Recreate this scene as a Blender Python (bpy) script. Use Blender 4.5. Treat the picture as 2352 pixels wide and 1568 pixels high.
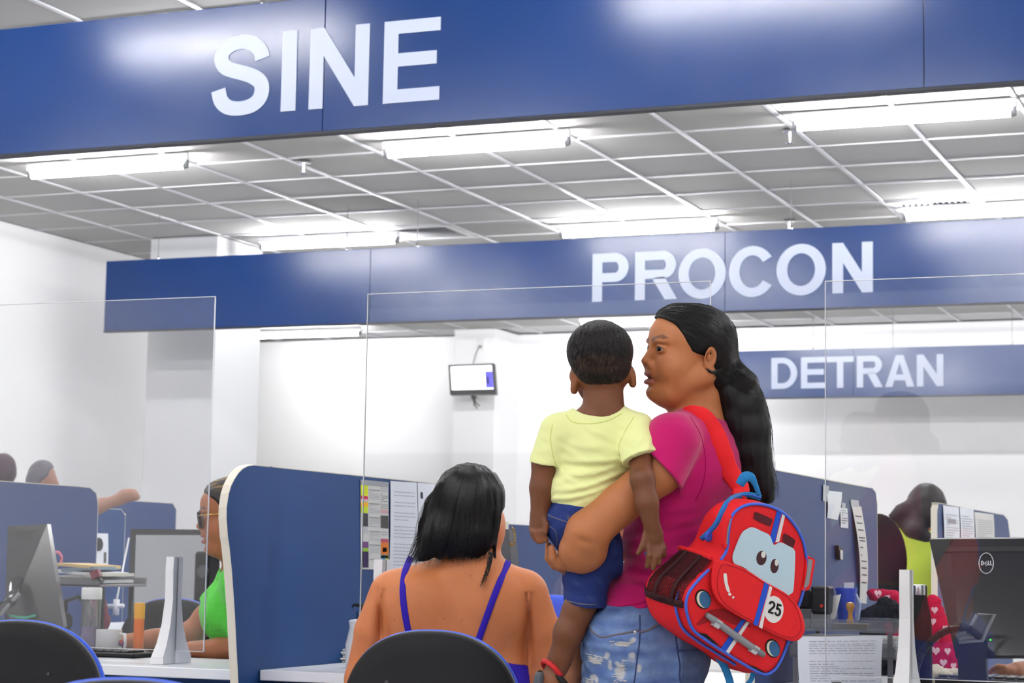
import bpy, bmesh, math, random
import numpy as np
from mathutils import Vector, Matrix

for o in list(bpy.data.objects):
    bpy.data.objects.remove(o)
scene = bpy.context.scene
COL = scene.collection
random.seed(7)
RNG = np.random.default_rng(7)

# ------------------------------------------------------------------ camera
FPX, YAW, PIT, ROL = 4622.16, math.radians(22.2222), math.radians(6.2317), math.radians(0.9711)
CAM = np.array([0.0, 0.0, 1.05])
_fw = np.array([-math.sin(YAW) * math.cos(PIT), math.cos(YAW) * math.cos(PIT), math.sin(PIT)])
_r0 = np.array([math.cos(YAW), math.sin(YAW), 0.0])
_u0 = np.cross(_r0, _fw)
RIGHT = _r0 * math.cos(ROL) + _u0 * math.sin(ROL)
UP = np.cross(RIGHT, _fw)
FWD = _fw
cam_d = bpy.data.cameras.new('camera')
cam = bpy.data.objects.new('camera', cam_d)
COL.objects.link(cam)
cam_d.sensor_width = 36.0
cam_d.sensor_fit = 'HORIZONTAL'
cam_d.lens = FPX / 2352.0 * 36.0
cam_d.clip_end = 100
cam_d.dof.use_dof = True
cam_d.dof.focus_distance = 4.25
cam_d.dof.aperture_fstop = 11.0
m4 = Matrix.Identity(4)
for i in range(3):
    m4[i][0], m4[i][1], m4[i][2], m4[i][3] = RIGHT[i], UP[i], -FWD[i], CAM[i]
cam.matrix_world = m4
scene.camera = cam

# ------------------------------------------------------------------ world, exposure
scene.view_settings.view_transform = 'Standard'
scene.view_settings.look = 'None'
scene.view_settings.gamma = 1.0
scene.view_settings.use_curve_mapping = False
scene.view_settings.exposure = 0.0
scene.cycles.max_bounces = 5
scene.cycles.diffuse_bounces = 3
scene.cycles.glossy_bounces = 2
scene.cycles.transmission_bounces = 4
scene.cycles.transparent_max_bounces = 12
scene.cycles.use_light_tree = False
scene.cycles.caustics_reflective = False
scene.cycles.caustics_refractive = False
world = bpy.data.worlds.new('world')
scene.world = world
world.use_nodes = True
world.node_tree.nodes['Background'].inputs[0].default_value = (0.8, 0.85, 0.9, 1)
world.node_tree.nodes['Background'].inputs[1].default_value = 0.15
TUBE_STRENGTH = 176.0
TUBE_COLOR = (0.99, 0.985, 1.0)


# ------------------------------------------------------------------ picture rays (measuring the place from the photograph)
def ray(u, v):
    return RIGHT * ((u - 1176.0) / FPX) + UP * (-(v - 784.0) / FPX) + FWD


def at_y(u, v, y):
    r = ray(u, v)
    return CAM + r * (y / r[1])


def at_x(u, v, x):
    r = ray(u, v)
    return CAM + r * (x / r[0])


def at_z(u, v, z):
    r = ray(u, v)
    return CAM + r * ((z - CAM[2]) / r[2])


def at_d(u, v, d):
    return CAM + ray(u, v) * d


def project(p):
    q = np.asarray(p, float) - CAM
    d = q @ FWD
    return 1176 + FPX * (q @ RIGHT) / d, 784 - FPX * (q @ UP) / d, d


# ------------------------------------------------------------------ materials
def lin(c):
    return tuple(((x / 255.0) / 12.92 if x / 255.0 <= 0.04045 else ((x / 255.0 + 0.055) / 1.055) ** 2.4) for x in c)


MATS = {}


def mat(name, rgb, rough=0.6, spec=0.5, metal=0.0, var=0.0, vscale=20.0, bump=0.0, bscale=200.0, stretch=None,
        coat=0.0, sheen=0.0, attr=None, sss=0.0, sss_col=None, emit=None, emit_s=0.0, trans=0.0, ior=1.45, alpha=1.0,
        rgb2=None, rvar=0.0):
    """a procedural principled material; rgb is sRGB 0-255"""
    if name in MATS:
        return MATS[name]
    m = bpy.data.materials.new(name)
    m.use_nodes = True
    nt = m.node_tree
    N, L = nt.nodes, nt.links
    b = N['Principled BSDF']
    col = lin(rgb) + (1,)
    b.inputs['Base Color'].default_value = col
    b.inputs['Roughness'].default_value = rough
    b.inputs['Specular IOR Level'].default_value = spec
    b.inputs['Metallic'].default_value = metal
    b.inputs['IOR'].default_value = ior
    b.inputs['Coat Weight'].default_value = coat
    b.inputs['Sheen Weight'].default_value = sheen
    b.inputs['Transmission Weight'].default_value = trans
    b.inputs['Alpha'].default_value = alpha
    if sss:
        b.inputs['Subsurface Weight'].default_value = sss
        b.inputs['Subsurface Radius'].default_value = (0.012, 0.005, 0.003)
        b.inputs['Subsurface Scale'].default_value = 0.6
    if emit is not None:
        b.inputs['Emission Color'].default_value = lin(emit) + (1,)
        b.inputs['Emission Strength'].default_value = emit_s
    tc = N.new('ShaderNodeTexCoord')
    mp = N.new('ShaderNodeMapping')
    L.new(tc.outputs['Object'], mp.inputs['Vector'])
    if stretch:
        mp.inputs['Scale'].default_value = stretch
    src = None
    if attr:
        a = N.new('ShaderNodeAttribute')
        a.attribute_name = attr
        src = a.outputs['Color']
    if var > 0 or rgb2 is not None:
        nz = N.new('ShaderNodeTexNoise')
        nz.inputs['Scale'].default_value = vscale
        nz.inputs['Detail'].default_value = 3
        nz.inputs['Roughness'].default_value = 0.6
        L.new(mp.outputs['Vector'], nz.inputs['Vector'])
        mx = N.new('ShaderNodeMix')
        mx.data_type = 'RGBA'
        ramp = N.new('ShaderNodeMapRange')
        ramp.inputs['From Min'].default_value = 0.3
        ramp.inputs['From Max'].default_value = 0.7
        L.new(nz.outputs['Fac'], ramp.inputs['Value'])
        L.new(ramp.outputs['Result'], mx.inputs['Factor'])
        if src is not None:
            hs1 = N.new('ShaderNodeHueSaturation')
            hs1.inputs['Value'].default_value = 1 - var
            hs2 = N.new('ShaderNodeHueSaturation')
            hs2.inputs['Value'].default_value = 1 + var
            L.new(src, hs1.inputs['Color'])
            L.new(src, hs2.inputs['Color'])
            L.new(hs1.outputs['Color'], mx.inputs['A'])
            L.new(hs2.outputs['Color'], mx.inputs['B'])
        else:
            c2 = lin(rgb2) if rgb2 is not None else tuple(min(1, x * (1 + var)) for x in col[:3])
            mx.inputs['A'].default_value = tuple(x * (1 - var) for x in col[:3]) + (1,)
            mx.inputs['B'].default_value = c2 + (1,)
        L.new(mx.outputs['Result'], b.inputs['Base Color'])
    elif src is not None:
        L.new(src, b.inputs['Base Color'])
    if bump > 0:
        nb = N.new('ShaderNodeTexNoise')
        nb.inputs['Scale'].default_value = bscale
        nb.inputs['Detail'].default_value = 2
        L.new(mp.outputs['Vector'], nb.inputs['Vector'])
        bp = N.new('ShaderNodeBump')
        bp.inputs['Strength'].default_value = bump
        bp.inputs['Distance'].default_value = 0.004
        L.new(nb.outputs['Fac'], bp.inputs['Height'])
        L.new(bp.outputs['Normal'], b.inputs['Normal'])
    if rvar > 0:
        nr = N.new('ShaderNodeTexNoise')
        nr.inputs['Scale'].default_value = 3.0
        nr.inputs['Detail'].default_value = 2
        L.new(mp.outputs['Vector'], nr.inputs['Vector'])
        rr = N.new('ShaderNodeMapRange')
        rr.inputs['To Min'].default_value = rough - rvar
        rr.inputs['To Max'].default_value = rough + rvar
        L.new(nr.outputs['Fac'], rr.inputs['Value'])
        L.new(rr.outputs['Result'], b.inputs['Roughness'])
    MATS[name] = m
    return m


def acrylic_mat(name, tint=(1, 1, 1), haze=0.012):
    """clear sheet: Fresnel mirror over a clear body, a trace of dust haze"""
    m = bpy.data.materials.new(name)
    m.use_nodes = True
    nt = m.node_tree
    N, L = nt.nodes, nt.links
    N.remove(N['Principled BSDF'])
    out = N['Material Output']
    tr = N.new('ShaderNodeBsdfTransparent')
    tr.inputs[0].default_value = tint + (1,)
    gl = N.new('ShaderNodeBsdfGlossy')
    gl.inputs['Roughness'].default_value = 0.02
    gl.inputs['Color'].default_value = (1, 1, 1, 1)
    df = N.new('ShaderNodeBsdfDiffuse')
    df.inputs['Color'].default_value = (0.9, 0.92, 0.95, 1)
    fr = N.new('ShaderNodeFresnel')
    fr.inputs['IOR'].default_value = 1.5
    tc = N.new('ShaderNodeTexCoord')
    nz = N.new('ShaderNodeTexNoise')
    nz.inputs['Scale'].default_value = 4.0
    nz.inputs['Detail'].default_value = 8
    L.new(tc.outputs['Object'], nz.inputs['Vector'])
    mr = N.new('ShaderNodeMapRange')
    mr.inputs['From Min'].default_value = 0.35
    mr.inputs['From Max'].default_value = 0.75
    mr.inputs['To Min'].default_value = haze * 0.4
    mr.inputs['To Max'].default_value = haze * 2.0
    L.new(nz.outputs['Fac'], mr.inputs['Value'])
    m1 = N.new('ShaderNodeMixShader')
    L.new(mr.outputs['Result'], m1.inputs['Fac'])
    L.new(tr.outputs[0], m1.inputs[1])
    L.new(df.outputs[0], m1.inputs[2])
    m2 = N.new('ShaderNodeMixShader')
    L.new(fr.outputs[0], m2.inputs['Fac'])
    L.new(m1.outputs[0], m2.inputs[1])
    L.new(gl.outputs[0], m2.inputs[2])
    L.new(m2.outputs[0], out.inputs['Surface'])
    MATS[name] = m
    return m


def emission_mat(name, rgb, s):
    m = bpy.data.materials.new(name)
    m.use_nodes = True
    N, L = m.node_tree.nodes, m.node_tree.links
    N.remove(N['Principled BSDF'])
    e = N.new('ShaderNodeEmission')
    e.inputs[0].default_value = tuple(rgb) + (1,)
    e.inputs[1].default_value = s
    L.new(e.outputs[0], N['Material Output'].inputs['Surface'])
    MATS[name] = m
    return m


# ------------------------------------------------------------------ objects
def tag(o, label=None, cat=None, group=None, kind=None):
    if label:
        o['label'] = label
    if cat:
        o['category'] = cat
    if group:
        o['group'] = group
    if kind:
        o['kind'] = kind
    return o


def root(name, label, cat, loc=(0, 0, 0), group=None):
    o = bpy.data.objects.new(name, None)
    o.empty_display_size = 0.05
    o.location = tuple(loc)
    COL.objects.link(o)
    return tag(o, label, cat, group)


def link(name, me, m=None, parent=None, smooth=False):
    o = bpy.data.objects.new(name, me)
    if m is not None:
        if isinstance(m, str):
            m = MATS[m]
        if len(me.materials) == 0:
            me.materials.append(m)
    if smooth:
        me.polygons.foreach_set('use_smooth', [True] * len(me.polygons))
    COL.objects.link(o)
    if parent is not None:
        o.parent = parent
        o.matrix_parent_inverse = Matrix.Translation(-Vector(abs_loc(parent)))
    return o


def abs_loc(o):
    v = Vector(o.location)
    p = o.parent
    if p is not None:
        # every part is written in world coordinates: its own location stays zero, only roots carry one
        return Vector((0, 0, 0)) if o.type == 'MESH' else v + abs_loc(p)
    return v


def pydata(name, verts, faces, m=None, parent=None, smooth=False):
    me = bpy.data.meshes.new(name)
    me.from_pydata([tuple(map(float, v)) for v in verts], [], [tuple(int(i) for i in f) for f in faces])
    me.update()
    return link(name, me, m, parent, smooth)


def bm_obj(name, bm, m=None, parent=None, smooth=False):
    me = bpy.data.meshes.new(name)
    bmesh.ops.recalc_face_normals(bm, faces=bm.faces)
    bm.to_mesh(me)
    bm.free()
    return link(name, me, m, parent, smooth)


def bm_box(bm, c, ex, ey, ez, bevel=0.0, seg=1):
    """box round centre c with half-axis vectors ex, ey, ez"""
    c, ex, ey, ez = map(lambda q: np.asarray(q, float), (c, ex, ey, ez))
    vs = []
    for i in (-1, 1):
        for j in (-1, 1):
            for k in (-1, 1):
                vs.append(bm.verts.new(tuple(c + i * ex + j * ey + k * ez)))
    fs = []
    for f in ((0, 1, 3, 2), (4, 6, 7, 5), (0, 4, 5, 1), (2, 3, 7, 6), (0, 2, 6, 4), (1, 5, 7, 3)):
        fs.append(bm.faces.new([vs[i] for i in f]))
    if bevel > 0:
        es = {e for f in fs for e in f.edges}
        bmesh.ops.bevel(bm, geom=list(es), offset=bevel, segments=seg, affect='EDGES', profile=0.5)
    return bm


def box(name, lo, hi, m, parent=None, bevel=0.0, seg=1):
    lo, hi = np.asarray(lo, float), np.asarray(hi, float)
    h = (hi - lo) / 2
    bm = bmesh.new()
    bm_box(bm, (lo + hi) / 2, (h[0], 0, 0), (0, h[1], 0), (0, 0, h[2]), bevel, seg)
    return bm_obj(name, bm, m, parent)


def obox(name, c, ex, ey, ez, m, parent=None, bevel=0.0, seg=1):
    bm = bmesh.new()
    bm_box(bm, c, ex, ey, ez, bevel, seg)
    return bm_obj(name, bm, m, parent)


def prism_pts(bm, front, back):
    """closed solid between two matching outlines (lists of 3-D points)"""
    a = [bm.verts.new(tuple(p)) for p in front]
    b = [bm.verts.new(tuple(p)) for p in back]
    n = len(a)
    for i in range(n):
        bm.faces.new((a[i], a[(i + 1) % n], b[(i + 1) % n], b[i]))
    ea = [bm.edges.get((a[i], a[(i + 1) % n])) for i in range(n)]
    eb = [bm.edges.get((b[i], b[(i + 1) % n])) for i in range(n)]
    bmesh.ops.triangle_fill(bm, use_beauty=True, use_dissolve=False, edges=ea)
    bmesh.ops.triangle_fill(bm, use_beauty=True, use_dissolve=False, edges=eb)
    return bm


def prism(name, front, back, m, parent=None, smooth=False):
    bm = bmesh.new()
    prism_pts(bm, front, back)
    return bm_obj(name, bm, m, parent, smooth)


def bm_tube(bm, pts, rad, n=8, flat=1.0, normal=None, caps=True):
    pts = [np.asarray(p, float) for p in pts]
    k = len(pts)
    rad = [rad] * k if np.isscalar(rad) else rad
    prev = None
    rings = []
    for i, p in enumerate(pts):
        t = pts[min(i + 1, k - 1)] - pts[max(i - 1, 0)]
        t = t / (np.linalg.norm(t) + 1e-12)
        if prev is None:
            ref = np.asarray(normal, float) if normal is not None else (np.array([0, 0, 1.0]) if abs(t[2]) < 0.9 else np.array([1.0, 0, 0]))
            a = ref - t * (ref @ t)
        else:
            a = prev - t * (prev @ t)
        a = a / (np.linalg.norm(a) + 1e-12)
        prev = a
        b = np.cross(t, a)
        rings.append([bm.verts.new(tuple(p + rad[i] * (a * math.cos(q) * flat + b * math.sin(q))))
                      for q in np.linspace(0, 2 * math.pi, n, endpoint=False)])
    for i in range(k - 1):
        for j in range(n):
            bm.faces.new((rings[i][j], rings[i][(j + 1) % n], rings[i + 1][(j + 1) % n], rings[i + 1][j]))
    if caps:
        bm.faces.new(rings[0][::-1])
        bm.faces.new(rings[-1])
    return bm


def tube(name, pts, rad, m, parent=None, n=8, flat=1.0, normal=None, smooth=True):
    bm = bmesh.new()
    bm_tube(bm, pts, rad, n, flat, normal)
    return bm_obj(name, bm, m, parent, smooth)


def spline(pts, n=24, closed=False):
    """Catmull-Rom through points"""
    P = [np.asarray(p, float) for p in pts]
    k = len(P)
    out = []
    segs = k if closed else k - 1
    per = max(2, n // segs)
    for i in range(segs):
        if closed:
            p0, p1, p2, p3 = P[(i - 1) % k], P[i], P[(i + 1) % k], P[(i + 2) % k]
        else:
            p1, p2 = P[i], P[i + 1]
            p0 = P[i - 1] if i > 0 else 2 * p1 - p2
            p3 = P[i + 2] if i + 2 < k else 2 * p2 - p1
        for t in np.linspace(0, 1, per, endpoint=False):
            out.append(0.5 * ((2 * p1) + (-p0 + p2) * t + (2 * p0 - 5 * p1 + 4 * p2 - p3) * t * t + (-p0 + 3 * p1 - 3 * p2 + p3) * t ** 3))
    if not closed:
        out.append(P[-1])
    return out


def bm_lathe(bm, c, prof, n=24, axis=(0, 0, 1)):
    """prof: list of (radius, height) from bottom to top about c"""
    c = np.asarray(c, float)
    ax = np.asarray(axis, float)
    ax = ax / np.linalg.norm(ax)
    ref = np.array([1.0, 0, 0]) if abs(ax[0]) < 0.9 else np.array([0, 1.0, 0])
    a = ref - ax * (ref @ ax)
    a /= np.linalg.norm(a)
    b = np.cross(ax, a)
    rings = []
    for r, h in prof:
        rings.append([bm.verts.new(tuple(c + ax * h + max(r, 1e-5) * (a * math.cos(q) + b * math.sin(q))))
                      for q in np.linspace(0, 2 * math.pi, n, endpoint=False)])
    for i in range(len(rings) - 1):
        for j in range(n):
            bm.faces.new((rings[i][j], rings[i][(j + 1) % n], rings[i + 1][(j + 1) % n], rings[i + 1][j]))
    bm.faces.new(rings[0][::-1])
    bm.faces.new(rings[-1])
    return bm


def lathe(name, c, prof, m, parent=None, n=24, axis=(0, 0, 1), smooth=True):
    bm = bmesh.new()
    bm_lathe(bm, c, prof, n, axis)
    o = bm_obj(name, bm, m, parent, smooth)
    if smooth:
        sharpen(o)
    return o


def sharpen(o, deg=40):
    me = o.data
    bm = bmesh.new()
    bm.from_mesh(me)
    for e in bm.edges:
        if len(e.link_faces) == 2 and e.calc_face_angle(0) > math.radians(deg):
            e.smooth = False
    bm.to_mesh(me)
    bm.free()
    me.polygons.foreach_set('use_smooth', [True] * len(me.polygons))


def outline_tube(name, pts, r, m, parent=None, n=6):
    """closed tube"""
    bm = bmesh.new()
    P = list(pts) + [pts[0], pts[1]]
    bm_tube(bm, P, r, n)
    return bm_obj(name, bm, m, parent, True)


# ------------------------------------------------------------------ flat lettering: outlines in a unit cap height
def arc(cx, cy, rx, ry, a0, a1, n=16):
    return [(cx + rx * math.cos(math.radians(t)), cy + ry * math.sin(math.radians(t))) for t in np.linspace(a0, a1, n)]


def strip(outer, inner):
    """quads between two polylines of equal length"""
    return [(outer[i], outer[i + 1], inner[i + 1], inner[i]) for i in range(len(outer) - 1)]


def rect(x0, y0, x1, y1):
    return [((x0, y0), (x1, y0), (x1, y1), (x0, y1))]


T = 0.195


def letter(ch, w, t=T, th=None):
    """quads of a bold grotesque capital of width w and height 1"""
    th = th or t * 0.86
    if ch == 'I':
        return rect(0, 0, w, 1)
    if ch == 'N':
        s = t * 1.28
        return rect(0, 0, t, 1) + rect(w - t, 0, w, 1) + [((t, 1), (t, 1 - s * 1.45), (w - t, 0), (w - t, s * 1.45))]
    if ch == 'E':
        return rect(0, 0, t, 1) + rect(t, 0, w, th) + rect(t, 1 - th, w, 1) + rect(t, 0.5 - th * 0.38, w * 0.94, 0.5 + th * 0.62)
    if ch == 'T':
        return rect(0, 1 - th, w, 1) + rect(w / 2 - t / 2, 0, w / 2 + t / 2, 1 - th)
    if ch == 'L':
        return rect(0, 0, t, 1) + rect(t, 0, w, th)
    if ch in 'OC':
        a0, a1 = (0, 360) if ch == 'O' else (34, 326)
        n = 48
        rx = w / 2 if ch == 'O' else w / 1.86
        return strip(arc(rx, .5, rx, .515, a0, a1, n), arc(rx, .5, rx - t, .515 - th, a0, a1, n))
    if ch == 'D':
        o = [(t, 1)] + arc(w * .42, .5, w * .58, .5, 90, -90, 28) + [(t, 0)]
        i = [(t, 1 - th)] + arc(w * .42, .5, w * .58 - t, .5 - th, 90, -90, 28) + [(t, th)]
        return rect(0, 0, t, 1) + strip(o, i)
    if ch in 'PR':
        b = 0.40 if ch == 'P' else 0.43
        cy = (1 + b) / 2
        o = [(t, 1)] + arc(w - (1 - b) / 2, cy, (1 - b) / 2, (1 - b) / 2, 90, -90, 22) + [(t, b)]
        ry = (1 - b) / 2 - th
        i = [(t, 1 - th)] + arc(w - (1 - b) / 2, cy, (1 - b) / 2 - t, ry, 90, -90, 22) + [(t, b + th)]
        q = rect(0, 0, t, 1) + strip(o, i)
        if ch == 'R':
            q += [((w * .42, b + .01), (w * .42 + t * 1.2, b + .04), (w * 1.03, 0), (w * 1.03 - t * 1.22, 0))]
        return q
    if ch == 'A':
        s = t * 1.12
        xl = lambda y: s + (w / 2 - s) * y / .78
        q = [((0, 0), (s, 0), (w / 2, .78), (w / 2 - s * .52, 1)), ((w / 2 - s * .52, 1), (w / 2, .78), (w / 2, .9), (w / 2, 1))]
        q += [tuple((w - x, y) for x, y in p) for p in q]
        y0, y1 = .21, .21 + th
        return q + [((xl(y0), y0), (w - xl(y0), y0), (w - xl(y1), y1), (xl(y1), y1))]
    if ch == 'S':
        c = [(w * .865, .685), (w * .82, .79), (w * .69, .885), (w * .49, .918), (w * .29, .885), (w * .17, .80), (w * .16, .695), (w * .24, .61), (w * .39, .56),
             (w * .55, .52), (w * .72, .465), (w * .845, .385), (w * .87, .28), (w * .82, .175), (w * .69, .105), (w * .49, .082), (w * .29, .11), (w * .165, .20), (w * .115, .335)]
        P = spline([np.array(p) for p in c], 68)
        # the top and bottom bars are drawn with a slightly thinner pen
        o, i = [], []
        for k, p in enumerate(P):
            d = P[min(k + 1, len(P) - 1)] - P[max(k - 1, 0)]
            d = d / np.linalg.norm(d)
            nrm = np.array([-d[1], d[0]])
            h = t * 0.93 / 2 * (1.0 + 0.16 * abs(d[1]))
            o.append(tuple(p + nrm * h))
            i.append(tuple(p - nrm * h))
        return strip(o, i)
    if ch == '2':
        c = [(w * .12, .70), (w * .18, .84), (w * .38, .925), (w * .62, .925), (w * .82, .83), (w * .86, .68), (w * .74, .53), (w * .5, .36), (w * .28, .2), (w * .2, .1)]
        P = spline([np.array(p) for p in c], 40)
        o, i = [], []
        for k, p in enumerate(P):
            d = P[min(k + 1, len(P) - 1)] - P[max(k - 1, 0)]
            d = d / np.linalg.norm(d)
            nrm = np.array([-d[1], d[0]])
            o.append(tuple(p + nrm * th / 2))
            i.append(tuple(p - nrm * th / 2))
        return strip(o, i) + rect(w * .05, 0, w * .95, th)
    if ch == '5':
        c = [(w * .22, .52), (w * .42, .6), (w * .66, .58), (w * .84, .45), (w * .86, .28), (w * .74, .13), (w * .5, .075), (w * .26, .12), (w * .12, .26)]
        P = spline([np.array(p) for p in c], 40)
        o, i = [], []
        for k, p in enumerate(P):
            d = P[min(k + 1, len(P) - 1)] - P[max(k - 1, 0)]
            d = d / np.linalg.norm(d)
            nrm = np.array([-d[1], d[0]])
            o.append(tuple(p + nrm * th / 2))
            i.append(tuple(p - nrm * th / 2))
        return strip(o, i) + rect(w * .16, 1 - th, w * .92, 1) + [((w * .16, 1 - th), (w * .16 + t, 1 - th), (w * .1 + t, .5), (w * .1, .5))]
    return []


def letter_obj(name, ch, w, fn, thick, m, parent, t=T, th=None):
    """fn(x, y, lift) maps letter coordinates to a 3-D point"""
    vs, fs = [], []
    for q in letter(ch, w, t, th):
        for z in (thick, 0.0):
            k = len(vs)
            vs += [fn(x, y, z) for x, y in q]
        fs.append((k - 4, k - 3, k - 2, k - 1))
        for e in range(4):
            fs.append((k - 4 + e, k + e, k + (e + 1) % 4, k - 4 + (e + 1) % 4))
    return pydata(name, vs, fs, m, parent)

# ================================================================== THE SETTING
CEIL = 3.45
WALL = mat('wall_paint', (249, 249, 250), 0.55, 0.3)
SHADEGREY = mat('shade_grey_wall_paint', (214, 215, 217), 0.6, 0.3)  # grey stands in for the shade on the left pillar
TILE = mat('ceiling_tile_board', (186, 186, 185), 0.9, 0.1, var=0.02, vscale=300)
TBAR = mat('ceiling_bar_paint', (214, 215, 219), 0.35, 0.5)
FLOOR = mat('floor_vinyl', (186, 184, 180), 0.35, 0.5, var=0.04, vscale=3)
BLACK = mat('black_plastic', (22, 22, 24), 0.45, 0.5)
BLACKSOFT = mat('black_rough_plastic', (27, 26, 28), 0.75, 0.3, bump=0.05, bscale=900)
DARKGREY = mat('dark_grey_plastic', (58, 58, 62), 0.4, 0.5)
GREY = mat('grey_plastic', (128, 130, 134), 0.5, 0.5)
WHITE = mat('white_plastic', (238, 238, 238), 0.4, 0.5)
CREAM = mat('cream_edge_band', (226, 220, 203), 0.4, 0.5)
CHROME = mat('brushed_steel', (190, 190, 192), 0.25, 0.5, metal=1.0)
LAMINATE = mat('white_laminate', (232, 234, 238), 0.35, 0.5)
VINYL = mat('blue_sign_vinyl', (12, 48, 102), 0.22, 0.45, var=0.05, vscale=2.5, rvar=0.05)
VINYL_EDGE = mat('sign_edge_dark', (28, 32, 45), 0.5, 0.4)
LETTER = mat('white_vinyl_lettering', (174, 182, 201), 0.4, 0.4)
PANEL = mat('blue_panel_laminate', (20, 62, 116), 0.5, 0.32, var=0.03, vscale=6)
PANEL2 = mat('faded_blue_panel_laminate', (36, 62, 114), 0.45, 0.35, var=0.03, vscale=6)
ACRYLIC = acrylic_mat('clear_acrylic', (1, 1, 1), 0.004)
ACRYLIC_EDGE = mat('acrylic_sheet_edge', (235, 238, 240), 0.25, 0.5, alpha=0.85)  # frosted white, brightened in colour to stand in for edge glow
TUBE = emission_mat('lit_tube', TUBE_COLOR, TUBE_STRENGTH)
PAPER = mat('white_paper', (236, 240, 247), 0.8, 0.2)
PAPER2 = mat('off_white_paper', (226, 226, 222), 0.8, 0.2)
INK = mat('grey_print', (120, 124, 130), 0.8, 0.2)
INKDARK = mat('dark_print', (60, 60, 64), 0.8, 0.2)

fl = box('floor', (-13, -8, -0.1), (6, 20.2, 0), FLOOR)
tag(fl, 'light grey vinyl floor of the service hall', kind='structure')
for nm, lo, hi, m, lb in (
        ('wall_left', (-9.1, -8, 0), (-8.94, 14.9, CEIL), WALL, 'white side wall on the left of the hall'),
        ('wall_recess', (-13, 14.75, 0), (-9.1, 14.9, CEIL), WALL, 'white wall of the recess behind the pillar'),
        ('wall_far', (-13, 19.75, 0), (6, 19.9, CEIL), WALL, 'white far wall behind the rearmost blue sign'),
        ('wall_right', (5.0, -8, 0), (5.15, 19.75, CEIL), WALL, 'white side wall on the right of the hall'),
        ('wall_back', (-8.94, -7.5, 0), (5.0, -7.35, CEIL), WALL, 'white wall at the near end of the hall'),
        ('wall_outer', (-13.1, 14.9, 0), (-13, 19.75, CEIL), WALL, 'white end wall of the recess')):
    tag(box(nm, lo, hi, m), lb, kind='structure')
DARKSHEET = mat('reflection_darkening_sheet', (40, 40, 62), 0.6, 0.3, var=.1, vscale=2)  # added unseen sheet that darkens reflections in the clear acrylic
tag(box('added_dark_sheet', (-8.9, -7.35, 0), (4.95, -7.31, 2.05), DARKSHEET), 'added dark sheet behind the viewer, out of view, to darken reflections', kind='structure')
# square pillar by the left wall
pa, pb = at_y(338, 780, 13.0), at_y(493, 780, 13.0)
pc = at_x(598, 780, pb[0])
pil = box('pillar_left', (pa[0], 13.0, 0), (pb[0], pc[1], CEIL - 0.004), SHADEGREY, bevel=0.006)
tag(pil, 'wide pillar standing by the left wall, its shade painted in as pale grey', kind='structure')
# pillar that carries the screen
qa, qb = at_y(1042, 850, 19.1), at_y(1138, 850, 19.1)
pil2 = box('pillar_far', (qa[0], 19.1, 0), (qb[0], 19.76, CEIL - 0.004), WALL, bevel=0.006)
tag(pil2, 'narrow pale pillar on the far wall behind the wall screen', kind='structure')

# ---- ceiling: backing slab, bars, and every tile that shows as its own piece
ceil = box('ceiling', (-13, -8, CEIL + 0.02), (6, 20, CEIL + 0.12), SHADEGREY)
tag(ceil, 'white suspended ceiling of square tiles', kind='structure')
TX0, TPX, TY0, TPY = -3.96, 0.6255, 10.60, 0.612
kx0, kx1 = int((-12.9 - TX0) / TPX), int((5.9 - TX0) / TPX)
ky0, ky1 = int((-7.9 - TY0) / TPY), int((19.75 - TY0) / TPY)
bm = bmesh.new()
for k in range(kx0, kx1 + 1):
    x = TX0 + k * TPX
    bm_box(bm, (x, 6.0, CEIL + 0.006), (0.012, 0, 0), (0, 13.7, 0), (0, 0, 0.007))
bm_obj('ceiling_bar', bm, TBAR, ceil)['kind'] = 'stuff'
bm = bmesh.new()
for k in range(ky0, ky1 + 1):
    y = TY0 + k * TPY
    bm_box(bm, (-3.5, y, CEIL + 0.0065), (9.4, 0, 0), (0, 0.011, 0), (0, 0, 0.006))
bm_obj('cross_bar', bm, mat('cross_bar_paint', (204, 205, 207), .5, .4), ceil)['kind'] = 'stuff'
tile_bm = bmesh.new()
bm_box(tile_bm, (0, 0, 0), (TPX / 2 - 0.016, 0, 0), (0, TPY / 2 - 0.015, 0), (0, 0, 0.006), 0.003)
tile_me = bpy.data.meshes.new('ceiling_tile')
bmesh.ops.recalc_face_normals(tile_bm, faces=tile_bm.faces)
tile_bm.to_mesh(tile_me)
tile_bm.free()
tile_me.materials.append(TILE)
rest = bmesh.new()
# openings in the grid: two air vents and one dark opening with no tile
OPEN = {}
def grid_cell(u, v):
    p = at_z(u, v, CEIL)
    return math.floor((p[0] - TX0) / TPX), math.floor((p[1] - TY0) / TPY)
VENT_A, VENT_B, DARK = grid_cell(972, 531), grid_cell(2160, 470), grid_cell(815, 470)
count = 0
for i in range(kx0, kx1):
    for j in range(ky0, ky1):
        if (i, j) in (VENT_A, VENT_B, DARK):
            continue
        c = (TX0 + (i + .5) * TPX, TY0 + (j + .5) * TPY, CEIL + 0.013)
        u, v, d = project(c)
        if d > 0.5 and -60 < u < 2412 and -40 < v < 800 and count < 299:
            o = bpy.data.objects.new('ceiling_tile', tile_me)
            COL.objects.link(o)
            o.location = c
            o.rotation_euler = (random.uniform(-.0035, .0035), random.uniform(-.0035, .0035), 0)
            o.parent = ceil
            count += 1
        else:
            bm_box(rest, c, (TPX / 2 - 0.016, 0, 0), (0, TPY / 2 - 0.015, 0), (0, 0, 0.006))
bm_obj('ceiling_tile_field', rest, TILE, ceil)['kind'] = 'stuff'
DARKTILE = mat('stained_tile_board', (150, 150, 149), 0.9, 0.1, var=0.03, vscale=100)
o = bpy.data.objects.new('ceiling_tile', tile_me.copy())
o.data.materials[0] = DARKTILE
COL.objects.link(o)
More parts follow.
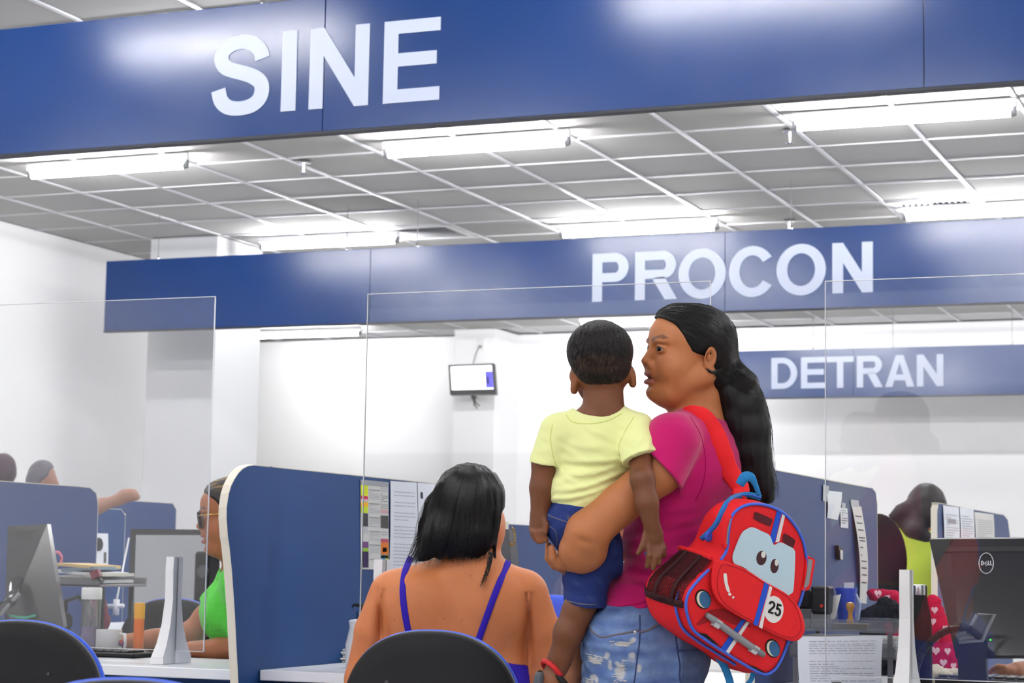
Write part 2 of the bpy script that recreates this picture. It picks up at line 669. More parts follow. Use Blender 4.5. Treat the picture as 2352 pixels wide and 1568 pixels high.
o.location = (TX0 + (DARK[0] + .5) * TPX, TY0 + (DARK[1] + .5) * TPY, CEIL + 0.013)
o.parent = ceil
o['label'] = 'one greyer ceiling tile'

VENTM = mat('vent_metal', (205, 206, 208), 0.4, 0.5)
VENTD = mat('vent_duct', (52, 52, 54), 0.8, 0.2)


def vent(cell, label, nsl, along_x):
    cx, cy = TX0 + (cell[0] + .5) * TPX, TY0 + (cell[1] + .5) * TPY
    r = root('air_vent', label, 'air vent', (cx, cy, CEIL))
    hx, hy = TPX / 2 - 0.016, TPY / 2 - 0.015
    box('duct', (cx - hx, cy - hy, CEIL + 0.012), (cx + hx, cy + hy, CEIL + 0.018), VENTD, r)
    for s in (-1, 1):
        box('frame', (cx - hx, cy + s * (hy - .03) - .03, CEIL - 0.006), (cx + hx, cy + s * (hy - .03) + .03, CEIL + 0.010), VENTM, r, 0.002)
        box('frame', (cx + s * (hx - .03) - .03, cy - hy, CEIL - 0.005), (cx + s * (hx - .03) + .03, cy + hy, CEIL + 0.009), VENTM, r, 0.002)
    for k in range(nsl):
        t = -1 + 2 * (k + .5) / nsl
        if along_x:
            obox('slat', (cx, cy + t * (hy - .06), CEIL + 0.002), (hx - .06, 0, 0), (0, 0.011, 0.008), (0, -0.0008, 0.001), VENTM, r)
        else:
            obox('slat', (cx + t * (hx - .06), cy, CEIL + 0.002), (0.008, 0, 0.006 * (1 if t < 0 else -1)), (0, hy - .06, 0), (-0.0008, 0, 0.001), VENTM, r)


vent(VENT_A, 'square ceiling air vent left of the far middle tube light', 7, True)
vent(VENT_B, 'square ceiling air vent with cross slats above the right end of the second blue sign', 12, False)


def sprinkler(u, v, label):
    p = at_z(u, v, CEIL - 0.02)
    r = root('fire_sprinkler', label, 'sprinkler', (p[0], p[1], CEIL))
    c = (p[0], p[1], CEIL - 0.075)
    lathe('flange', c, [(0.04, .062), (0.042, .066), (0.036, .078)], CHROME, r, 20)
    lathe('body', c, [(0.011, .0), (0.012, .03), (0.014, .062)], CHROME, r, 14)
    lathe('deflector', c, [(0.02, -0.004), (0.022, 0.0), (0.006, 0.002)], CHROME, r, 14)


sprinkler(698, 377, 'small fire sprinkler in the ceiling between the left and middle tube lights')
sprinkler(1814, 306, 'small fire sprinkler beside the left end of the right tube light')
sprinkler(1813, 512, 'tiny far sprinkler just above the middle of the second blue sign')

# ---- tube lights
TZ = 0.08
def tube_light(xl, y, label, group=None, vis=True, length=1.16):
    r = root('ceiling_tube_light', label, 'tube light', (xl + length / 2, y, CEIL), group)
    z = CEIL - TZ
    box('housing', (xl - .03, y - .022, CEIL - 0.045), (xl + length + .03, y + .022, CEIL - 0.001), WHITE, r, 0.004)
    bm = bmesh.new()
    bm_tube(bm, [(xl, y, z), (xl + length, y, z)], 0.017, 8 if vis else 4, 1.0, None, False)
    bm_obj('tube', bm, TUBE, r, True)
    if vis:
        for s, x in ((-1, xl), (1, xl + length)):
            lathe('end_cap', (x + s * .012, y, z), [(0.017, -0.014), (0.018, 0.0), (0.012, 0.016)], GREY, r, 12, (s, 0, 0))
            box('bracket', (x + s * .02 - .008, y - .012, z), (x + s * .02 + .008, y + .012, CEIL - 0.02), GREY, r)


ENDS = {False: [((65, 402), (430, 384)), ((890, 355), (1300, 330)), ((1832, 293), (2322, 261))], True: [((602, 568), (910, 555)), ((1296, 541), (1640, 523)), ((2084, 502), (2352, 487))]}
XL = [-7.67, -5.18, -2.69, -0.20, 2.30]
names10 = ['left tube light under the ceiling, first row behind the front sign', 'middle tube light under the ceiling, first row behind the front sign',
           'large right tube light under the ceiling, first row behind the front sign']
names13 = ['left tube light just above the second blue sign', 'middle tube light just above the second blue sign', 'right tube light just above the second blue sign, cut by the picture edge']
for i, x in enumerate(XL):
    for y, nm in ((10.4, names10), (13.4, names13)):
        if i < 3:
            a, b = ENDS[nm is names13][i]
            pa_, pb_ = at_z(*a, CEIL - TZ), at_z(*b, CEIL - TZ)
            tube_light(pa_[0], (pa_[1] + pb_[1]) / 2, nm[i], length=pb_[0] - pa_[0] if i < 2 or nm is names10 else 1.16)
        else:
            tube_light(x, y, 'tube light of the ceiling rows outside the picture', 'tube lights outside the picture', False)
    for y in (-4.2, -1.05, 2.05, 5.2, 8.1, 16.8):
        tube_light(x, y, 'tube light of the ceiling rows outside the picture', 'tube lights outside the picture', False)
p = at_z(598, 773, CEIL - TZ)
tube_light(p[0], p[1], 'tube light seen under the second blue sign above the far wall', None, True)
p = at_z(1338, 748, CEIL - TZ)
tube_light(p[0], p[1], 'far tube light glowing behind the head of the child', None, True)

# ---- hanging fascia signs
def fascia(y, ztop, zbot, x0, x1, label, word, spans, vpair, seams, wires, tw=0.188):
    r = root('hanging_sign', label, 'sign', ((x0 + x1) / 2, y, zbot))
    xs = [x0] + sorted(seams) + [x1]
    for a, b in zip(xs[:-1], xs[1:]):
        box('sign_board', (a + .0015, y, zbot + .006), (b - .0015, y + 0.04, ztop), VINYL, r, 0.001)
    box('bottom_rail', (x0, y - 0.002, zbot - .004), (x1, y + 0.042, zbot + .006), VINYL_EDGE, r)
    z1, z0 = at_y(*vpair[0], y)[2], at_y(*vpair[1], y)[2]
    H = z1 - z0
    for ch, (ua, ub, va, vb) in zip(word, spans):
        xa, xb = at_y(ua, va, y)[0], at_y(ub, vb, y)[0]
        w = (xb - xa) / H
        letter_obj('sign_letter', ch, w, lambda X, Y, l, xa=xa: (xa + X * H, y - 0.0005 - l, z0 + Y * H), 0.003, LETTER, r, tw)
    for x in wires:
        tube('hanger_wire', [(x, y + .02, ztop - .01), (x, y + .02, CEIL)], 0.0025, GREY, r, 5)
        lathe('hanger_hook', (x, y + .02, ztop), [(0.008, -.002), (0.011, 0.012), (0.004, 0.024)], CHROME, r, 8)
    return r


def xs_at(us, v, y):
    return [at_y(u, v, y)[0] for u in us]


Y1, Y2, Y3 = 6.5, 12.05, 18.6
f1t, f1b = at_y(0, 68, Y1)[2], at_y(0, 358, Y1)[2]
fascia(Y1, f1t, f1b, -6.6, 2.5, 'large blue hanging sign with white letters SINE nearest the viewer', 'SINE',
       [(489, 621, 160, 160), (648, 682, 160, 160), (712, 848, 160, 160), (882, 1011, 150, 150)], [(650, 73), (646, 257)],
       xs_at([744, 2122], 150, Y1) + [at_y(2122, 150, Y1)[0] + 1.8], xs_at([596, 1500, 2300], 20, Y1))
f2t, f2b = at_y(243, 600, Y2)[2], at_y(239, 762, Y2)[2]
fascia(Y2, f2t, f2b, at_y(241, 680, Y2)[0], 2.5, 'blue hanging sign with white letters PROCON in the middle of the hall', 'PROCON',
       [(1361, 1444, 640, 640), (1459, 1553, 630, 630), (1559, 1667, 630, 630), (1675, 1774, 625, 625), (1784, 1897, 620, 620), (1912, 2005, 610, 610)],
       [(1363, 583), (1361, 693)], xs_at([850, 1665], 640, Y2) + [at_y(1665, 640, Y2)[0] + 2.4], xs_at([360, 793, 955, 1815], 590, Y2), 0.215)
f3t, f3b = at_y(1745, 805, Y3)[2], at_y(1745, 915, Y3)[2]
fascia(Y3, f3t, f3b, at_y(1560, 860, Y3)[0], 1.5, 'blue hanging sign with white letters DETRAN farthest back', 'DETRAN',
       [(1772, 1831, 858, 858), (1840, 1896, 857, 857), (1899, 1961, 855, 855), (1968, 2026, 854, 854), (2033, 2100, 853, 853), (2106, 2167, 852, 852)],
       [(1773, 822), (1771, 893)], xs_at([1960], 850, Y3), xs_at([1867, 2050, 2324], 800, Y3), 0.205)

# ================================================================== PARTITIONS, DESKS, ACRYLIC SHEETS
DESK = 0.745           # height of the desk tops
PTOP = 1.05 + 0.247    # height of the partition panels
PTH = 0.022


def panel(name_label, x, prof, m=PANEL, edge=CREAM, group=None):
    """upright partition in a plane of constant x; prof: (y, z) outline, first the near edge from the floor up"""
    r = root('partition_panel', name_label, 'partition', (x, prof[0][0], 0), group)
    # the board is a little thinner in outline than its edge band
    board = []
    cy = np.mean([p[0] for p in prof]); cz = np.mean([p[1] for p in prof])
    prism('board', [(x, y, z) for y, z in prof], [(x - PTH, y, z) for y, z in prof], m, r)
    bm = bmesh.new()
    n = len(prof)
    for i in range(n - 1):
        (y0, z0), (y1, z1) = prof[i], prof[i + 1]
        d = np.array([y1 - y0, z1 - z0]); L_ = np.linalg.norm(d)
        if L_ < 1e-6:
            continue
        d /= L_
        nn = np.array([-d[1], d[0]]) if True else d
        c = np.array([(y0 + y1) / 2, (z0 + z1) / 2]) + nn * 0.0012
        bm_box(bm, (x - PTH / 2, c[0], c[1]), (PTH / 2 + .0008, 0, 0), (0, d[0] * L_ / 2 * 1.02, d[1] * L_ / 2 * 1.02), (0, nn[0] * .0012, nn[1] * .0012))
    bm_obj('edge_band', bm, edge, r)
    return r


def prof_from_px(x, px):
    return [(float(at_x(u, v, x)[1]), float(at_x(u, v, x)[2])) for u, v in px]


# panel B: the big blue wing with the S-shaped near edge
XB = -2.72
wing = prof_from_px(XB, [(547, 1565), (543, 1489), (539, 1409), (532, 1308), (526, 1250), (523, 1232), (520, 1190), (520.5, 1165), (525, 1134), (531, 1115), (538, 1101), (547, 1087), (557, 1077), (569, 1070.5), (583, 1068.5)])
y0 = wing[0][0]
wing = [(y0 + 0.02, 0.0), (y0 + 0.01, 0.4)] + wing
ztop = wing[-1][1]
wing += [(wing[-1][0] + .1, ztop), (6.30, ztop), (6.345, ztop - .012), (6.36, ztop - .05), (6.36, 0.0)]
panelB = panel('tall blue desk partition with a cream S-curved edge left of the woman in straps', XB, wing)

XA = -4.33
pa1 = at_x(0, 1105, XA)
pa2 = at_x(214, 1122, XA)
profA = [(pa1[1] - 1.0, 0), (pa1[1] - 1.0, pa1[2]), (pa2[1] - .1, pa1[2]), (pa2[1] - .02, pa1[2] - .002), (pa2[1] + .02, pa1[2] - .02), (pa2[1] + .035, pa1[2] - .06), (pa2[1] + .05, 0.0)]
panelA = panel('blue desk partition at the left picture edge behind the clear sheet', XA, profA, PANEL2)

XC = -1.352
pc1, pc2 = at_x(1780, 1080, XC), at_x(2008, 1121, XC)
profC = [(4.95, 0), (4.95, pc1[2] - .1), (5.0, pc1[2] - .02), (5.08, pc1[2]), (pc2[1] - .03, pc1[2]), (pc2[1] + .02, pc1[2] - .012), (pc2[1] + .04, pc1[2] - .05), (pc2[1] + .07, 0.0)]
panelC = panel('blue desk partition with taped notes right of the backpack', XC, profC, PANEL2)

XE = -1.38
pe1, pe2 = at_x(2152, 1155, XE), at_x(2310, 1182, XE)
profE = [(pe1[1], 0), (pe1[1], pe1[2] - .03), (pe1[1] + .03, pe1[2]), (pe2[1] - .06, pe1[2]), (pe2[1] + .06, pe1[2] - .02), (pe2[1] + .14, pe1[2] - .12), (pe2[1] + .22, 0.0)]
panelE = panel('far blue partition with sheets of paper behind the black monitor on the right', XE, profE, PANEL2, CREAM)

# panels of the booths further back on the left
def far_panel(label, u0, v0, u1, v1, z, m=PANEL):
    a, b = at_z(u0, v0, z), at_z(u1, v1, z)
    x = (a[0] + b[0]) / 2
    a, b = at_x(u0, v0, x), at_x(u1, v1, x)
    zz = (a[2] + b[2]) / 2
    return panel(label, x, [(a[1], 0), (a[1], zz), (b[1] - .04, zz), (b[1], zz - .03), (b[1] + .01, 0)], m), x, a, b, zz


far_panel('far blue partition with an arm resting on its top edge', 225, 1146, 405, 1156, PTOP + .03, PANEL2)
far_panel('lower far blue partition right of the leaning arm', 290, 1195, 414, 1203, PTOP, PANEL2)
fpx = far_panel('blue partition with the sheet of symbols behind the left desk', 218, 1165, 288, 1172, PTOP - .02, PANEL)
far_panel('blue far partition with a pale edge behind the hip of the child', 1289, 1232, 1420, 1250, PTOP - .10, PANEL)
far_panel('greyish blue far partition between the seated woman and the child', 1168, 1196, 1292, 1218, PTOP - .06, PANEL2)

# ---- desks
def desk(label, x0, x1, y0, y1, th=0.028):
    r = root('service_desk', label, 'desk', ((x0 + x1) / 2, y0, 0))
    box('desk_top', (x0, y0, DESK - th), (x1, y1, DESK), LAMINATE, r, 0.002)
    box('modesty_panel', (x0 + .05, y0 + .28, 0.18), (x1 - .05, y0 + .30, DESK - th), PANEL, r)
    for s in (0, 1):
        x = x0 + .04 if s == 0 else x1 - .04
        box('leg', (x - .02, y0 + .27, 0), (x + .02, y0 + .33, DESK - th), GREY, r, .003)
        box('leg', (x - .02, y1 - .1, 0), (x + .02, y1 - .04, DESK - th), GREY, r, .003)
    return r


yd = at_z(300, 1529, DESK)[1]
dk1 = desk('white desk of the attendant in green, left of the blue wing', XA + .02, XB - PTH - .006, 4.83, 5.32)
box('desk_return', (XA + .02, 5.322, DESK - .028), (-3.56, 6.05, DESK), LAMINATE, dk1, .002)
box('leg', (-3.66, 5.95, 0), (-3.60, 6.01, DESK - .028), GREY, dk1, .003)
desk('white desk in front of the woman in straps', XB + .004, XC - PTH - .004, float(at_x(597, 1535, XB + .004)[1]), 5.62)
dk3 = desk('white desk under the trays and the black monitor on the right', XC + .004, 0.30, 4.86, 5.60)
box('desk_return', (XC + .004, 5.602, DESK - .028), (-.93, 6.05, DESK), LAMINATE, dk3, .002)
box('leg', (-1.02, 5.95, 0), (-.96, 6.01, DESK - .028), GREY, dk3, .003)


def screen_sheet(label, x0, x1, y, z0, z1, group=None):
    r = root('acrylic_screen', label, 'screen', ((x0 + x1) / 2, y, DESK), group)
    t = 0.002
    box('sheet', (x0 + .0015, y - t, z0 + .0015), (x1 - .0015, y + t, z1 - .0015), ACRYLIC, r)
    for a, b in (((x0, z0), (x0 + .002, z1)), ((x1 - .002, z0), (x1, z1)), ((x0, z1 - .002), (x1, z1)), ((x0, z0), (x1, z0 + .002))):
        box('sheet_edge', (a[0], y - t - .0003, a[1]), (b[0], y + t + .0003, b[1]), ACRYLIC_EDGE, r)
    return r


def foot(x, y, zb, h, r, wid=0.046, dep=0.15):
    """white stand: slim slotted post with a flared foot, one each side of the sheet"""
    w = wid / 2
    for s in (-1, 1):
        # outline in (y, z): flares out away from the sheet towards the foot
        prof = [(0.003, 0.0)]
        cur = [(dep / 2, 0.0), (dep / 2, 0.02), (dep / 2 * .72, 0.055), (dep / 2 * .45, 0.11), (dep / 2 * .30, 0.18), (0.026, 0.26), (0.024, h)]
        ring = [(0.003, 0.0)] + cur + [(0.003, h)]
        wd = [w * 1.0] + [w * 1.6, w * 1.55, w * 1.35, w * 1.15, w * 1.05, w, w] + [w]
        f = [(x - wd[i] * .55, y + s * p[0], zb + p[1]) for i, p in enumerate(ring)]
        b = [(x + wd[i] * .55, y + s * p[0], zb + p[1]) for i, p in enumerate(ring)]
        prism('stand_foot', f, b, WHITE, r)


GY = 5.0
gz1 = float(at_y(497, 680, GY)[2])
g1x = float(at_y(482, 1090, GY)[0])
s1 = screen_sheet('clear acrylic sheet in front of the attendant in green', g1x - 1.0, g1x, GY, float(at_y(468, 1497, GY)[2]), gz1)
foot(float(at_y(397, 1400, GY)[0]), GY, DESK + .001, float(at_y(402, 1279, GY)[2]) - DESK, s1)
g2a, g2b = float(at_y(845, 672, GY)[0]), float(at_y(1633, 646, GY)[0])
s2 = screen_sheet('clear acrylic sheet behind the woman in straps', g2a, g2b, GY, DESK + .035, float(at_y(1200, 661, GY)[2]))
foot(float(at_y(875, 1400, GY)[0]), GY, DESK + .001, float(at_y(873, 1285, GY)[2]) - DESK, s2)
foot(g2b - .1, GY, DESK + .001, float(at_y(873, 1285, GY)[2]) - DESK, s2)
g3a = float(at_y(1895, 1000, GY)[0])
s3 = screen_sheet('clear acrylic sheet in front of the black monitor on the right', g3a, g3a + 1.0, GY, DESK + .035, float(at_y(1894, 645, GY)[2]))
foot(float(at_y(2082, 1400, GY)[0]), GY, DESK + .001, float(at_y(2085, 1309, GY)[2]) - DESK, s3)
foot(g3a + .8, GY, DESK + .001, float(at_y(2085, 1309, GY)[2]) - DESK, s3)

# ================================================================== SMOOTH SOLID MODELLER
# Bodies, clothes and bags are grown as smooth unions of rounded cones and ellipsoids on a grid and skinned with surface nets.
# A figure has a local frame parallel to the picture plane at distance d0: u to the right, v down (both in picture units
# at that distance) and w away from the viewer in the same unit.
from mathutils.bvhtree import BVHTree


def waves(seed, n, wl, aniso=(1, 1, 1)):
    g = np.random.default_rng(seed)
    K = g.normal(size=(n, 3))
    K = K / np.linalg.norm(K, axis=1, keepdims=True) * (2 * np.pi / (wl * g.uniform(.6, 1.6, n)))[:, None] * np.array(aniso)
    ph = g.uniform(0, 6.28, n)

    def f(P):
        s = np.zeros(P.shape[:-1], np.float32)
        for k, p in zip(K, ph):
            s += np.sin(P @ k.astype(np.float32) + np.float32(p))
        return s / math.sqrt(n)
    return f


class Frame:
    def __init__(s, d0):
        s.d0, s.s = d0, d0 / FPX

    def img(s, p):
        """a point seen at picture position (u, v) and lying w behind the reference distance"""
        u, v, w = p
        k = 1 + w * s.s / s.d0
        return np.array([1176 + (u - 1176) * k, 784 + (v - 784) * k, w], float)

    def world(s, V):
        V = np.asarray(V, float)
        return CAM + (RIGHT * ((V[..., 0:1] - 1176) * s.s) + UP * (-(V[..., 1:2] - 784) * s.s) + FWD * (s.d0 + V[..., 2:3] * s.s))

    def wp(s, u, v, w=0.0):
        return s.world(s.img((u, v, w)))


class HeadFrame:
    """centimetre frame of a head: a forward, b to the person's left, c up"""

    def __init__(s, fr, o, yaw, pitch, k, roll=0.0):
        s.o = fr.img(o)
        cy, sy = math.cos(yaw), math.sin(yaw)
        f = np.array([-cy, 0, -sy])          # yaw 0 looks to the left of the picture, +90 deg looks at the viewer
        l = np.array([sy, 0, -cy])
        up = np.array([0, -1.0, 0])
        f2 = f * math.cos(pitch) - up * math.sin(pitch)
        up2 = up * math.cos(pitch) + f * math.sin(pitch)
        l2 = l * math.cos(roll) + up2 * math.sin(roll)
        up3 = up2 * math.cos(roll) - l * math.sin(roll)
        s.R = np.array([f2, l2, up3])
        s.k = k

    def pt(s, a, b, c):
        return s.o + (np.array([a, b, c]) * s.k) @ s.R

    def loc(s, P):
        return ((P - s.o) @ s.R.T) / s.k


def axis(lo, hi, *steps):
    """coordinates with denser stretches: steps are (until, step)"""
    out = [lo]
    for until, st in steps:
        n = max(1, int(round((until - out[-1]) / st)))
        out += list(np.linspace(out[-1], until, n + 1)[1:])
    return np.array(out, np.float32)


class Vol:
    def __init__(s, fr, xs, ys, ws):
        s.fr, s.ax = fr, [np.asarray(a, np.float32) for a in (xs, ys, ws)]
        s.d = np.full([len(a) for a in s.ax], 60.0, np.float32)
        s.grow = 0.0

    def _win(s, lo, hi):
        sl = []
        for a, l, h in zip(s.ax, lo, hi):
            i, j = int(np.searchsorted(a, l)), int(np.searchsorted(a, h))
            if j <= i:
                return None
            sl.append(slice(i, j))
        return tuple(sl)

    def _pts(s, sl):
        X, Y, W = (a[q] for a, q in zip(s.ax, sl))
        return X[:, None, None], Y[None, :, None], W[None, None, :]

    def _mix(s, sl, p, k, sub):
        d = s.d[sl]
        if sub:
            p = -p
            h = np.maximum(k - np.abs(d - p), 0) / k if k > 0 else 0
            s.d[sl] = np.maximum(d, p) + (h * h * k * 0.25 if k > 0 else 0)
        else:
            h = np.maximum(k - np.abs(d - p), 0) / k if k > 0 else 0
            s.d[sl] = np.minimum(d, p) - (h * h * k * 0.25 if k > 0 else 0)

    def cone(s, a, ra, b, rb, k=12.0, sub=False, cut=None, img=True, flat=None):
        """rounded cone; cut = list of (point, direction): only the side behind the plane is kept; flat=(dir, factor) squashes it"""
        if img:
            a, b = s.fr.img(a), s.fr.img(b)
        a, b = np.asarray(a, float), np.asarray(b, float)
        ra, rb = ra + s.grow, rb + s.grow
        m = k + 8
        lo = np.minimum(a - ra, b - rb) - m
        hi = np.maximum(a + ra, b + rb) + m
        sl = s._win(lo, hi)
        if sl is None:
            return s
        X, Y, W = s._pts(sl)
        ab = b - a
        L2 = ab @ ab + 1e-9
        t = np.clip(((X - a[0]) * ab[0] + (Y - a[1]) * ab[1] + (W - a[2]) * ab[2]) / L2, 0, 1).astype(np.float32)
        px, py, pw = X - a[0] - ab[0] * t, Y - a[1] - ab[1] * t, W - a[2] - ab[2] * t
        if flat is not None:
            n, fct = np.asarray(flat[0], float), flat[1]
            n = n / np.linalg.norm(n)
            q = (px * n[0] + py * n[1] + pw * n[2]) * (1 / fct - 1)
            px, py, pw = px + n[0] * q, py + n[1] * q, pw + n[2] * q
        p = np.sqrt(px * px + py * py + pw * pw) - (ra + (rb - ra) * t)
        if cut:
            for pt, nn in cut:
                pt = s.fr.img(pt) if img else np.asarray(pt)
                nn = np.asarray(nn, float)
                nn = nn / np.linalg.norm(nn)
                p = np.maximum(p, (X - pt[0]) * nn[0] + (Y - pt[1]) * nn[1] + (W - pt[2]) * nn[2])
        s._mix(sl, p.astype(np.float32), k, sub)
        return s

    def chain(s, pts, k=12.0, **kw):
        """pts: (u, v, w, r) joints"""
        for p, q in zip(pts[:-1], pts[1:]):
            s.cone(p[:3], p[3], q[:3], q[3], k, **kw)
        return s

    def ell(s, c, r, k=12.0, R=None, sub=False, img=True):
        c = s.fr.img(c) if img else np.asarray(c, float)
        r = np.asarray(r, float) + (s.grow if not sub else 0)
        R = np.eye(3) if R is None else R
        ext = np.sqrt(((R * r[:, None]) ** 2).sum(0)) + k + 8
        sl = s._win(c - ext, c + ext)
        if sl is None:
            return s
        X, Y, W = s._pts(sl)
        x, y, w = X - c[0], Y - c[1], W - c[2]
        q = [(x * R[i][0] + y * R[i][1] + w * R[i][2]) for i in range(3)]
        k0 = np.sqrt(sum((q[i] / r[i]) ** 2 for i in range(3)))
        k1 = np.sqrt(sum((q[i] / r[i] ** 2) ** 2 for i in range(3))) + 1e-6
        p = k0 * (k0 - 1.0) / k1
        s._mix(sl, p.astype(np.float32), k, sub)
        return s

    def hell(s, hf, c, r, k=0.6, sub=False, R=None):
        """ellipsoid given in a head frame, centimetres"""
        RR = hf.R if R is None else R @ hf.R
        return s.ell(hf.pt(*c), np.asarray(r) * hf.k, k * hf.k, RR, sub, img=False)

    def hcone(s, hf, a, ra, b, rb, k=0.6, sub=False):
        return s.cone(hf.pt(*a), ra * hf.k, hf.pt(*b), rb * hf.k, k * hf.k, sub, img=False)

    def cut(s, fn, k=3.0):
        """keep where fn(u, v, w) < 0"""
        X, Y, W = s._pts(tuple(slice(0, len(a)) for a in s.ax))
        p = fn(X, Y, W).astype(np.float32)
        h = np.maximum(k - np.abs(s.d - p), 0) / k
        s.d = np.maximum(s.d, p) + h * h * k * 0.25
        return s

    def plane(s, pt, n, k=3.0):
        pt = s.fr.img(pt)
        n = np.asarray(n, float) / np.linalg.norm(n)
        return s.cut(lambda X, Y, W: (X - pt[0]) * n[0] + (Y - pt[1]) * n[1] + (W - pt[2]) * n[2], k)

    def shell(s, th, cutfn):
        """hollow out: cutfn applies the openings after the inside has been remembered"""
        inner = s.d + th
        cutfn(s)
        s.d = np.maximum(s.d, -inner)
        return s

    def disp(s, fn, band=10.0):
        i = np.where(np.abs(s.d) < band)
        P = np.stack([a[q] for a, q in zip(s.ax, i)], -1)
        s.d[i] += fn(P).astype(np.float32)
        return s

    def mesh(s, smooth=1):
        d = s.d
        sg = d < 0
        c = sg[:-1, :-1, :-1].astype(np.int8)
        cnt = np.zeros(np.array(d.shape) - 1, np.int8)
        for i in (0, 1):
            for j in (0, 1):
                for k in (0, 1):
                    cnt += sg[i:d.shape[0] - 1 + i, j:d.shape[1] - 1 + j, k:d.shape[2] - 1 + k]
        I, J, K = np.where((cnt > 0) & (cnt < 8))
        n = len(I)
        idx = np.full(cnt.shape, -1, np.int32)
        idx[I, J, K] = np.arange(n)
        corn = [(i, j, k) for i in (0, 1) for j in (0, 1) for k in (0, 1)]
        val = np.stack([d[I + i, J + j, K + k] for i, j, k in corn], 1)
        pos = np.stack([np.stack([s.ax[0][I + i], s.ax[1][J + j], s.ax[2][K + k]], 1) for i, j, k in corn], 1)
        acc = np.zeros((n, 3), np.float32)
        num = np.zeros(n, np.float32)
        for a in range(8):
            for b in range(a + 1, 8):
                if sum(abs(x - y) for x, y in zip(corn[a], corn[b])) != 1:
                    continue
                va, vb = val[:, a], val[:, b]
                m = (va < 0) != (vb < 0)
                t = np.where(m, va / (va - vb + 1e-12), 0)[:, None]
                acc += np.where(m[:, None], pos[:, a] + (pos[:, b] - pos[:, a]) * t, 0)
                num += m
        V = acc / np.maximum(num, 1)[:, None]
        F = []
        for axn in range(3):
            sl0 = [slice(None)] * 3
            sl1 = [slice(None)] * 3
            sl0[axn], sl1[axn] = slice(0, -1), slice(1, None)
            a, b = sg[tuple(sl0)], sg[tuple(sl1)]
            o1, o2 = [x for x in range(3) if x != axn]
            E = np.where(a != b)
            E = np.stack(E, 1)
            ok = (E[:, o1] > 0) & (E[:, o2] > 0) & (E[:, o1] < d.shape[o1] - 1) & (E[:, o2] < d.shape[o2] - 1)
            E = E[ok]
            q = []
            for da, db in ((-1, -1), (0, -1), (0, 0), (-1, 0)):
                C = E.copy()
                C[:, o1] += da
                C[:, o2] += db
                q.append(idx[C[:, 0], C[:, 1], C[:, 2]])
            q = np.stack(q, 1)
            fl = a[E[:, 0], E[:, 1], E[:, 2]]
            if axn == 1:
                fl = ~fl
            q = np.where(fl[:, None], q, q[:, ::-1])
            F.append(q)
        F = np.concatenate(F)
        F = F[(F >= 0).all(1)]
        for _ in range(smooth):
            A = np.zeros_like(V)
            N_ = np.zeros(n, np.float32)
            for e in range(4):
                i0, i1 = F[:, e], F[:, (e + 1) % 4]
                np.add.at(A, i0, V[i1])
                np.add.at(N_, i0, 1)
                np.add.at(A, i1, V[i0])
                np.add.at(N_, i1, 1)
            V = 0.45 * V + 0.55 * A / np.maximum(N_, 1)[:, None]
        return V, F


def fast_mesh(name, V, F):
    me = bpy.data.meshes.new(name)
    me.vertices.add(len(V))
    me.vertices.foreach_set('co', np.asarray(V, np.float32).ravel())
    me.loops.add(F.size)
    me.loops.foreach_set('vertex_index', np.asarray(F, np.int32).ravel())
    me.polygons.add(len(F))
    me.polygons.foreach_set('loop_start', np.arange(0, F.size, F.shape[1], dtype=np.int32))
    me.polygons.foreach_set('use_smooth', np.ones(len(F), bool))
    me.update(calc_edges=True)
    me.validate()
    return me


class Skin:
    """surface of a Vol in its local frame, with a ray caster"""

    def __init__(s, vol, smooth=1):
        s.fr = vol.fr
        s.V, s.F = vol.mesh(smooth)
        s._bvh = None

    @property
    def bvh(s):
        if s._bvh is None:
            s._bvh = BVHTree.FromPolygons([tuple(map(float, v)) for v in s.V], [tuple(map(int, f)) for f in s.F])
        return s._bvh

    def front(s, u, v, lift=2.0, miss=None):
        """local point on the surface facing the viewer at local (u, v)"""
        h = s.bvh.ray_cast(Vector((u, v, -900)), Vector((0, 0, 1)))
        if h[0] is None:
            return np.array([u, v, miss if miss is not None else 0.0])
        return np.array([h[0][0], h[0][1], h[0][2] - lift])

    def obj(s, name, m, parent=None, color=None, base=None, flip=False):
        W = s.fr.world(s.V)
        if base is not None:
            W = W - np.asarray(base)
        F = s.F[:, ::-1] if flip else s.F
        me = fast_mesh(name, W, F)
        if color is not None:
            C = color(s.V)
            at = me.color_attributes.new('tone', 'FLOAT_COLOR', 'POINT')
            at.data.foreach_set('color', np.concatenate([C, np.ones((len(C), 1))], 1).astype(np.float32).ravel())
        o = link(name, me, m, parent)
        if base is not None:
            o.location = tuple(base)
        return o


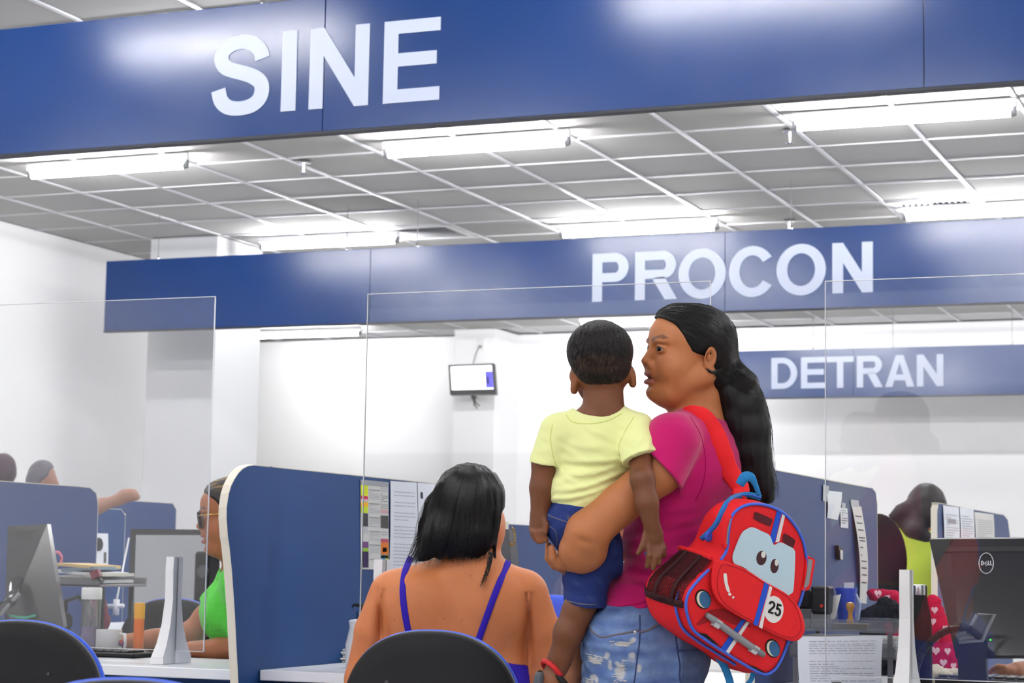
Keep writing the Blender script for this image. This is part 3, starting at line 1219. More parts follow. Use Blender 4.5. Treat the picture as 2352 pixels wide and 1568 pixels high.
def ribbon(name, fr, pts, width, th, m, parent, across=None):
    """flat strap along local points; across = local direction of its width (default: picture-plane normal to the path)"""
    P = spline(pts, max(24, 6 * len(pts)))
    k = len(P)
    wid = [width] * k if np.isscalar(width) else np.interp(np.linspace(0, 1, k), np.linspace(0, 1, len(width)), width)
    bm = bmesh.new()
    rings = []
    for i, p in enumerate(P):
        t = P[min(i + 1, k - 1)] - P[max(i - 1, 0)]
        t /= np.linalg.norm(t) + 1e-9
        a = np.cross(t, np.array([0, 0, 1.0])) if across is None else np.asarray(across, float) - t * (np.asarray(across, float) @ t)
        a /= np.linalg.norm(a) + 1e-9
        n = np.cross(t, a)
        n = n if n[2] < 0 else -n
        ring = []
        for sa, sn in ((-.5, 0), (-.42, 1), (.42, 1), (.5, 0), (.42, -.6), (-.42, -.6)):
            ring.append(bm.verts.new(tuple(fr.world(p + a * wid[i] * sa + n * th * sn))))
        rings.append(ring)
    for i in range(k - 1):
        for j in range(6):
            bm.faces.new((rings[i][j], rings[i][(j + 1) % 6], rings[i + 1][(j + 1) % 6], rings[i + 1][j]))
    bm.faces.new(rings[0][::-1])
    bm.faces.new(rings[-1])
    return bm_obj(name, bm, m, parent, True)


def strands(name, fr, curves, r, m, parent, taper=True):
    """many thin three-sided hairs; curves: arrays (k,3) in the local frame"""
    V, F = [], []
    base = 0
    for P in curves:
        P = np.asarray(P, float)
        k = len(P)
        t = np.gradient(P, axis=0)
        t /= np.linalg.norm(t, axis=1, keepdims=True) + 1e-9
        ref = np.array([0, 0, 1.0])
        a = np.cross(t, ref)
        a /= np.linalg.norm(a, axis=1, keepdims=True) + 1e-9
        b = np.cross(t, a)
        rr = r * (np.sqrt(np.clip(1 - np.linspace(0, 1, k), 0.02, 1)) if taper else np.ones(k))
        for q in (0, 2.09, 4.19):
            V.append(P + (a * math.cos(q) + b * math.sin(q)) * rr[:, None])
        i = np.arange(k - 1)
        for q in range(3):
            q2 = (q + 1) % 3
            F.append(np.stack([base + q * k + i, base + q2 * k + i, base + q2 * k + i + 1, base + q * k + i + 1], 1))
        base += 3 * k
    V, F = np.concatenate(V), np.concatenate(F)
    me = fast_mesh(name, fr.world(V), F)
    return link(name, me, m, parent)


# ------------------------------------------------------------------ a head with a face, in centimetres
def face(v, hf, neck_to=None, fat=0.0, lips=1.0):
    H = lambda *a, **k: v.hell(hf, *a, **k)
    H((1.0, 0, 3.6), (9.0, 7.2, 7.7), 1.0)
    H((4.4, 0, 5.0), (6.6, 6.3, 5.8), 1.5)
    H((5.0, 0, -2.2), (6.0, 6.0 + fat, 7.2), 2.0)
    for s in (-1, 1):
        H((6.6, s * 3.7, -1.6), (3.7, 2.7 + fat * .5, 3.6), 1.5)
        v.hcone(hf, (0.4, s * 5.6, -3.2), 2.2 + fat * .6, (7.6, s * 2.6, -7.0), 2.2, 1.6)
        H((9.3, s * 2.8, 4.0), (1.5, 2.7, 0.9), 1.0)
    H((9.5, 0, -7.1), (2.35, 2.7, 2.0), 1.4)
    H((5.4, 0, -8.0), (4.2, 4.2, 2.6 + fat), 2.2)
    # eye sockets and lids
    for s in (-1, 1):
        H((11.2, s * 3.1, 2.2), (1.5, 1.9, 1.15), 0.9, sub=True)
        H((9.36, s * 3.2, 2.3), (1.30, 1.75, 1.25), 0.25)
        H((10.3, s * 3.5, 2.24), (1.4, 1.35, 0.42), 0.12, sub=True, R=np.array([[math.cos(.3), s * math.sin(.3), 0], [-s * math.sin(.3), math.cos(.3), 0], [0, 0, 1]]))
    # nose
    v.hcone(hf, (10.15, 0, 3.0), 0.72, (12.05, 0, -0.1), 0.78, 0.9)
    H((12.1, 0, -0.45), (0.82, 0.95, 0.72), 0.6)
    for s in (-1, 1):
        H((11.15, s * 1.35, -0.95), (1.1, 0.75, 0.85), 0.45)
    # mouth
    H((10.7, 0, -2.5), (1.2, 2.8, 1.8), 1.0)
    H((11.35, 0, -3.1), (0.85, 2.1, 0.55), 0.4)
    H((11.3, 0, -4.95), (1.02, 2.0, 0.78), 0.4)
    H((12.2, 0, -3.9), (1.4, 2.3, 0.24), 0.25, sub=True)
    H((11.9, 0, -5.95), (0.7, 1.6, 0.4), 0.8, sub=True)


def ear(v, hf, s, b0=7.35):
    t = math.radians(12)
    R = np.array([[math.cos(t), 0, math.sin(t)], [0, 1, 0], [-math.sin(t), 0, math.cos(t)]])
    q = math.radians(24) * s
    Rq = np.array([[math.cos(q), math.sin(q), 0], [-math.sin(q), math.cos(q), 0], [0, 0, 1]])
    R = Rq @ R
    v.hell(hf, (0.0, s * (b0 + .35), 0.3), (1.75, 0.55, 2.65), 0.35, R=R)
    v.hell(hf, (0.55, s * (b0 + .15), -2.1), (0.8, 0.45, 0.85), 0.4)
    v.hell(hf, (0.25, s * (b0 + .95), 0.35), (1.1, 0.85, 1.75), 0.15, R=R, sub=True)
    v.hell(hf, (0.45, s * (b0 + .55), 0.4), (0.32, 0.42, 0.9), 0.3, R=R)


def blend(C, m, col):
    m = np.clip(m, 0, 1)[:, None]
    return C * (1 - m) + np.array(lin(col)) * m


def sstep(x, a, b):
    t = np.clip((x - a) / (b - a), 0, 1)
    return t * t * (3 - 2 * t)


def face_tones(hf, base, lip, brow):
    def f(V):
        P = hf.loc(V)
        C = np.tile(np.array(lin(base)), (len(V), 1))
        a, b, c = P[:, 0], P[:, 1], P[:, 2]
        ab = np.abs(b)
        up = ((b / 2.25) ** 2 + ((c + 3.2) / .62) ** 2)
        lo = ((b / 2.0) ** 2 + ((c + 4.75) / .78) ** 2)
        m = np.maximum(1 - sstep(up, .7, 1.25), 1 - sstep(lo, .7, 1.25)) * (a > 8.5)
        C = blend(C, m * .85, lip)
        yb = np.interp(ab, [1.1, 3.2, 4.2, 5.8], [4.2, 4.85, 5.1, 4.2])
        wd = np.interp(ab, [1.1, 2.0, 4.2, 5.8], [.46, .52, .42, .14])
        m = (1 - sstep(np.abs(c - yb), wd * .7, wd * 1.2)) * (a > 5) * (ab > 1.0) * (1 - sstep(ab, 4.9, 5.5))
        C = blend(C, m * .9, brow)
        # lash line, and nostril shade put into the skin colour
        m = (1 - sstep(((ab - 3.35) / 1.38) ** 2 + ((c - 2.36) / .60) ** 2, .8, 1.05)) * (a > 6.5)
        C = blend(C, m * .8, (38, 26, 22))
        m = (1 - sstep(((ab - .72) / .5) ** 2 + ((c + 1.75) / .35) ** 2, .5, 1.3)) * (a > 10.4)
        C = blend(C, m * .4, (70, 34, 24))
        m = (1 - sstep((b / 2.0) ** 2 + ((c + 3.9) / .22) ** 2, .6, 1.3)) * (a > 9)
        C = blend(C, m * .7, (70, 30, 28))
        return C
    return f


def eyes(fr, hf, parent, iris=(24, 16, 13), look=(1.0, 0.0, 0.0)):
    EW = mat('eye_white', (186, 178, 174), 0.3, 0.3)
    IR = mat('eye_iris_%d_%d_%d' % iris, iris, 0.3, 0.3)
    lk = np.array(look, float)
    lk /= np.linalg.norm(lk)
    for s in (-1, 1):
        c = np.array([9.30, s * 3.2, 2.28])
        for nm, rad, cut, m in (('eye', 1.22, None, EW), ('iris', 1.26, .72, IR)):
            bm = bmesh.new()
            bmesh.ops.create_uvsphere(bm, u_segments=32, v_segments=24, radius=1.0)
            if cut:
                bmesh.ops.delete(bm, geom=[q for q in bm.verts if Vector(q.co).dot(Vector(lk)) < math.cos(cut)], context='VERTS')
            for q in bm.verts:
                q.co = Vector(fr.world(hf.pt(*(c + np.array(q.co) * rad))))
            o = bm_obj(nm, bm, m, parent if nm == 'eye' else last, True)
            last = o


def shut_eye(*a):
    pass

# ================================================================== PEOPLE
HAIR = mat('black_hair', (10, 8, 9), 0.5, 0.3, bump=0.15, bscale=260, stretch=(1, 1, 0.08))
HAIRS = mat('black_hair_strands', (12, 10, 10), 0.42, 0.4)
SKIN = mat('skin', (160, 100, 64), 0.5, 0.4, attr='tone', var=0.05, vscale=30, bump=0.04, bscale=700)
PINK = mat('pink_cotton', (186, 25, 98), 0.85, 0.15, var=0.05, vscale=14, bump=0.15, bscale=900, sheen=0.2)
YELLOW = mat('yellow_cotton', (232, 236, 164), 0.85, 0.15, var=0.03, vscale=14, bump=0.12, bscale=900, sheen=0.2)
DENIM = mat('pale_denim', (96, 122, 170), 0.8, 0.2, attr='tone', var=0.16, vscale=60, bump=0.25, bscale=700)
DENIM2 = mat('dark_denim', (32, 46, 104), 0.8, 0.2, attr='tone', var=0.12, vscale=70, bump=0.25, bscale=700)
GREEN = mat('green_knit', (98, 218, 80), 0.85, 0.15, var=0.06, vscale=30, bump=0.4, bscale=160, sheen=0.2)
INDIGO = mat('indigo_jersey', (46, 24, 160), 0.7, 0.3, bump=0.1, bscale=900)
STITCH = mat('tan_stitching', (104, 100, 108), 0.8, 0.2)

# ------------------------------------------------------------------ 1 the standing woman
FW = Frame(4.12)
hw = HeadFrame(FW, (1603, 825, 0), math.radians(15), 0.0, 10.5)
BF = np.array([-.906, 0, .423])
BL = np.array([-.423, 0, -.906])
BU = np.array([0, 1.0, 0])
BR = np.array([BF, BL, BU])


def w_torso(v, k=25):
    v.ell((1597, 1075, 0), (98, 140, 125), k, BR)
    v.ell((1556, 1150, -8), (98, 128, 100), k, BR)
    v.ell((1545, 1235, 0), (104, 132, 125), k, BR)
    v.ell((1487, 1420, 0), (122, 160, 125), k, BR)
    v.cone((1606, 975, 0), 44, (1543, 1012, -145), 46, k)
    v.cone((1606, 975, 0), 44, (1668, 1012, 145), 46, k)


def w_arms(v, k=14):
    v.chain([(1540, 1018, -146, 50), (1515, 1082, -160, 50), (1427, 1156, -178, 44), (1350, 1222, -186, 47)], k)
    v.chain([(1350, 1222, -186, 47), (1332, 1262, -172, 46)], k)
    v.chain([(1352, 1228, -186, 42), (1350, 1264, -178, 40), (1334, 1268, -165, 42)], k)
    v.chain([(1336, 1268, -165, 44), (1312, 1288, -90, 32), (1300, 1284, -30, 26), (1308, 1270, 20, 24)], k)
    # far arm round the child
    v.chain([(1668, 1018, 146, 50), (1600, 1130, 215, 46), (1470, 1230, 210, 44), (1370, 1275, 110, 36), (1316, 1290, 30, 27), (1298, 1290, -20, 24)], k)
    v.ell((1338, 1243, -238), (24, 5, 10), 12, np.array([[.9, .3, 0], [-.3, .9, 0], [0, 0, 1]]) / .9487, sub=True)
    # clasped fingers at the child's seat
    for i, (w, du) in enumerate(((-160, 0), (-136, -1), (-112, -9), (-88, -9))):
        v.chain([(1306 + du, 1300, w, 12), (1284 + du, 1297, w, 11), (1270 + du, 1282, w - 2, 9.5), (1268 + du, 1260 - 3 * i, w - 2, 7.5)], 4)


xs = axis(1225, 0, (1462, 4), (1702, 2.2), (1735, 5))
ys = axis(690, 0, (960, 2.2), (1420, 4), (1600, 6), (2520, 14))
ws = axis(-270, 0, (-95, 4.5), (95, 2.6), (300, 6))
v = Vol(FW, xs, ys, ws)
face(v, hw, fat=0.45)
ear(v, hw, 1)
ear(v, hw, -1)
v.cone((1601, 890, 0), 52, (1603, 985, 3), 60, 22)
v.cone((1560, 915, 0), 24, (1575, 950, 0), 34, 22)
w_torso(v)
w_arms(v)
for s, u in ((-1, 1450), (1, 1505)):
    v.chain([(u, 1480, s * 82, 100), (u - 5, 1940, s * 84, 62), (u + 15, 2000, s * 84, 58), (u + 25, 2370, s * 84, 36)], 20)
sk = Skin(v)
base_w = FW.wp(1485, 2470, 0)
base_w[2] = 0.0
tones = face_tones(hw, (174, 108, 66), (150, 84, 76), (58, 38, 30))


def wtone(V):
    C = tones(V)
    P = hw.loc(V)
    # hand and forearm a little deeper
    C = blend(C, sstep(V[:, 1], 1180, 1290) * .35 * (V[:, 1] < 1330), (122, 72, 42))
    C = blend(C, (1 - sstep(np.hypot(V[:, 0] - 1342, V[:, 1] - 1246), 6, 26)) * .2 * (V[:, 2] < -100), (94, 54, 34))
    C = blend(C, sstep(P[:, 2], 2.5, 8) * .5 * (P[:, 0] > 0), (190, 124, 84))  # lamp light on the forehead put into the skin colour
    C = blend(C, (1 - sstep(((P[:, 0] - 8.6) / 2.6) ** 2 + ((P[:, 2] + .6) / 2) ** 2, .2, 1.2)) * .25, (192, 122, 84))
    return C


woman = sk.obj('person', SKIN, None, wtone, base_w)
tag(woman, 'standing woman in a pink shirt and ripped jeans holding the child, backpack on her shoulder', 'person')
eyes(FW, hw, woman, look=(1.0, 0.3, -.04))

# pink shirt
wn = waves(11, 9, 90, (0.55, 1.6, 0.7))
wn2 = waves(12, 8, 30, (0.6, 1.4, 0.6))
xs = axis(1320, 0, (1720, 3))
ys = axis(925, 0, (1430, 3))
ws = axis(-250, 0, (-90, 3.2), (240, 6))
v = Vol(FW, xs, ys, ws)
v.grow = 8
w_torso(v, 25)
ad = np.array([-.70, .66, -.1])
v.cone((1543, 1012, -146), 54, (1500, 1100, -166), 60, 20, cut=[((1521, 1078, -162), ad)])
v.cone((1666, 1012, 146), 54, (1630, 1100, 200), 60, 20, cut=[((1640, 1080, 195), (-.45, .8, .4))])
v.grow = 0


def wr(P):
    y = P[:, 1]
    lo = sstep(y, 1120, 1240)
    n = np.abs(wn(P))
    return (n * 4.5 * lo - 1.5 * lo) + wn2(P) * 0.6 + 0.5 * np.sin((y - .22 * (1343 - P[:, 0])) / 5.5) * sstep(y, 1385, 1400) * 0


v.disp(wr)


def wcut(v):
    v.cut(lambda X, Y, W: (X - 1343) * .21 + (Y - 1403) * .978 + 3 * np.sin(X / 31.0), 3)
    v.cone((1600, 860, 0), 64, (1602, 940, 2), 66, 4, sub=True)


v.shell(9, wcut)
shirt = Skin(v)
sh_o = shirt.obj('t_shirt', PINK, woman)
# sleeve seam and hem seams as raised threads
def seam(sk_, name, pts, r, m, parent, lift=1.0, n=40):
    P = spline([np.array([p[0], p[1]], float) for p in pts], n)
    Q = [sk_.fr.world(sk_.front(p[0], p[1], lift)) for p in P]
    return tube(name, Q, r, m, parent, 5)


PINKD = mat('pink_cotton_seam', (158, 18, 82), 0.9, 0.1)
seam(shirt, 'sleeve_seam', [(1573, 952), (1598, 1000), (1608, 1050), (1602, 1100), (1585, 1140)], 0.0012, PINKD, sh_o, 0)
seam(shirt, 'hem_seam', [(1352, 1386), (1400, 1377), (1450, 1368), (1500, 1356), (1530, 1347)], 0.0010, PINKD, sh_o, 0)

# hair: cap and ponytail
xs = axis(1480, 0, (1800, 2.6))
ys = axis(685, 0, (1170, 2.6))
ws = axis(-105, 0, (110, 3))
v = Vol(FW, xs, ys, ws)
v.hell(hw, (0.7, 0, 4.1), (9.55, 7.95, 8.1), 1.5)
v.hell(hw, (4.8, 0, 7.0), (5.35, 6.5, 5.1), 1.5)
v.hell(hw, (-3.4, 0, -1.4), (5.2, 6.2, 6.4), 2.0)


def hcut(X, Y, W):
    Q = np.stack(np.broadcast_arrays(X, Y, W), -1).astype(np.float32)
    P = hw.loc(Q)
    al = np.interp(P[..., 2], [-9.5, -6, -4, -2.6, -1.2, .6, 1.2, 1.8, 4.6, 7.5, 9.0, 9.9], [-3.6, -2.2, -1.6, -1.3, -1.6, -.6, 2.4, 3.8, 5.3, 7.0, 9.0, 12])
    return (P[..., 0] - al) * hw.k * .8


v.cut(hcut, 4)
v.chain([(1662, 834, 0, 34), (1688, 853, 4, 18), (1708, 880, 5, 30), (1716, 930, 5, 42), (1722, 985, 2, 45), (1728, 1040, 0, 42), (1738, 1080, 0, 36), (1752, 1112, -2, 27), (1764, 1142, -2, 16)], 14)
v.chain([(1690, 870, 0, 26), (1676, 905, 0, 30), (1690, 960, 0, 30), (1700, 1030, 0, 30), (1712, 1085, 0, 28), (1726, 1140, 4, 22)], 14)
hn = waves(21, 10, 26, (1.6, .35, 1.2))
v.disp(lambda P: hn(P) * .7)
hs = Skin(v)
hair = hs.obj('hair', HAIR, woman)
hair['label'] = 'long black hair in a ponytail'
g = np.random.default_rng(3)
curves = []
tie = np.array([1690, 852, 4.0])
C0 = hw.pt(0.8, 0, 2.5)
for _ in range(900):
    c = g.uniform(-6, 9.4)
    bb = g.uniform(-6.5, 6.8)
    st = hw.pt(np.interp(c, [-6, 0, 2, 9.4], [-2, -.5, 3, 8.8]) - g.uniform(0, 5), bb if c > 5 else abs(bb) * .3 + 5.5, c) + g.normal(0, 2, 3)
    P = []
    for t in np.linspace(0, 1, 14):
        q = st + (tie + g.normal(0, 1) - st) * t
        d = q - C0
        d /= np.linalg.norm(d) + 1e-6
        h = hs.bvh.ray_cast(Vector(C0 + d * 230), Vector(-d))
        if h[0] is None:
            break
        P.append(np.array(h[0]) + d * (0.6 + .5 * math.sin(3 * t)))
    if len(P) > 4:
        curves.append(np.array(P))
chain = np.array([(1690, 856), (1706, 884), (1716, 930), (1722, 985), (1728, 1040), (1740, 1085), (1756, 1115), (1768, 1148)], float)
rad = np.array([14, 30, 42, 46, 44, 38, 30, 22])
for i in range(560):
    th = g.uniform(0, 2 * math.pi)
    k = g.uniform(.55, 1.08)
    ph = g.uniform(0, 6)
    e = g.uniform(.72, 1.0)
    P = []
    for t in np.linspace(0, e, 26):
        x = t * (len(chain) - 1)
        c = np.array([np.interp(x, range(len(chain)), chain[:, 0]), np.interp(x, range(len(chain)), chain[:, 1])])
        r = np.interp(x, range(len(chain)), rad) * k
        P.append((c[0] + r * math.cos(th) + 3.5 * math.sin(t * 9 + ph), c[1] + 2 * math.sin(t * 7 + ph), r * .85 * math.sin(th)))
    curves.append(np.array(P))
for i in range(46):   # flyaway ends by the backpack
    u = g.uniform(1715, 1770)
    P = [(u + 8 * math.sin(t * 4 + i) + t * g.uniform(-6, 16), 1060 + t * g.uniform(60, 95), g.uniform(-20, 10)) for t in np.linspace(0, 1, 10)]
    P = np.array(P); P[:, 2] = P[0, 2]
    curves.append(P)
strands('hair_strands', FW, curves, .75, HAIRS, hair)
# the lock of hair tucked over the ear lobe
lock = []
for i in range(30):
    o = g.normal(0, 1.8, 3)
    lock.append(np.array([hw.pt(*q) + o for q in ((1.0, 7.6, -1.6), (.2, 8.0, -2.6), (-1.2, 7.8, -2.7), (-2.8, 7.0, -2.0))]))
    lock.append(np.array([hw.pt(*q) + o for q in ((1.3, 7.2, -3.6), (.6, 7.5, -3.7), (-1.0, 7.3, -3.4), (-2.8, 6.8, -2.6))]))
strands('loose_lock', FW, [np.array(spline(list(l), 12)) for l in lock], 1.2, HAIRS, hair)

# jeans
xs = axis(1300, 0, (1665, 3.2))
ys = axis(1330, 0, (1580, 3.2), (2410, 12))
ws = axis(-215, 0, (-60, 3.4), (220, 8))
v = Vol(FW, xs, ys, ws)
v.ell((1487, 1425, 0), (126, 164, 125), 20, BR)
v.chain([(1445, 1478, -82, 112), (1440, 1620, -84, 100), (1445, 1940, -84, 76), (1468, 2380, -84, 58)], 22)
v.chain([(1505, 1478, 82, 112), (1500, 1940, 84, 76), (1520, 2380, 84, 58)], 22)
v.ell((1520, 1500, -60), (112, 100, 130), 25, BR)
jn, jn2 = waves(31, 9, 70, (.5, 1.5, .6)), waves(32, 8, 26, (.5, 1.4, .6))
v.disp(lambda P: np.abs(jn(P)) * 4.0 * (1 - sstep(P[:, 0], 1420, 1520)) + jn(P) * 1.2 + jn2(P) * .6)
v.cut(lambda X, Y, W: (1352 - Y) + (X - 1480) * -.2, 3)
jk = Skin(v)
tn, tn2 = waves(41, 10, 46, (.5, 1.4, .6)), waves(42, 10, 14, (.8, .9, .8))


def jtone(V):
    C = np.tile(np.array(lin((94, 118, 164))), (len(V), 1))
    C = blend(C, sstep(tn(V), -.2, 1.2) * .5, (128, 150, 188))
    C = blend(C, sstep(-tn(V), .3, 1.4) * .45, (52, 70, 128))
    # back pocket and seat in a darker wash
    C = blend(C, sstep(V[:, 0], 1546, 1556) * .75, (58, 66, 88))
    rips = [(1362, 1490, 17, 10), (1386, 1478, 7, 8), (1414, 1510, 13, 26), (1352, 1547, 16, 14), (1418, 1450, 22, 6), (1442, 1443, 10, 7), (1360, 1530, 10, 8), (1392, 1500, 5, 14), (1440, 1478, 9, 12), (1455, 1505, 8, 10)]
    for (u, y, ru, rv) in rips:
        q = ((V[:, 0] - u) / ru) ** 2 + ((V[:, 1] - y) / rv) ** 2 + .35 * tn2(V)
        C = blend(C, (1 - sstep(q, .2, 1.1)) * .72 * (V[:, 2] < 0), (206, 202, 194))
    return C


jeans = jk.obj('jeans', DENIM, woman, jtone)
JT = mat('denim_seam', (54, 66, 104), 0.85, 0.2)
seam(jk, 'side_seam', [(1459, 1390), (1457, 1440), (1452, 1480), (1446, 1530), (1438, 1575)], 0.0016, JT, jeans, -.2)
seam(jk, 'pocket_seam', [(1346, 1412), (1356, 1430), (1376, 1438), (1410, 1430), (1456, 1421)], 0.0022, STITCH, jeans, -.4)
seam(jk, 'pocket_seam', [(1456, 1426), (1480, 1420), (1500, 1410), (1520, 1398)], 0.0024, STITCH, jeans, -.4)
seam(jk, 'back_pocket', [(1538, 1430), (1543, 1470), (1548, 1500), (1551, 1540), (1580, 1562)], 0.0018, JT, jeans, -.2)
seam(jk, 'back_pocket', [(1546, 1470), (1580, 1471), (1610, 1470)], 0.0018, JT, jeans, -.2)
q = jk.front(1447, 1425, 1.5)
lathe('rivet', FW.world(q), [(0.0034, 0), (0.0034, .0012), (0.0015, .002)], CHROME, jeans, 12, -FWD)
# frayed threads across the rips
thr = []
for (u, y, ru, rv) in [(1362, 1490, 17, 10), (1414, 1510, 13, 26), (1352, 1547, 16, 14), (1418, 1450, 22, 5)]:
    for i in range(16):
        a, b = u + g.uniform(-ru, ru), y + g.uniform(-rv, rv)
        L_ = g.uniform(6, 14)
        P = [jk.front(a + t * L_ - L_ / 2, b + g.normal(0, .4), 1.2) for t in np.linspace(0, 1, 5)]
        thr.append(np.array(P))
strands('frayed_threads', FW, thr, .7, mat('frayed_cotton', (222, 216, 204), .9, .1), jeans, False)
for s, u in ((-1, 1470), (1, 1530)):   # shoes, below the picture
    xs = axis(1320, 0, (1600, 8)); ys = axis(2345, 0, (2505, 8)); ws = axis(-160, 0, (170, 8))
    v = Vol(FW, xs, ys, ws)
    v.cone((u, 2415, s * 84), 34, (u - 110, 2443, s * 84 + 30), 26, 10)
    v.cone((u + 10, 2375, s * 84), 30, (u, 2425, s * 84), 34, 10)
    v.cut(lambda X, Y, W: Y - 2468, 3)
    Skin(v).obj('shoe', BLACKSOFT, woman)

# ------------------------------------------------------------------ 2 the child on her arm
xs = axis(1200, 0, (1545, 2.4))
ys = axis(725, 0, (1320, 2.4), (1660, 3.4))
ws = axis(-300, 0, (-60, 3.0), (160, 6))
v = Vol(FW, xs, ys, ws)
hcen = -112
v.ell((1378, 806, hcen), (72, 68, 82), 10)
v.ell((1383, 846, hcen), (60, 46, 62), 14)
hc = HeadFrame(FW, (1378, 836, hcen + 4), math.radians(-90), 0.0, 8.6)
face(v, hc, fat=.3)
for u, y, s in ((1321, 878, -1), (1451, 863, 1)):
    t = math.radians(10 * s)
    R = np.array([[math.cos(t), -math.sin(t), 0], [math.sin(t), math.cos(t), 0], [0, 0, 1]])
    v.ell((u, y, hcen - 2), (9.5, 25, 13), 5, R)
    v.ell((u + s * 2, y + 18, hcen - 2), (8, 9, 9), 4)
    v.ell((u + s * 6, y - 4, hcen - 16), (5, 14, 6), 3, R, sub=True)
v.cone((1386, 876, hcen + 4), 43, (1386, 950, hcen), 48, 14)
v.ell((1370, 1030, hcen), (80, 94, 48), 18)
v.ell((1345, 1130, hcen), (68, 64, 50), 18)
v.cone((1385, 955, hcen), 34, (1285, 995, hcen - 4), 30, 16)
v.cone((1385, 955, hcen), 34, (1462, 992, hcen - 12), 30, 16)
# his left arm, hanging on the picture's left
v.chain([(1282, 992, hcen, 32), (1252, 1060, hcen, 29), (1246, 1120, hcen - 3, 28), (1241, 1176, hcen - 6, 22)], 10)
v.ell((1238, 1206, hcen - 6), (22, 34, 24), 12)
for i in range(4):
    y = 1214 + i * 6.5
    v.chain([(1222 + i * 2.2, y, hcen - 10 - i, 8), (1226 + i * 4, y + 8, hcen - 24, 7.5), (1246 + i * 2.5, y + 6, hcen - 26, 7)], 2.5)
v.chain([(1248, 1186, hcen - 20, 8), (1254, 1206, hcen - 28, 8), (1252, 1222, hcen - 32, 6.5)], 3)
# his right arm over her sleeve
v.chain([(1462, 992, hcen - 14, 33), (1470, 1050, -190, 26), (1475, 1100, -238, 26), (1486, 1155, -250, 25), (1497, 1206, -252, 18)], 10)
v.ell((1500, 1230, -252), (23, 29, 13), 8)
for a, b, c, r in (((1484, 1228, -254), (1476, 1254, -258), (1466, 1270, -258), 6.6), ((1489, 1250, -256), (1492, 1275, -262), (1486, 1300, -258), 6.6),
                   ((1500, 1254, -254), (1506, 1280, -262), (1500, 1304, -258), 6.6), ((1510, 1250, -252), (1516, 1272, -260), (1514, 1293, -258), 6.2),
                   ((1517, 1240, -250), (1524, 1258, -256), (1526, 1276, -255), 5.6)):
    v.chain([a + (r + 1.6,), b + (r + .8,), c + (r - .8,)], 3)
# legs
v.chain([(1336, 1225, hcen, 44), (1345, 1370, hcen, 33), (1328, 1400, hcen - 4, 34), (1306, 1452, hcen - 8, 33), (1288, 1508, hcen - 6, 25), (1280, 1530, hcen - 4, 24)], 12)
v.chain([(1283, 1520, hcen - 4, 24), (1266, 1560, hcen - 12, 22), (1262, 1610, hcen - 14, 18)], 10)
v.chain([(1330, 1225, -60, 52), (1340, 1370, 60, 38), (1330, 1450, 60, 32), (1318, 1540, 60, 24), (1310, 1610, 50, 20)], 12)
ck = Skin(v)
base_c = FW.wp(1310, 1640, hcen)


def ctone(V):
    C = np.tile(np.array(lin((104, 60, 34))), (len(V), 1))
    C = blend(C, sstep(V[:, 1], 1000, 1200) * .4, (90, 51, 29))
    m = sstep(V[:, 1], 1190, 1240) * (V[:, 0] < 1275) * (V[:, 1] < 1262)
    C = blend(C, m * .5, (160, 98, 66))
    C = blend(C, sstep(V[:, 1], 1500, 1560) * .5, (170, 112, 80))
    C = blend(C, ((V[:, 1] > 1255) & (V[:, 0] > 1470) & (V[:, 1] < 1310)) * .3, (140, 90, 60))
    for u, y in ((1321, 878), (1451, 863)):
        C = blend(C, (1 - sstep(np.hypot(V[:, 0] - u, V[:, 1] - y), 14, 32)) * .6, (142, 84, 48))
    return C


child = ck.obj('person', SKIN, None, ctone, base_c)
tag(child, 'small child in a yellow shirt and denim shorts carried with back to the viewer', 'person')

eyes(FW, hc, child)
# hair of the child
xs = axis(1290, 0, (1465, 2.0)); ys = axis(725, 0, (905, 2.0)); ws = axis(-215, 0, (0, 2.6))
v = Vol(FW, xs, ys, ws)
v.ell((1378, 806, hcen), (75, 70.5, 84), 10)
v.ell((1383, 846, hcen - 1), (62.5, 48, 63.5), 14)


def chc(X, Y, W):
    yb = np.interp(X, [1290, 1306, 1318, 1345, 1375, 1400, 1425, 1440, 1455, 1465], [846, 850, 862, 884, 893, 889, 872, 856, 846, 844])
    return (Y - yb[..., :]) if False else (Y - yb)


v.cut(chc, 3)
v.cut(lambda X, Y, W: W - (-75 + (Y - 800) * -.3), 3)
cn = waves(51, 12, 9, (1, 1, 1))
v.disp(lambda P: cn(P) * .35)
chs = Skin(v)


def chtone(V):
    C = np.tile(np.array(lin((20, 15, 14))), (len(V), 1))
    C = blend(C, (1 - sstep(((V[:, 0] - 1368) / 62) ** 2 + ((V[:, 1] - 835) / 26) ** 2, .2, 1.2)) * .55, (66, 44, 32))
    C = blend(C, sstep(V[:, 1], 868, 894) * .6, (70, 45, 30))
    return C


CHAIR = mat('short_dark_hair', (24, 18, 16), 0.6, 0.35, attr='tone', var=0.25, vscale=240, bump=0.5, bscale=700)
ch_o = chs.obj('hair', CHAIR, child, chtone)
curves = []
for i in range(900):
    u = g.uniform(1308, 1449); y = g.uniform(738, 880)
    p = chs.front(*FW.img((u, y, -190))[:2], 0.2)
    if p[2] == 0.0:
        continue
    d = np.array([(u - 1380) * .05 + g.normal(0, 1.2), 9 + g.normal(0, 2), -1.2])
    e = chs.front(p[0] + d[0], p[1] + d[1], 1.0)
    if e[2] == 0.0:
        continue
    curves.append(np.array([p, (p + e) / 2 + (0, 0, -.8), e]))
strands('hair_strands', FW, curves, .55, HAIRS, ch_o)

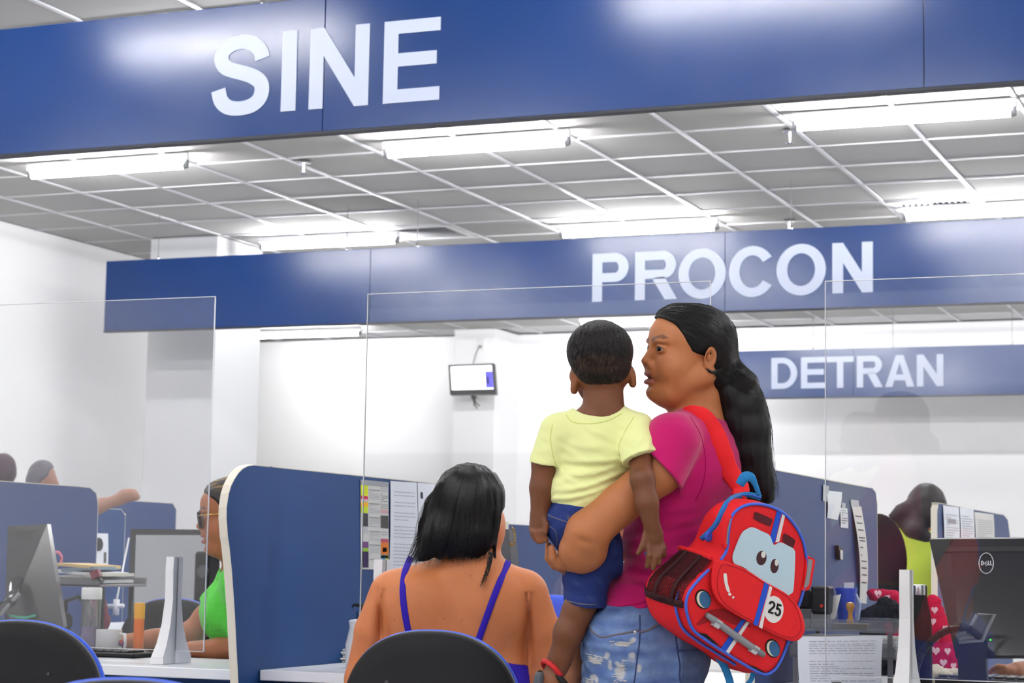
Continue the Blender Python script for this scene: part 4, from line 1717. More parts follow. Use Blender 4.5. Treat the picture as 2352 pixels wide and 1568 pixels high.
# yellow shirt
xs = axis(1215, 0, (1515, 2.4)); ys = axis(915, 0, (1185, 2.4)); ws = axis(-280, 0, (-90, 2.8), (0, 5))
v = Vol(FW, xs, ys, ws)
v.grow = 6
v.ell((1372, 1030, hcen), (84, 100, 56), 18)
v.ell((1342, 1125, hcen), (76, 66, 58), 18)
v.cone((1385, 955, hcen), 34, (1285, 992, hcen - 4), 32, 16)
v.cone((1385, 955, hcen), 34, (1462, 990, hcen - 12), 32, 16)
v.cone((1283, 992, hcen), 36, (1248, 1085, hcen), 34, 14, cut=[((1254, 1066, hcen), (-.18, .98, 0))])
v.cone((1460, 992, hcen - 14), 38, (1477, 1085, -230), 36, 14, cut=[((1469, 1052, -205), (.30, .80, -.40))])
v.grow = 0
yn, yn2 = waves(61, 9, 60, (.5, 1.7, .5)), waves(62, 9, 22, (.6, 1.3, .6))


def ywr(P):
    lo = sstep(P[:, 1], 1030, 1120)
    q = P.copy()
    q[:, 1] += .35 * q[:, 0]
    f = np.zeros(len(P), np.float32)
    # draped folds: (start, end, depth, width) in the picture plane of the child's back
    for (a, b, dp, wd) in (((1290, 1058), (1440, 1050), 5, 7), ((1272, 1108), (1430, 1062), 4.5, 8), ((1262, 1128), (1425, 1085), 5, 7), ((1258, 1146), (1400, 1108), 4.5, 6),
                           ((1428, 985), (1412, 1050), 4, 6), ((1490, 1000), (1450, 1046), 4, 6), ((1475, 985), (1436, 1030), 3, 6), ((1264, 985), (1276, 1050), 3.5, 6), ((1330, 985), (1400, 1005), 2.5, 9), ((1310, 1020), (1380, 1028), 2.5, 8), ((1300, 1085), (1360, 1078), 3.5, 6)):
        a, b = np.array(a, float), np.array(b, float)
        d = b - a
        t = np.clip(((P[:, 0] - a[0]) * d[0] + (P[:, 1] - a[1]) * d[1]) / (d @ d), 0, 1)
        cx, cy = a[0] + d[0] * t, a[1] + d[1] * t + 6 * np.sin(t * 3.1)
        r = np.hypot(P[:, 0] - cx, P[:, 1] - cy)
        s = (P[:, 1] - cy)
        env = np.sin(np.pi * np.clip(t * .9 + .05, 0, 1))
        f += dp * env * (np.exp(-(r / wd) ** 2) - .8 * np.exp(-((np.hypot(P[:, 0] - cx, s + wd * 1.5)) / wd) ** 2)) * (P[:, 2] < -110)
    return f - np.abs(yn(q)) * 2.5 * lo + 1.2 * lo + yn2(P) * .7


v.disp(ywr)


def ycut(v):
    v.cut(lambda X, Y, W: Y - np.interp(X, [1230, 1255, 1290, 1330, 1370, 1410, 1450], [1143, 1153, 1164, 1159, 1146, 1124, 1100]), 3)
    v.cut(lambda X, Y, W: np.where(W < hcen + 25, 30 * (1 - np.sqrt(((X - 1366) / 66) ** 2 + ((Y - 908) / 41) ** 2)), -20 + 0 * X), 3)


v.shell(6, ycut)
ys_ = Skin(v)
ysh = ys_.obj('t_shirt', YELLOW, child)
YD = mat('yellow_cotton_seam', (214, 220, 132), 0.9, 0.1)
seam(ys_, 'collar_seam', [(1296, 946), (1310, 962), (1345, 966), (1385, 960), (1420, 944)], 0.0011, YD, ysh, 0)
seam(ys_, 'sleeve_seam', [(1447, 950), (1425, 985), (1412, 1020), (1420, 1060)], 0.0010, YD, ysh, 0)
seam(ys_, 'sleeve_seam', [(1266, 968), (1262, 1000), (1268, 1040), (1276, 1062)], 0.0010, YD, ysh, 0)
seam(ys_, 'cuff_seam', [(1438, 1052), (1460, 1044), (1488, 1028)], 0.0009, YD, ysh, 0)

# denim shorts
xs = axis(1235, 0, (1425, 2.6)); ys = axis(1110, 0, (1410, 2.6)); ws = axis(-200, 0, (-60, 3), (130, 6))
v = Vol(FW, xs, ys, ws)
v.ell((1326, 1198, hcen), (74, 72, 62), 14)
v.ell((1388, 1262, hcen + 10), (46, 58, 58), 20)
v.ell((1398, 1292, hcen + 20), (44, 36, 50), 16)
v.chain([(1338, 1235, hcen + 4, 60), (1353, 1310, hcen, 50), (1344, 1400, hcen, 43)], 14, cut=[((1332, 1384, hcen), (-.15, .98, 0))])
v.chain([(1335, 1230, -60, 56), (1342, 1400, 60, 42)], 14, cut=[((1340, 1384, 60), (-.1, .98, 0))])
sn = waves(71, 9, 44, (.8, 1.2, .7))
v.disp(lambda P: sn(P) * 1.8 + 1.6 * ((P[:, 1] > 1352) & (P[:, 1] < 1400)) * -1)
v.cut(lambda X, Y, W: 1128 - Y, 2)
ss = Skin(v)


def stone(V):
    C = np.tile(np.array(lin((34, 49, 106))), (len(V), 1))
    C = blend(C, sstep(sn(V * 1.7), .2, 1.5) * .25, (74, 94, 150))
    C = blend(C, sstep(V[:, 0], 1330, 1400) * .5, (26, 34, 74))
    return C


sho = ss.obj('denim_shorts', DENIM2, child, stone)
seam(ss, 'waist_seam', [(1256, 1170), (1280, 1178), (1302, 1184)], 0.0011, STITCH, sho, 0)
seam(ss, 'back_pocket', [(1254, 1192), (1272, 1204), (1276, 1225), (1276, 1250)], 0.0009, STITCH, sho, 0)
seam(ss, 'centre_seam', [(1300, 1170), (1302, 1195), (1296, 1215)], 0.0013, STITCH, sho, 0)
seam(ss, 'leg_hem', [(1302, 1362), (1330, 1366), (1362, 1368)], 0.0012, STITCH, sho, 0)

# sandal
SOLE = mat('grey_rubber', (74, 78, 84), 0.7, 0.3)
REDR = mat('red_rubber', (186, 30, 34), 0.5, 0.4)
sand = root('sandal', 'dark child sandal with a red ribbed strap on the hanging foot', 'sandal', FW.wp(1255, 1640, hcen))
fr_ = FW
xs = axis(1205, 0, (1300, 2.6)); ys = axis(1520, 0, (1680, 3)); ws = axis(-190, 0, (-60, 3))
v = Vol(FW, xs, ys, ws)
v.chain([(1240, 1552, hcen - 12, 12), (1232, 1600, hcen - 16, 13), (1232, 1650, hcen - 18, 12)], 6, flat=((0, 0, 1), 2.2))
Skin(v).obj('sole', SOLE, sand)
ring = []
for t in np.linspace(0, 2 * math.pi, 30, endpoint=False):
    ring.append(FW.img((1268, 1539, hcen - 8)) + np.array([.66, .75, 0]) * 27 * math.cos(t) + np.array([.3, -.25, -1.0]) * 26 * math.sin(t))
for k in range(len(ring)):
    a, b = ring[k], ring[(k + 1) % len(ring)]
bmr = bmesh.new()
bm_tube(bmr, [FW.world(p) for p in ring + ring[:2]], [0.0062 if i % 2 else 0.0052 for i in range(len(ring) + 2)], 8)
bm_obj('strap', bmr, REDR, sand, True)
ring2 = [np.array([p[0] + 16, p[1] + 26, p[2]]) for p in ring]
bmr = bmesh.new()
bm_tube(bmr, [FW.world(p) for p in ring2 + ring2[:2]], 0.006, 8)
bm_obj('ankle_strap', bmr, BLACKSOFT, sand, True)

# ================================================================== THE BACKPACK
RED = mat('red_nylon', (222, 34, 40), 0.7, 0.25, var=0.05, vscale=30, bump=0.12, bscale=1200)
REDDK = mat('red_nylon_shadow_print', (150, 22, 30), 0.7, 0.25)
BLUEP = mat('blue_piping', (60, 96, 205), 0.5, 0.4)
BLUEW = mat('blue_webbing', (34, 120, 178), 0.7, 0.3, bump=0.2, bscale=900)
BLUES = mat('blue_stripe_print', (28, 80, 196), 0.6, 0.3)
WHITES = mat('white_stripe_print', (228, 226, 222), 0.6, 0.3)
MAROON = mat('maroon_print', (84, 18, 28), 0.6, 0.3)
SKYP = mat('pale_blue_vinyl', (190, 216, 228), 0.3, 0.5)
PUPIL = mat('dark_brown_print', (62, 26, 34), 0.5, 0.4)
LAMPB = mat('headlamp_blue_print', (44, 94, 138), 0.5, 0.4, var=.1, vscale=400)
LAMPC = mat('cream_print', (226, 218, 190), 0.5, 0.4)
BLKP = mat('black_print', (18, 14, 18), 0.6, 0.3)
SILV = mat('silver_grey_vinyl', (136, 138, 142), 0.35, 0.5)
SILV2 = mat('light_silver_vinyl', (186, 188, 192), 0.35, 0.5)
MESHM = mat('dark_mesh_net', (44, 8, 14), 0.7, 0.3)


def bk(x, y):   # position in the studied enlargement to picture position
    return 1450 + x / 3.0267, 1050 + y / 3.0267


PO = np.array([1700.0, 1330.0, -215.0])         # a point of the front panel
PD = np.array([-84.0, -30.0, 112.0])            # from the front to the back of the bag
PDL = np.linalg.norm(PD)
PN = -PD / PDL                                  # outward normal of the front panel


def pk(x, y, lift=0.0, img=True):
    """local point on the front panel plane seen at enlargement position (x, y), lifted along its normal"""
    u, v_ = bk(x, y)
    # plane through PO with normal PN; solve for the depth at which the line of sight meets it
    w = PO[2]
    for _ in range(6):
        p = FW.img((u, v_, w))
        w = PO[2] - (PN[0] * (p[0] - PO[0]) + PN[1] * (p[1] - PO[1])) / PN[2]
    p = FW.img((u, v_, w))
    return p + PN * lift


pack = root('backpack', 'red car-shaped child backpack with number 25 hanging from the shoulder of the woman in pink', 'backpack', FW.wp(1690, 1545, -150))
front = [(540, 780), (460, 860), (400, 940), (380, 1020), (392, 1105), (432, 1200), (520, 1270), (650, 1356), (800, 1448), (890, 1496), (945, 1506), (1005, 1468), (1055, 1378), (1095, 1268), (1140, 1100),
         (1188, 960), (1216, 820), (1218, 700), (1192, 575), (1132, 465), (1050, 382), (935, 332), (830, 326), (745, 358), (694, 420), (676, 520), (664, 640), (620, 718)]
fs = spline([np.array(p, float) for p in front], 112, closed=True)
# body: lofted from the front outline back, a little fuller at the bottom
bm = bmesh.new()
cen = np.mean([pk(*p) for p in fs], 0)
rings = []
prof = [(0.0, 0.93), (0.02, .985), (0.07, 1.0), (0.45, 1.03), (0.80, 1.02), (0.95, .97), (1.0, .88)]
for t, sc in prof:
    ring = []
    for p in fs:
        q = pk(*p)
        e = q - cen
        # lower left corner of the bag is fuller towards the back
        full = 1.0 + 0.10 * t * max(0.0, (p[1] - 800) / 700)
        ring.append(bm.verts.new(tuple(FW.world(cen + e * sc * full + PD * t * np.interp(p[1], [330, 700, 900], [.52, .86, 1.0]) + np.array([0, 10 * t, 0])))))
    rings.append(ring)
n = len(fs)
for a, b in zip(rings[:-1], rings[1:]):
    for j in range(n):
        bm.faces.new((a[j], a[(j + 1) % n], b[(j + 1) % n], b[j]))
bmesh.ops.triangle_fill(bm, edges=[bm.edges.get((rings[0][j], rings[0][(j + 1) % n])) for j in range(n)], use_beauty=True)
bmesh.ops.triangle_fill(bm, edges=[bm.edges.get((rings[-1][j], rings[-1][(j + 1) % n])) for j in range(n)], use_beauty=True)
body = bm_obj('bag_body', bm, RED, pack)
bag_bvh = BVHTree.FromPolygons([tuple(q.co) for q in body.data.vertices], [tuple(f.vertices) for f in body.data.polygons])
sharpen(body, 50)


_bo = [cen + (pk(*p) - cen) * .86 + PD * (.985 * np.interp(p[1], [330, 700, 900], [.52, .86, 1.0])) + np.array([0, 10, 0]) for p in fs[::2]]
prism('back_padding', [FW.world(p) for p in _bo], [FW.world(p + PD / PDL * 7) for p in _bo], mat('charcoal_padding', (40, 40, 44), .8, .2), pack)


def decal(name, poly, lift, th, m, parent, smooth_n=0):
    P = spline([np.array(p, float) for p in poly], smooth_n, closed=True) if smooth_n else [np.array(p, float) for p in poly]
    f = [FW.world(pk(p[0], p[1], lift + th)) for p in P]
    b = [FW.world(pk(p[0], p[1], lift)) for p in P]
    return prism(name, f, b, m, parent)


def cord(name, pts, r, m, parent, lift=1.0, closed=False, n=60):
    P = spline([np.array(p, float) for p in pts], n, closed)
    if closed:
        P = P + P[:2]
    return tube(name, [FW.world(pk(p[0], p[1], lift)) for p in P], r, m, parent, 8)


cord('front_piping', front[0:11] + front[11:18], 0.0030, BLUEP, pack, 0.0, n=100)
cord('front_piping', front[17:28], 0.0030, BLUEP, pack, 0.0, n=70)
# second piping along the back edge of the side gusset
P = [pk(*p) + PD * .16 + np.array([-6, 4, 0]) for p in [(400, 940), (376, 1020), (388, 1110), (430, 1205), (518, 1280), (650, 1366), (790, 1452)]]
tube('gusset_piping', [FW.world(p) for p in spline(P, 50)], 0.0028, BLUEP, pack, 8)

# printed parts of the front
L0 = 0.6
decal('windscreen', [(698, 690), (716, 630), (760, 530), (800, 495), (840, 484), (900, 510), (955, 540), (985, 605), (1030, 588), (1085, 612), (1126, 640), (1132, 700), (1122, 900), (1108, 940), (1070, 956), (1020, 930), (880, 842), (780, 765), (712, 735)], L0 + 1.2, 1.6, SKYP, pack, 95)
for cx, cy, rx, ry in ((897, 696, 35, 50), (988, 752, 28, 50)):
    pts = [(cx + rx * math.cos(t) - 3 * math.sin(t), cy + ry * math.sin(t)) for t in np.linspace(0, 2 * math.pi, 36, endpoint=False)]
    decal('eye_spot', pts, L0 + 2.9, .5, PUPIL, pack)
    pts = [(cx + 12 + rx * .42 * math.cos(t), cy - 24 + ry * .46 * math.sin(t)) for t in np.linspace(0, 2 * math.pi, 24, endpoint=False)]
    decal('eye_glint', pts, L0 + 3.5, .4, WHITES, pack)
decal('roof_slot', [(855, 388), (870, 380), (970, 424), (977, 440), (966, 470), (950, 476), (856, 432), (849, 415)], L0, .7, MAROON, pack, 40)
decal('roof_slot', [(1055, 540), (1070, 530), (1128, 566), (1136, 585), (1124, 620), (1108, 626), (1060, 592), (1050, 570)], L0, .7, MAROON, pack, 40)
decal('blue_stripe', [(1010, 372), (1042, 386), (996, 588), (982, 598), (964, 552)], L0 + .1, .7, BLUES, pack)
decal('white_stripe', [(1048, 394), (1066, 404), (1026, 584), (1000, 590)], L0 + .1, .7, WHITES, pack)
decal('blue_stripe', [(800, 1120), (762, 1128), (616, 1330), (652, 1352)], L0 + .1, .7, BLUES, pack)
decal('white_stripe', [(820, 1146), (798, 1140), (652, 1352), (676, 1362)], L0 + .1, .7, WHITES, pack)
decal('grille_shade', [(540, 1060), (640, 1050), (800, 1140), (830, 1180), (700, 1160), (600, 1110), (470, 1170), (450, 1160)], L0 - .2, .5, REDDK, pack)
decal('tyre_patch', [(450, 1215), (520, 1226), (560, 1262), (610, 1306), (520, 1272), (470, 1238)], L0, .9, BLKP, pack)
decal('tyre_patch', [(780, 1440), (850, 1450), (900, 1478), (942, 1504), (890, 1500), (830, 1470)], L0, .9, BLKP, pack)
for cx, cy, rx, ry, dx in ((497, 985, 54, 68, -1), (980, 1326, 50, 64, -1)):
    el = lambda fx, fy, ox=0, oy=0: [(cx + ox + rx * fx * math.cos(t) + 8 * math.sin(t), cy + oy + ry * fy * math.sin(t)) for t in np.linspace(0, 2 * math.pi, 40, endpoint=False)]
    hl = decal('headlamp', el(1, 1), L0, 1.4, BLKP, pack)
    decal('lamp_rim', el(.86, .86), L0 + 1.5, .5, LAMPC, hl)
    decal('lamp_glass', el(.70, .84, 9, 2), L0 + 2.1, .5, LAMPB, hl)
# bumper: padded silver bar with two clamps
bp = tube('bumper', [FW.world(pk(x, y, 6)) for x, y in ((512, 1088), (560, 1122), (700, 1226), (840, 1322), (905, 1364))], [0.005, 0.0068, 0.0072, 0.0072, 0.0058], SILV, pack, 12)
for x, y in ((578, 1146), (838, 1326)):
    d = np.array([80, 58]) / 99.0
    e = np.array([-d[1], d[0]])
    c = np.array([x, y])
    decal('bumper_clamp', [c - d * 20 - e * 28, c + d * 20 - e * 30, c + d * 20 + e * 28, c - d * 20 + e * 30], 2, 11, SILV2, bp)

# bonnet flap with stitch line, glints and number disc
flap = [(575, 712), (640, 716), (730, 745), (820, 795), (915, 858), (1005, 905), (1090, 960), (1150, 1030), (1180, 1110), (1186, 1190), (1150, 1248), (1090, 1264), (1000, 1236), (900, 1186), (790, 1130), (680, 1070), (590, 1005), (545, 940), (532, 860), (545, 780)]
P = spline([np.array(p, float) for p in flap], 90, closed=True)
fcen = np.array([860.0, 985.0])


def flap_lift(p):
    # hinged at the top, standing off the bag towards its lower edge
    s = ((p[1] - 712) - .72 * (p[0] - 575)) / 420.0
    return 4 + 12 * max(0.0, min(1.0, s + .35))


bm = bmesh.new()
rings = []
for off, sc in ((-3.5, 1.0), (0.0, 1.0), (2.2, .975), (3.0, .90), (3.3, .75), (3.3, .55), (3.3, .35), (3.3, .15)):
    rings.append([bm.verts.new(tuple(FW.world(pk(*(fcen + (p - fcen) * sc), flap_lift(fcen + (p - fcen) * sc) + off)))) for p in P])
for a, b in zip(rings[:-1], rings[1:]):
    for j in range(len(P)):
        bm.faces.new((a[j], a[(j + 1) % len(P)], b[(j + 1) % len(P)], b[j]))
for rg in (rings[0], rings[-1]):
    bmesh.ops.triangle_fill(bm, edges=[bm.edges.get((rg[j], rg[(j + 1) % len(P)])) for j in range(len(P))], use_beauty=True)
fo = bm_obj('bonnet_flap', bm, RED, pack)
sharpen(fo, 35)


def fdecal(name, poly, lift, th, m, parent, sm=0):
    Q = spline([np.array(p, float) for p in poly], sm, closed=True) if sm else [np.array(p, float) for p in poly]
    if not sm:
        Q = [a + (b - a) * t for a, b in zip(Q, Q[1:] + Q[:1]) for t in np.linspace(0, 1, max(1, int(np.linalg.norm(b - a) / 18)), endpoint=False)]
    return prism(name, [FW.world(pk(p[0], p[1], flap_lift(p) + lift + th)) for p in Q], [FW.world(pk(p[0], p[1], flap_lift(p) + lift - 1)) for p in Q], m, parent)


fdecal('blue_stripe', [(906, 858), (936, 878), (915, 950), (890, 1010), (836, 1154), (806, 1140), (848, 1024), (880, 930)], 3.7, .5, BLUES, fo)
fdecal('white_stripe', [(942, 884), (960, 894), (930, 980), (900, 1060), (868, 1172), (846, 1160), (880, 1060), (912, 970)], 3.7, .5, WHITES, fo)
fdecal('number_disc', [(960 + 70 * math.cos(t) - 6 * math.sin(t), 1043 + 90 * math.sin(t)) for t in np.linspace(0, 2 * math.pi, 44, endpoint=False)], 4.1, .6, WHITES, fo)
nx, ny = np.array([1.0, .34]), np.array([.26, -1.0])


def numpt(x0, y0, S, W_):
    def f(x, y, l):
        q = np.array([x0, y0]) + nx * x * W_ + ny * y * S
        return tuple(FW.world(pk(q[0], q[1], flap_lift(q) + 4.8 + (0.5 if l > 0 else 0))))
    return f


letter_obj('number_digit', '2', .52, numpt(912, 1062, 82, 82), .5, BLKP, fo, .17, .17)
letter_obj('number_digit', '5', .52, numpt(958, 1080, 82, 82), .5, BLKP, fo, .17, .17)
fdecal('white_glint', [(612, 800), (624, 794), (634, 800), (638, 860), (650, 910), (640, 922), (626, 905), (614, 850)], 3.6, .6, WHITES, fo, 40)
for cx, cy, r in ((648, 934, 11), (672, 956, 8)):
    fdecal('white_glint', [(cx + r * math.cos(t), cy + r * math.sin(t)) for t in np.linspace(0, 2 * math.pi, 16, endpoint=False)], 3.6, .6, WHITES, fo)
# stitched line round the flap
Q = [fcen + (p - fcen) * .90 for p in P]
tube('stitch_line', [FW.world(pk(p[0], p[1], flap_lift(p) + 3.2)) for p in Q + Q[:2]], 0.0007, REDDK, fo, 4)

# wing mirrors
def mirror(poly, inner, dz):
    o = prism('wing_mirror', [FW.world(pk(x, y, 3) + np.array([0, 0, dz])) for x, y in poly], [FW.world(pk(x, y, -4) + np.array([0, 0, dz])) for x, y in poly], RED, pack)
    prism('mirror_glass', [FW.world(pk(x, y, 4.2) + np.array([0, 0, dz])) for x, y in inner], [FW.world(pk(x, y, 2) + np.array([0, 0, dz])) for x, y in inner], SILV, o)


mirror([(1212, 695), (1235, 688), (1262, 700), (1272, 716), (1244, 890), (1226, 918), (1200, 926), (1176, 918), (1196, 880)], [(1222, 704), (1248, 706), (1252, 722), (1226, 880), (1206, 902), (1194, 896), (1212, 800)], 0)
mirror([(686, 402), (695, 404), (680, 450), (664, 540), (660, 620), (648, 630), (640, 600), (648, 500), (668, 430)], [(680, 420), (686, 424), (668, 500), (660, 600), (652, 600), (660, 500)], 0)

# zip along the top gusset
def on_bag(u, v_, lift=2.0):
    """local point on the bag body seen at (u, v)"""
    o_ = Vector(CAM); d_ = Vector(ray(u, v_)).normalized()
    h = bag_bvh.ray_cast(o_, d_)
    P_ = np.array(h[0] if h[0] is not None else at_d(u, v_, 4.0)) + np.array(h[1] if h[1] is not None and h[1].dot(d_) < 0 else -d_) * lift * FW.s
    q = P_ - CAM
    return np.array([1176 + (q @ RIGHT) / FW.s, 784 - (q @ UP) / FW.s, (q @ FWD - FW.d0) / FW.s])


zs = spline([on_bag(u, v_) for u, v_ in ((1613, 1238), (1628, 1224), (1646, 1204), (1657, 1182), (1668, 1160), (1684, 1145), (1704, 1137), (1726, 1137), (1748, 1143))], 64)


def radial(p, k=4.0):
    e = p - (cen + PD * .4)
    e = e - PN * (e @ PN)
    return p + e / np.linalg.norm(e) * k


ribbon('zip', FW, zs[::4], 13, 1.4, BLUEW, pack)
ribbon('zip_teeth', FW, [p + np.array([0, 0, -2.0]) for p in zs[::4]], 3.0, 1.2, BLUEP, pack)
zt = on_bag(1632, 1229, 5)
zc = FW.world(zt)
lathe('zip_pull', zc, [(0.011, 0), (0.012, .002), (0.009, .0045)], BLUEP, pack, 18, FW.world(zt + PN) - zc)

# side net pocket on the left gusset
def side_pt(t, s, lift=0.0):
    """t 0..1 front to back, s along the left edge from the pocket rim down"""
    edge = [(585, 715), (520, 800), (455, 865), (402, 940), (380, 1025)]
    x = s * (len(edge) - 1)
    e = np.array([np.interp(x, range(len(edge)), [q[0] for q in edge]), np.interp(x, range(len(edge)), [q[1] for q in edge])])
    q = pk(*e)
    full = 1.0 + 0.10 * t * max(0.0, (e[1] - 800) / 700)
    base_ = cen + (q - cen) * np.interp(t, [0, .07, .45, .8, 1], [.96, 1, 1.03, 1.02, .9]) * full + PD * t * np.interp(e[1], [330, 700, 900], [.52, .86, 1.0]) + np.array([0, 10 * t, 0])
    out = base_ - (cen + PD * t)
    out = out - PN * (out @ PN)
    return base_ + out / np.linalg.norm(out) * lift


bm = bmesh.new()
net_w = 0.00075
for i in range(30):
    s = i / 29.0
    bm_tube(bm, [FW.world(side_pt(t, s, 5 + 5 * math.sin(math.pi * t))) for t in np.linspace(.08, .94, 8)], net_w, 4)
for i in range(26):
    t = .08 + .86 * i / 25.0
    bm_tube(bm, [FW.world(side_pt(t, s, 5 + 5 * math.sin(math.pi * t))) for s in np.linspace(0, 1, 8)], net_w, 4)
no = bm_obj('net_pocket', bm, MESHM, pack)
no['kind'] = 'stuff'
V, F = [], []
for i, s in enumerate(np.linspace(0, 1, 8)):
    for j, t in enumerate(np.linspace(.06, .96, 8)):
        V.append(FW.world(side_pt(t, s, 1.2)))
for i in range(7):
    for j in range(7):
        F.append((i * 8 + j, i * 8 + j + 1, i * 8 + j + 9, i * 8 + j + 8))
pydata('pocket_lining', V, F, mat('dark_red_lining', (128, 18, 28), .8, .2), pack)
ribbon('pocket_rim', FW, [side_pt(t, 0.0, 10) for t in np.linspace(.04, .98, 7)], 12, 2.0, RED, pack, across=(0.3, 1, 0))
for t in (.30, .66):
    ribbon('net_fold', FW, [side_pt(t - .06 * s, s, 9 + 3 * math.sin(3 * s)) for s in np.linspace(0, 1, 6)], 10, 1.4, MESHM, pack, across=PD)
ribbon('pocket_base', FW, [side_pt(t, 1.0, 7) for t in np.linspace(.04, .98, 7)], 16, 1.6, MESHM, pack, across=(0.2, 1, 0))

# shoulder strap over the pink shirt, hanging loop and lower webbing
sp = []
for u, y, l in ((1572, 946, 4), (1590, 946, 5), (1612, 958, 6), (1636, 992, 7), (1655, 1038, 8), (1670, 1078, 12)):
    sp.append(shirt.front(*FW.img((u, y, -60))[:2], l, -40))
sp[0][2] = max(sp[0][2], sp[1][2] + 20)
sp.append(np.array([1688, 1112, sp[-1][2] - 8]))
sp.append(on_bag(1697, 1142, 1))
ribbon('shoulder_strap', FW, sp, [26, 34, 44, 47, 45, 43, 40, 36], 5, RED, pack)
tp = pk(700, 250) + PD * .75
loop = [pk(760, 215) + PD * .8, pk(790, 150) + PD * .8, pk(835, 165) + PD * .75, pk(880, 240) + PD * .7, pk(905, 290) + PD * .6]
loop = [np.array([1450 + x / 3.0267, 1050 + y / 3.0267, tp[2] - 6 + dz]) for x, y, dz in ((752, 190, 0), (790, 138, -4), (832, 140, -4), (862, 190, 0), (888, 262, 6))]
loop = [FW.img(p) for p in loop]
ribbon('hanging_loop', FW, loop, [20, 24, 20, 12, 10], 3, BLUEW, pack)
for pts, wd in ((((590, 1370), (640, 1440), (680, 1540), (700, 1640)), 17), (((850, 1490), (830, 1550), (780, 1600), (700, 1660)), 11), (((200, 700), (165, 720), (130, 690), (112, 650)), 16)):
    Q = [FW.img((1450 + x / 3.0267, 1050 + y / 3.0267, -118 if y > 900 else -165)) for x, y in pts]
    ribbon('webbing', FW, Q, wd, 2.0, BLUEW, pack)

# ------------------------------------------------------------------ 3 the seated woman in straps
FS = Frame(4.8)
xs = axis(780, 0, (1310, 4))
ys = axis(1060, 0, (1600, 4), (2320, 12))
ws = axis(-140, 0, (120, 4.5), (520, 14))
v = Vol(FS, xs, ys, ws)
v.ell((1080, 1150, 4), (66, 74, 72), 12)
hs_f = HeadFrame(FS, (1076, 1180, 4), math.radians(-112), 0.0, 8.6)
face(v, hs_f, fat=.3)
v.ell((1122, 1215, 40), (39, 54, 52), 20)
v.ell((1142, 1212, 6), (8, 22, 12), 6)
v.cone((1088, 1225, 8), 50, (1078, 1310, 10), 66, 30)
v.cone((1078, 1318, 12), 52, (915, 1362, 8), 56, 40)
v.cone((1078, 1318, 12), 52, (1198, 1362, 8), 56, 40)
v.ell((1046, 1440, 14), (172, 120, 88), 45)
v.ell((1040, 1580, 18), (190, 170, 110), 45)
v.ell((1035, 1705, 30), (200, 110, 130), 40)
v.ell((960, 1400, -40), (70, 80, 40), 40)
v.ell((1130, 1400, -40), (70, 80, 40), 40)
# arms
v.chain([(902, 1368, 6, 56), (862, 1450, 0, 47), (840, 1560, 10, 48), (838, 1630, 30, 44)], 10)
v.chain([(838, 1630, 30, 42), (860, 1580, 230, 34), (930, 1540, 360, 24), (960, 1540, 410, 22)], 12)
v.chain([(1205, 1368, 6, 56), (1244, 1450, 0, 44), (1250, 1560, 10, 46), (1246, 1630, 30, 44)], 10)
v.chain([(1246, 1630, 30, 42), (1210, 1580, 230, 34), (1110, 1540, 360, 24), (1080, 1540, 410, 22)], 12)
v.ell((873, 1428, -46), (4, 44, 26), 24, sub=True)
v.ell((1214, 1450, -46), (4, 58, 26), 24, sub=True)
# legs under the desk
for s in (-1, 1):
    v.chain([(1035 + s * 95, 1790, 60, 92), (1035 + s * 95, 1800, 400, 68), (1035 + s * 95, 2200, 430, 40), (1035 + s * 95, 2280, 430, 36), (1035 + s * 95, 2284, 500, 26)], 20)
sk3 = Skin(v, 2)
base_s = FS.wp(1035, 1860, 60)
base_s[2] = 0.0


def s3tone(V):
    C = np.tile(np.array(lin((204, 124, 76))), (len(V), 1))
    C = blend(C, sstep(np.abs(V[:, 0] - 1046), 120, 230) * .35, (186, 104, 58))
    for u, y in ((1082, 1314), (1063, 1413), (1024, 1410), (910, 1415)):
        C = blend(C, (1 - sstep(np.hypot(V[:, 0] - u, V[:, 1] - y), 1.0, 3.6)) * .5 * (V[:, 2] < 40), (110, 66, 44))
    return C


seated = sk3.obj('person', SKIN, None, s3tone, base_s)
tag(seated, 'seated woman with long straight black hair and blue straps, seen from behind', 'person')
eyes(FS, hs_f, seated)
# blue top
xs = axis(850, 0, (1300, 4)); ys = axis(1430, 0, (1860, 5)); ws = axis(-130, 0, (180, 5))
v = Vol(FS, xs, ys, ws)
v.grow = 5
v.ell((1046, 1440, 14), (172, 120, 88), 45)
v.ell((1040, 1580, 18), (190, 170, 110), 45)
v.ell((1035, 1740, 30), (200, 120, 130), 40)
v.grow = 0
v.cut(lambda X, Y, W: np.interp(X, [850, 900, 940, 1020, 1095, 1150, 1215, 1260], [1520, 1500, 1470, 1462, 1476, 1508, 1526, 1530]) - Y, 3)
v.cut(lambda X, Y, W: Y - 1840, 3)
tp3 = Skin(v)
top3 = tp3.obj('camisole', INDIGO, seated)
for pts in (((936, 1296), (928, 1320), (926, 1360), (932, 1410), (942, 1462)), ((1164, 1303), (1148, 1335), (1130, 1380), (1112, 1430), (1094, 1482))):
    P = [sk3.front(*FS.img((a, b, -60))[:2], 2.0) for a, b in pts]
    P = [np.array([P[0][0] + 4, P[0][1] - 8, P[0][2] + 16])] + P
    ribbon('strap', FS, P, 15, 1.8, INDIGO, top3)
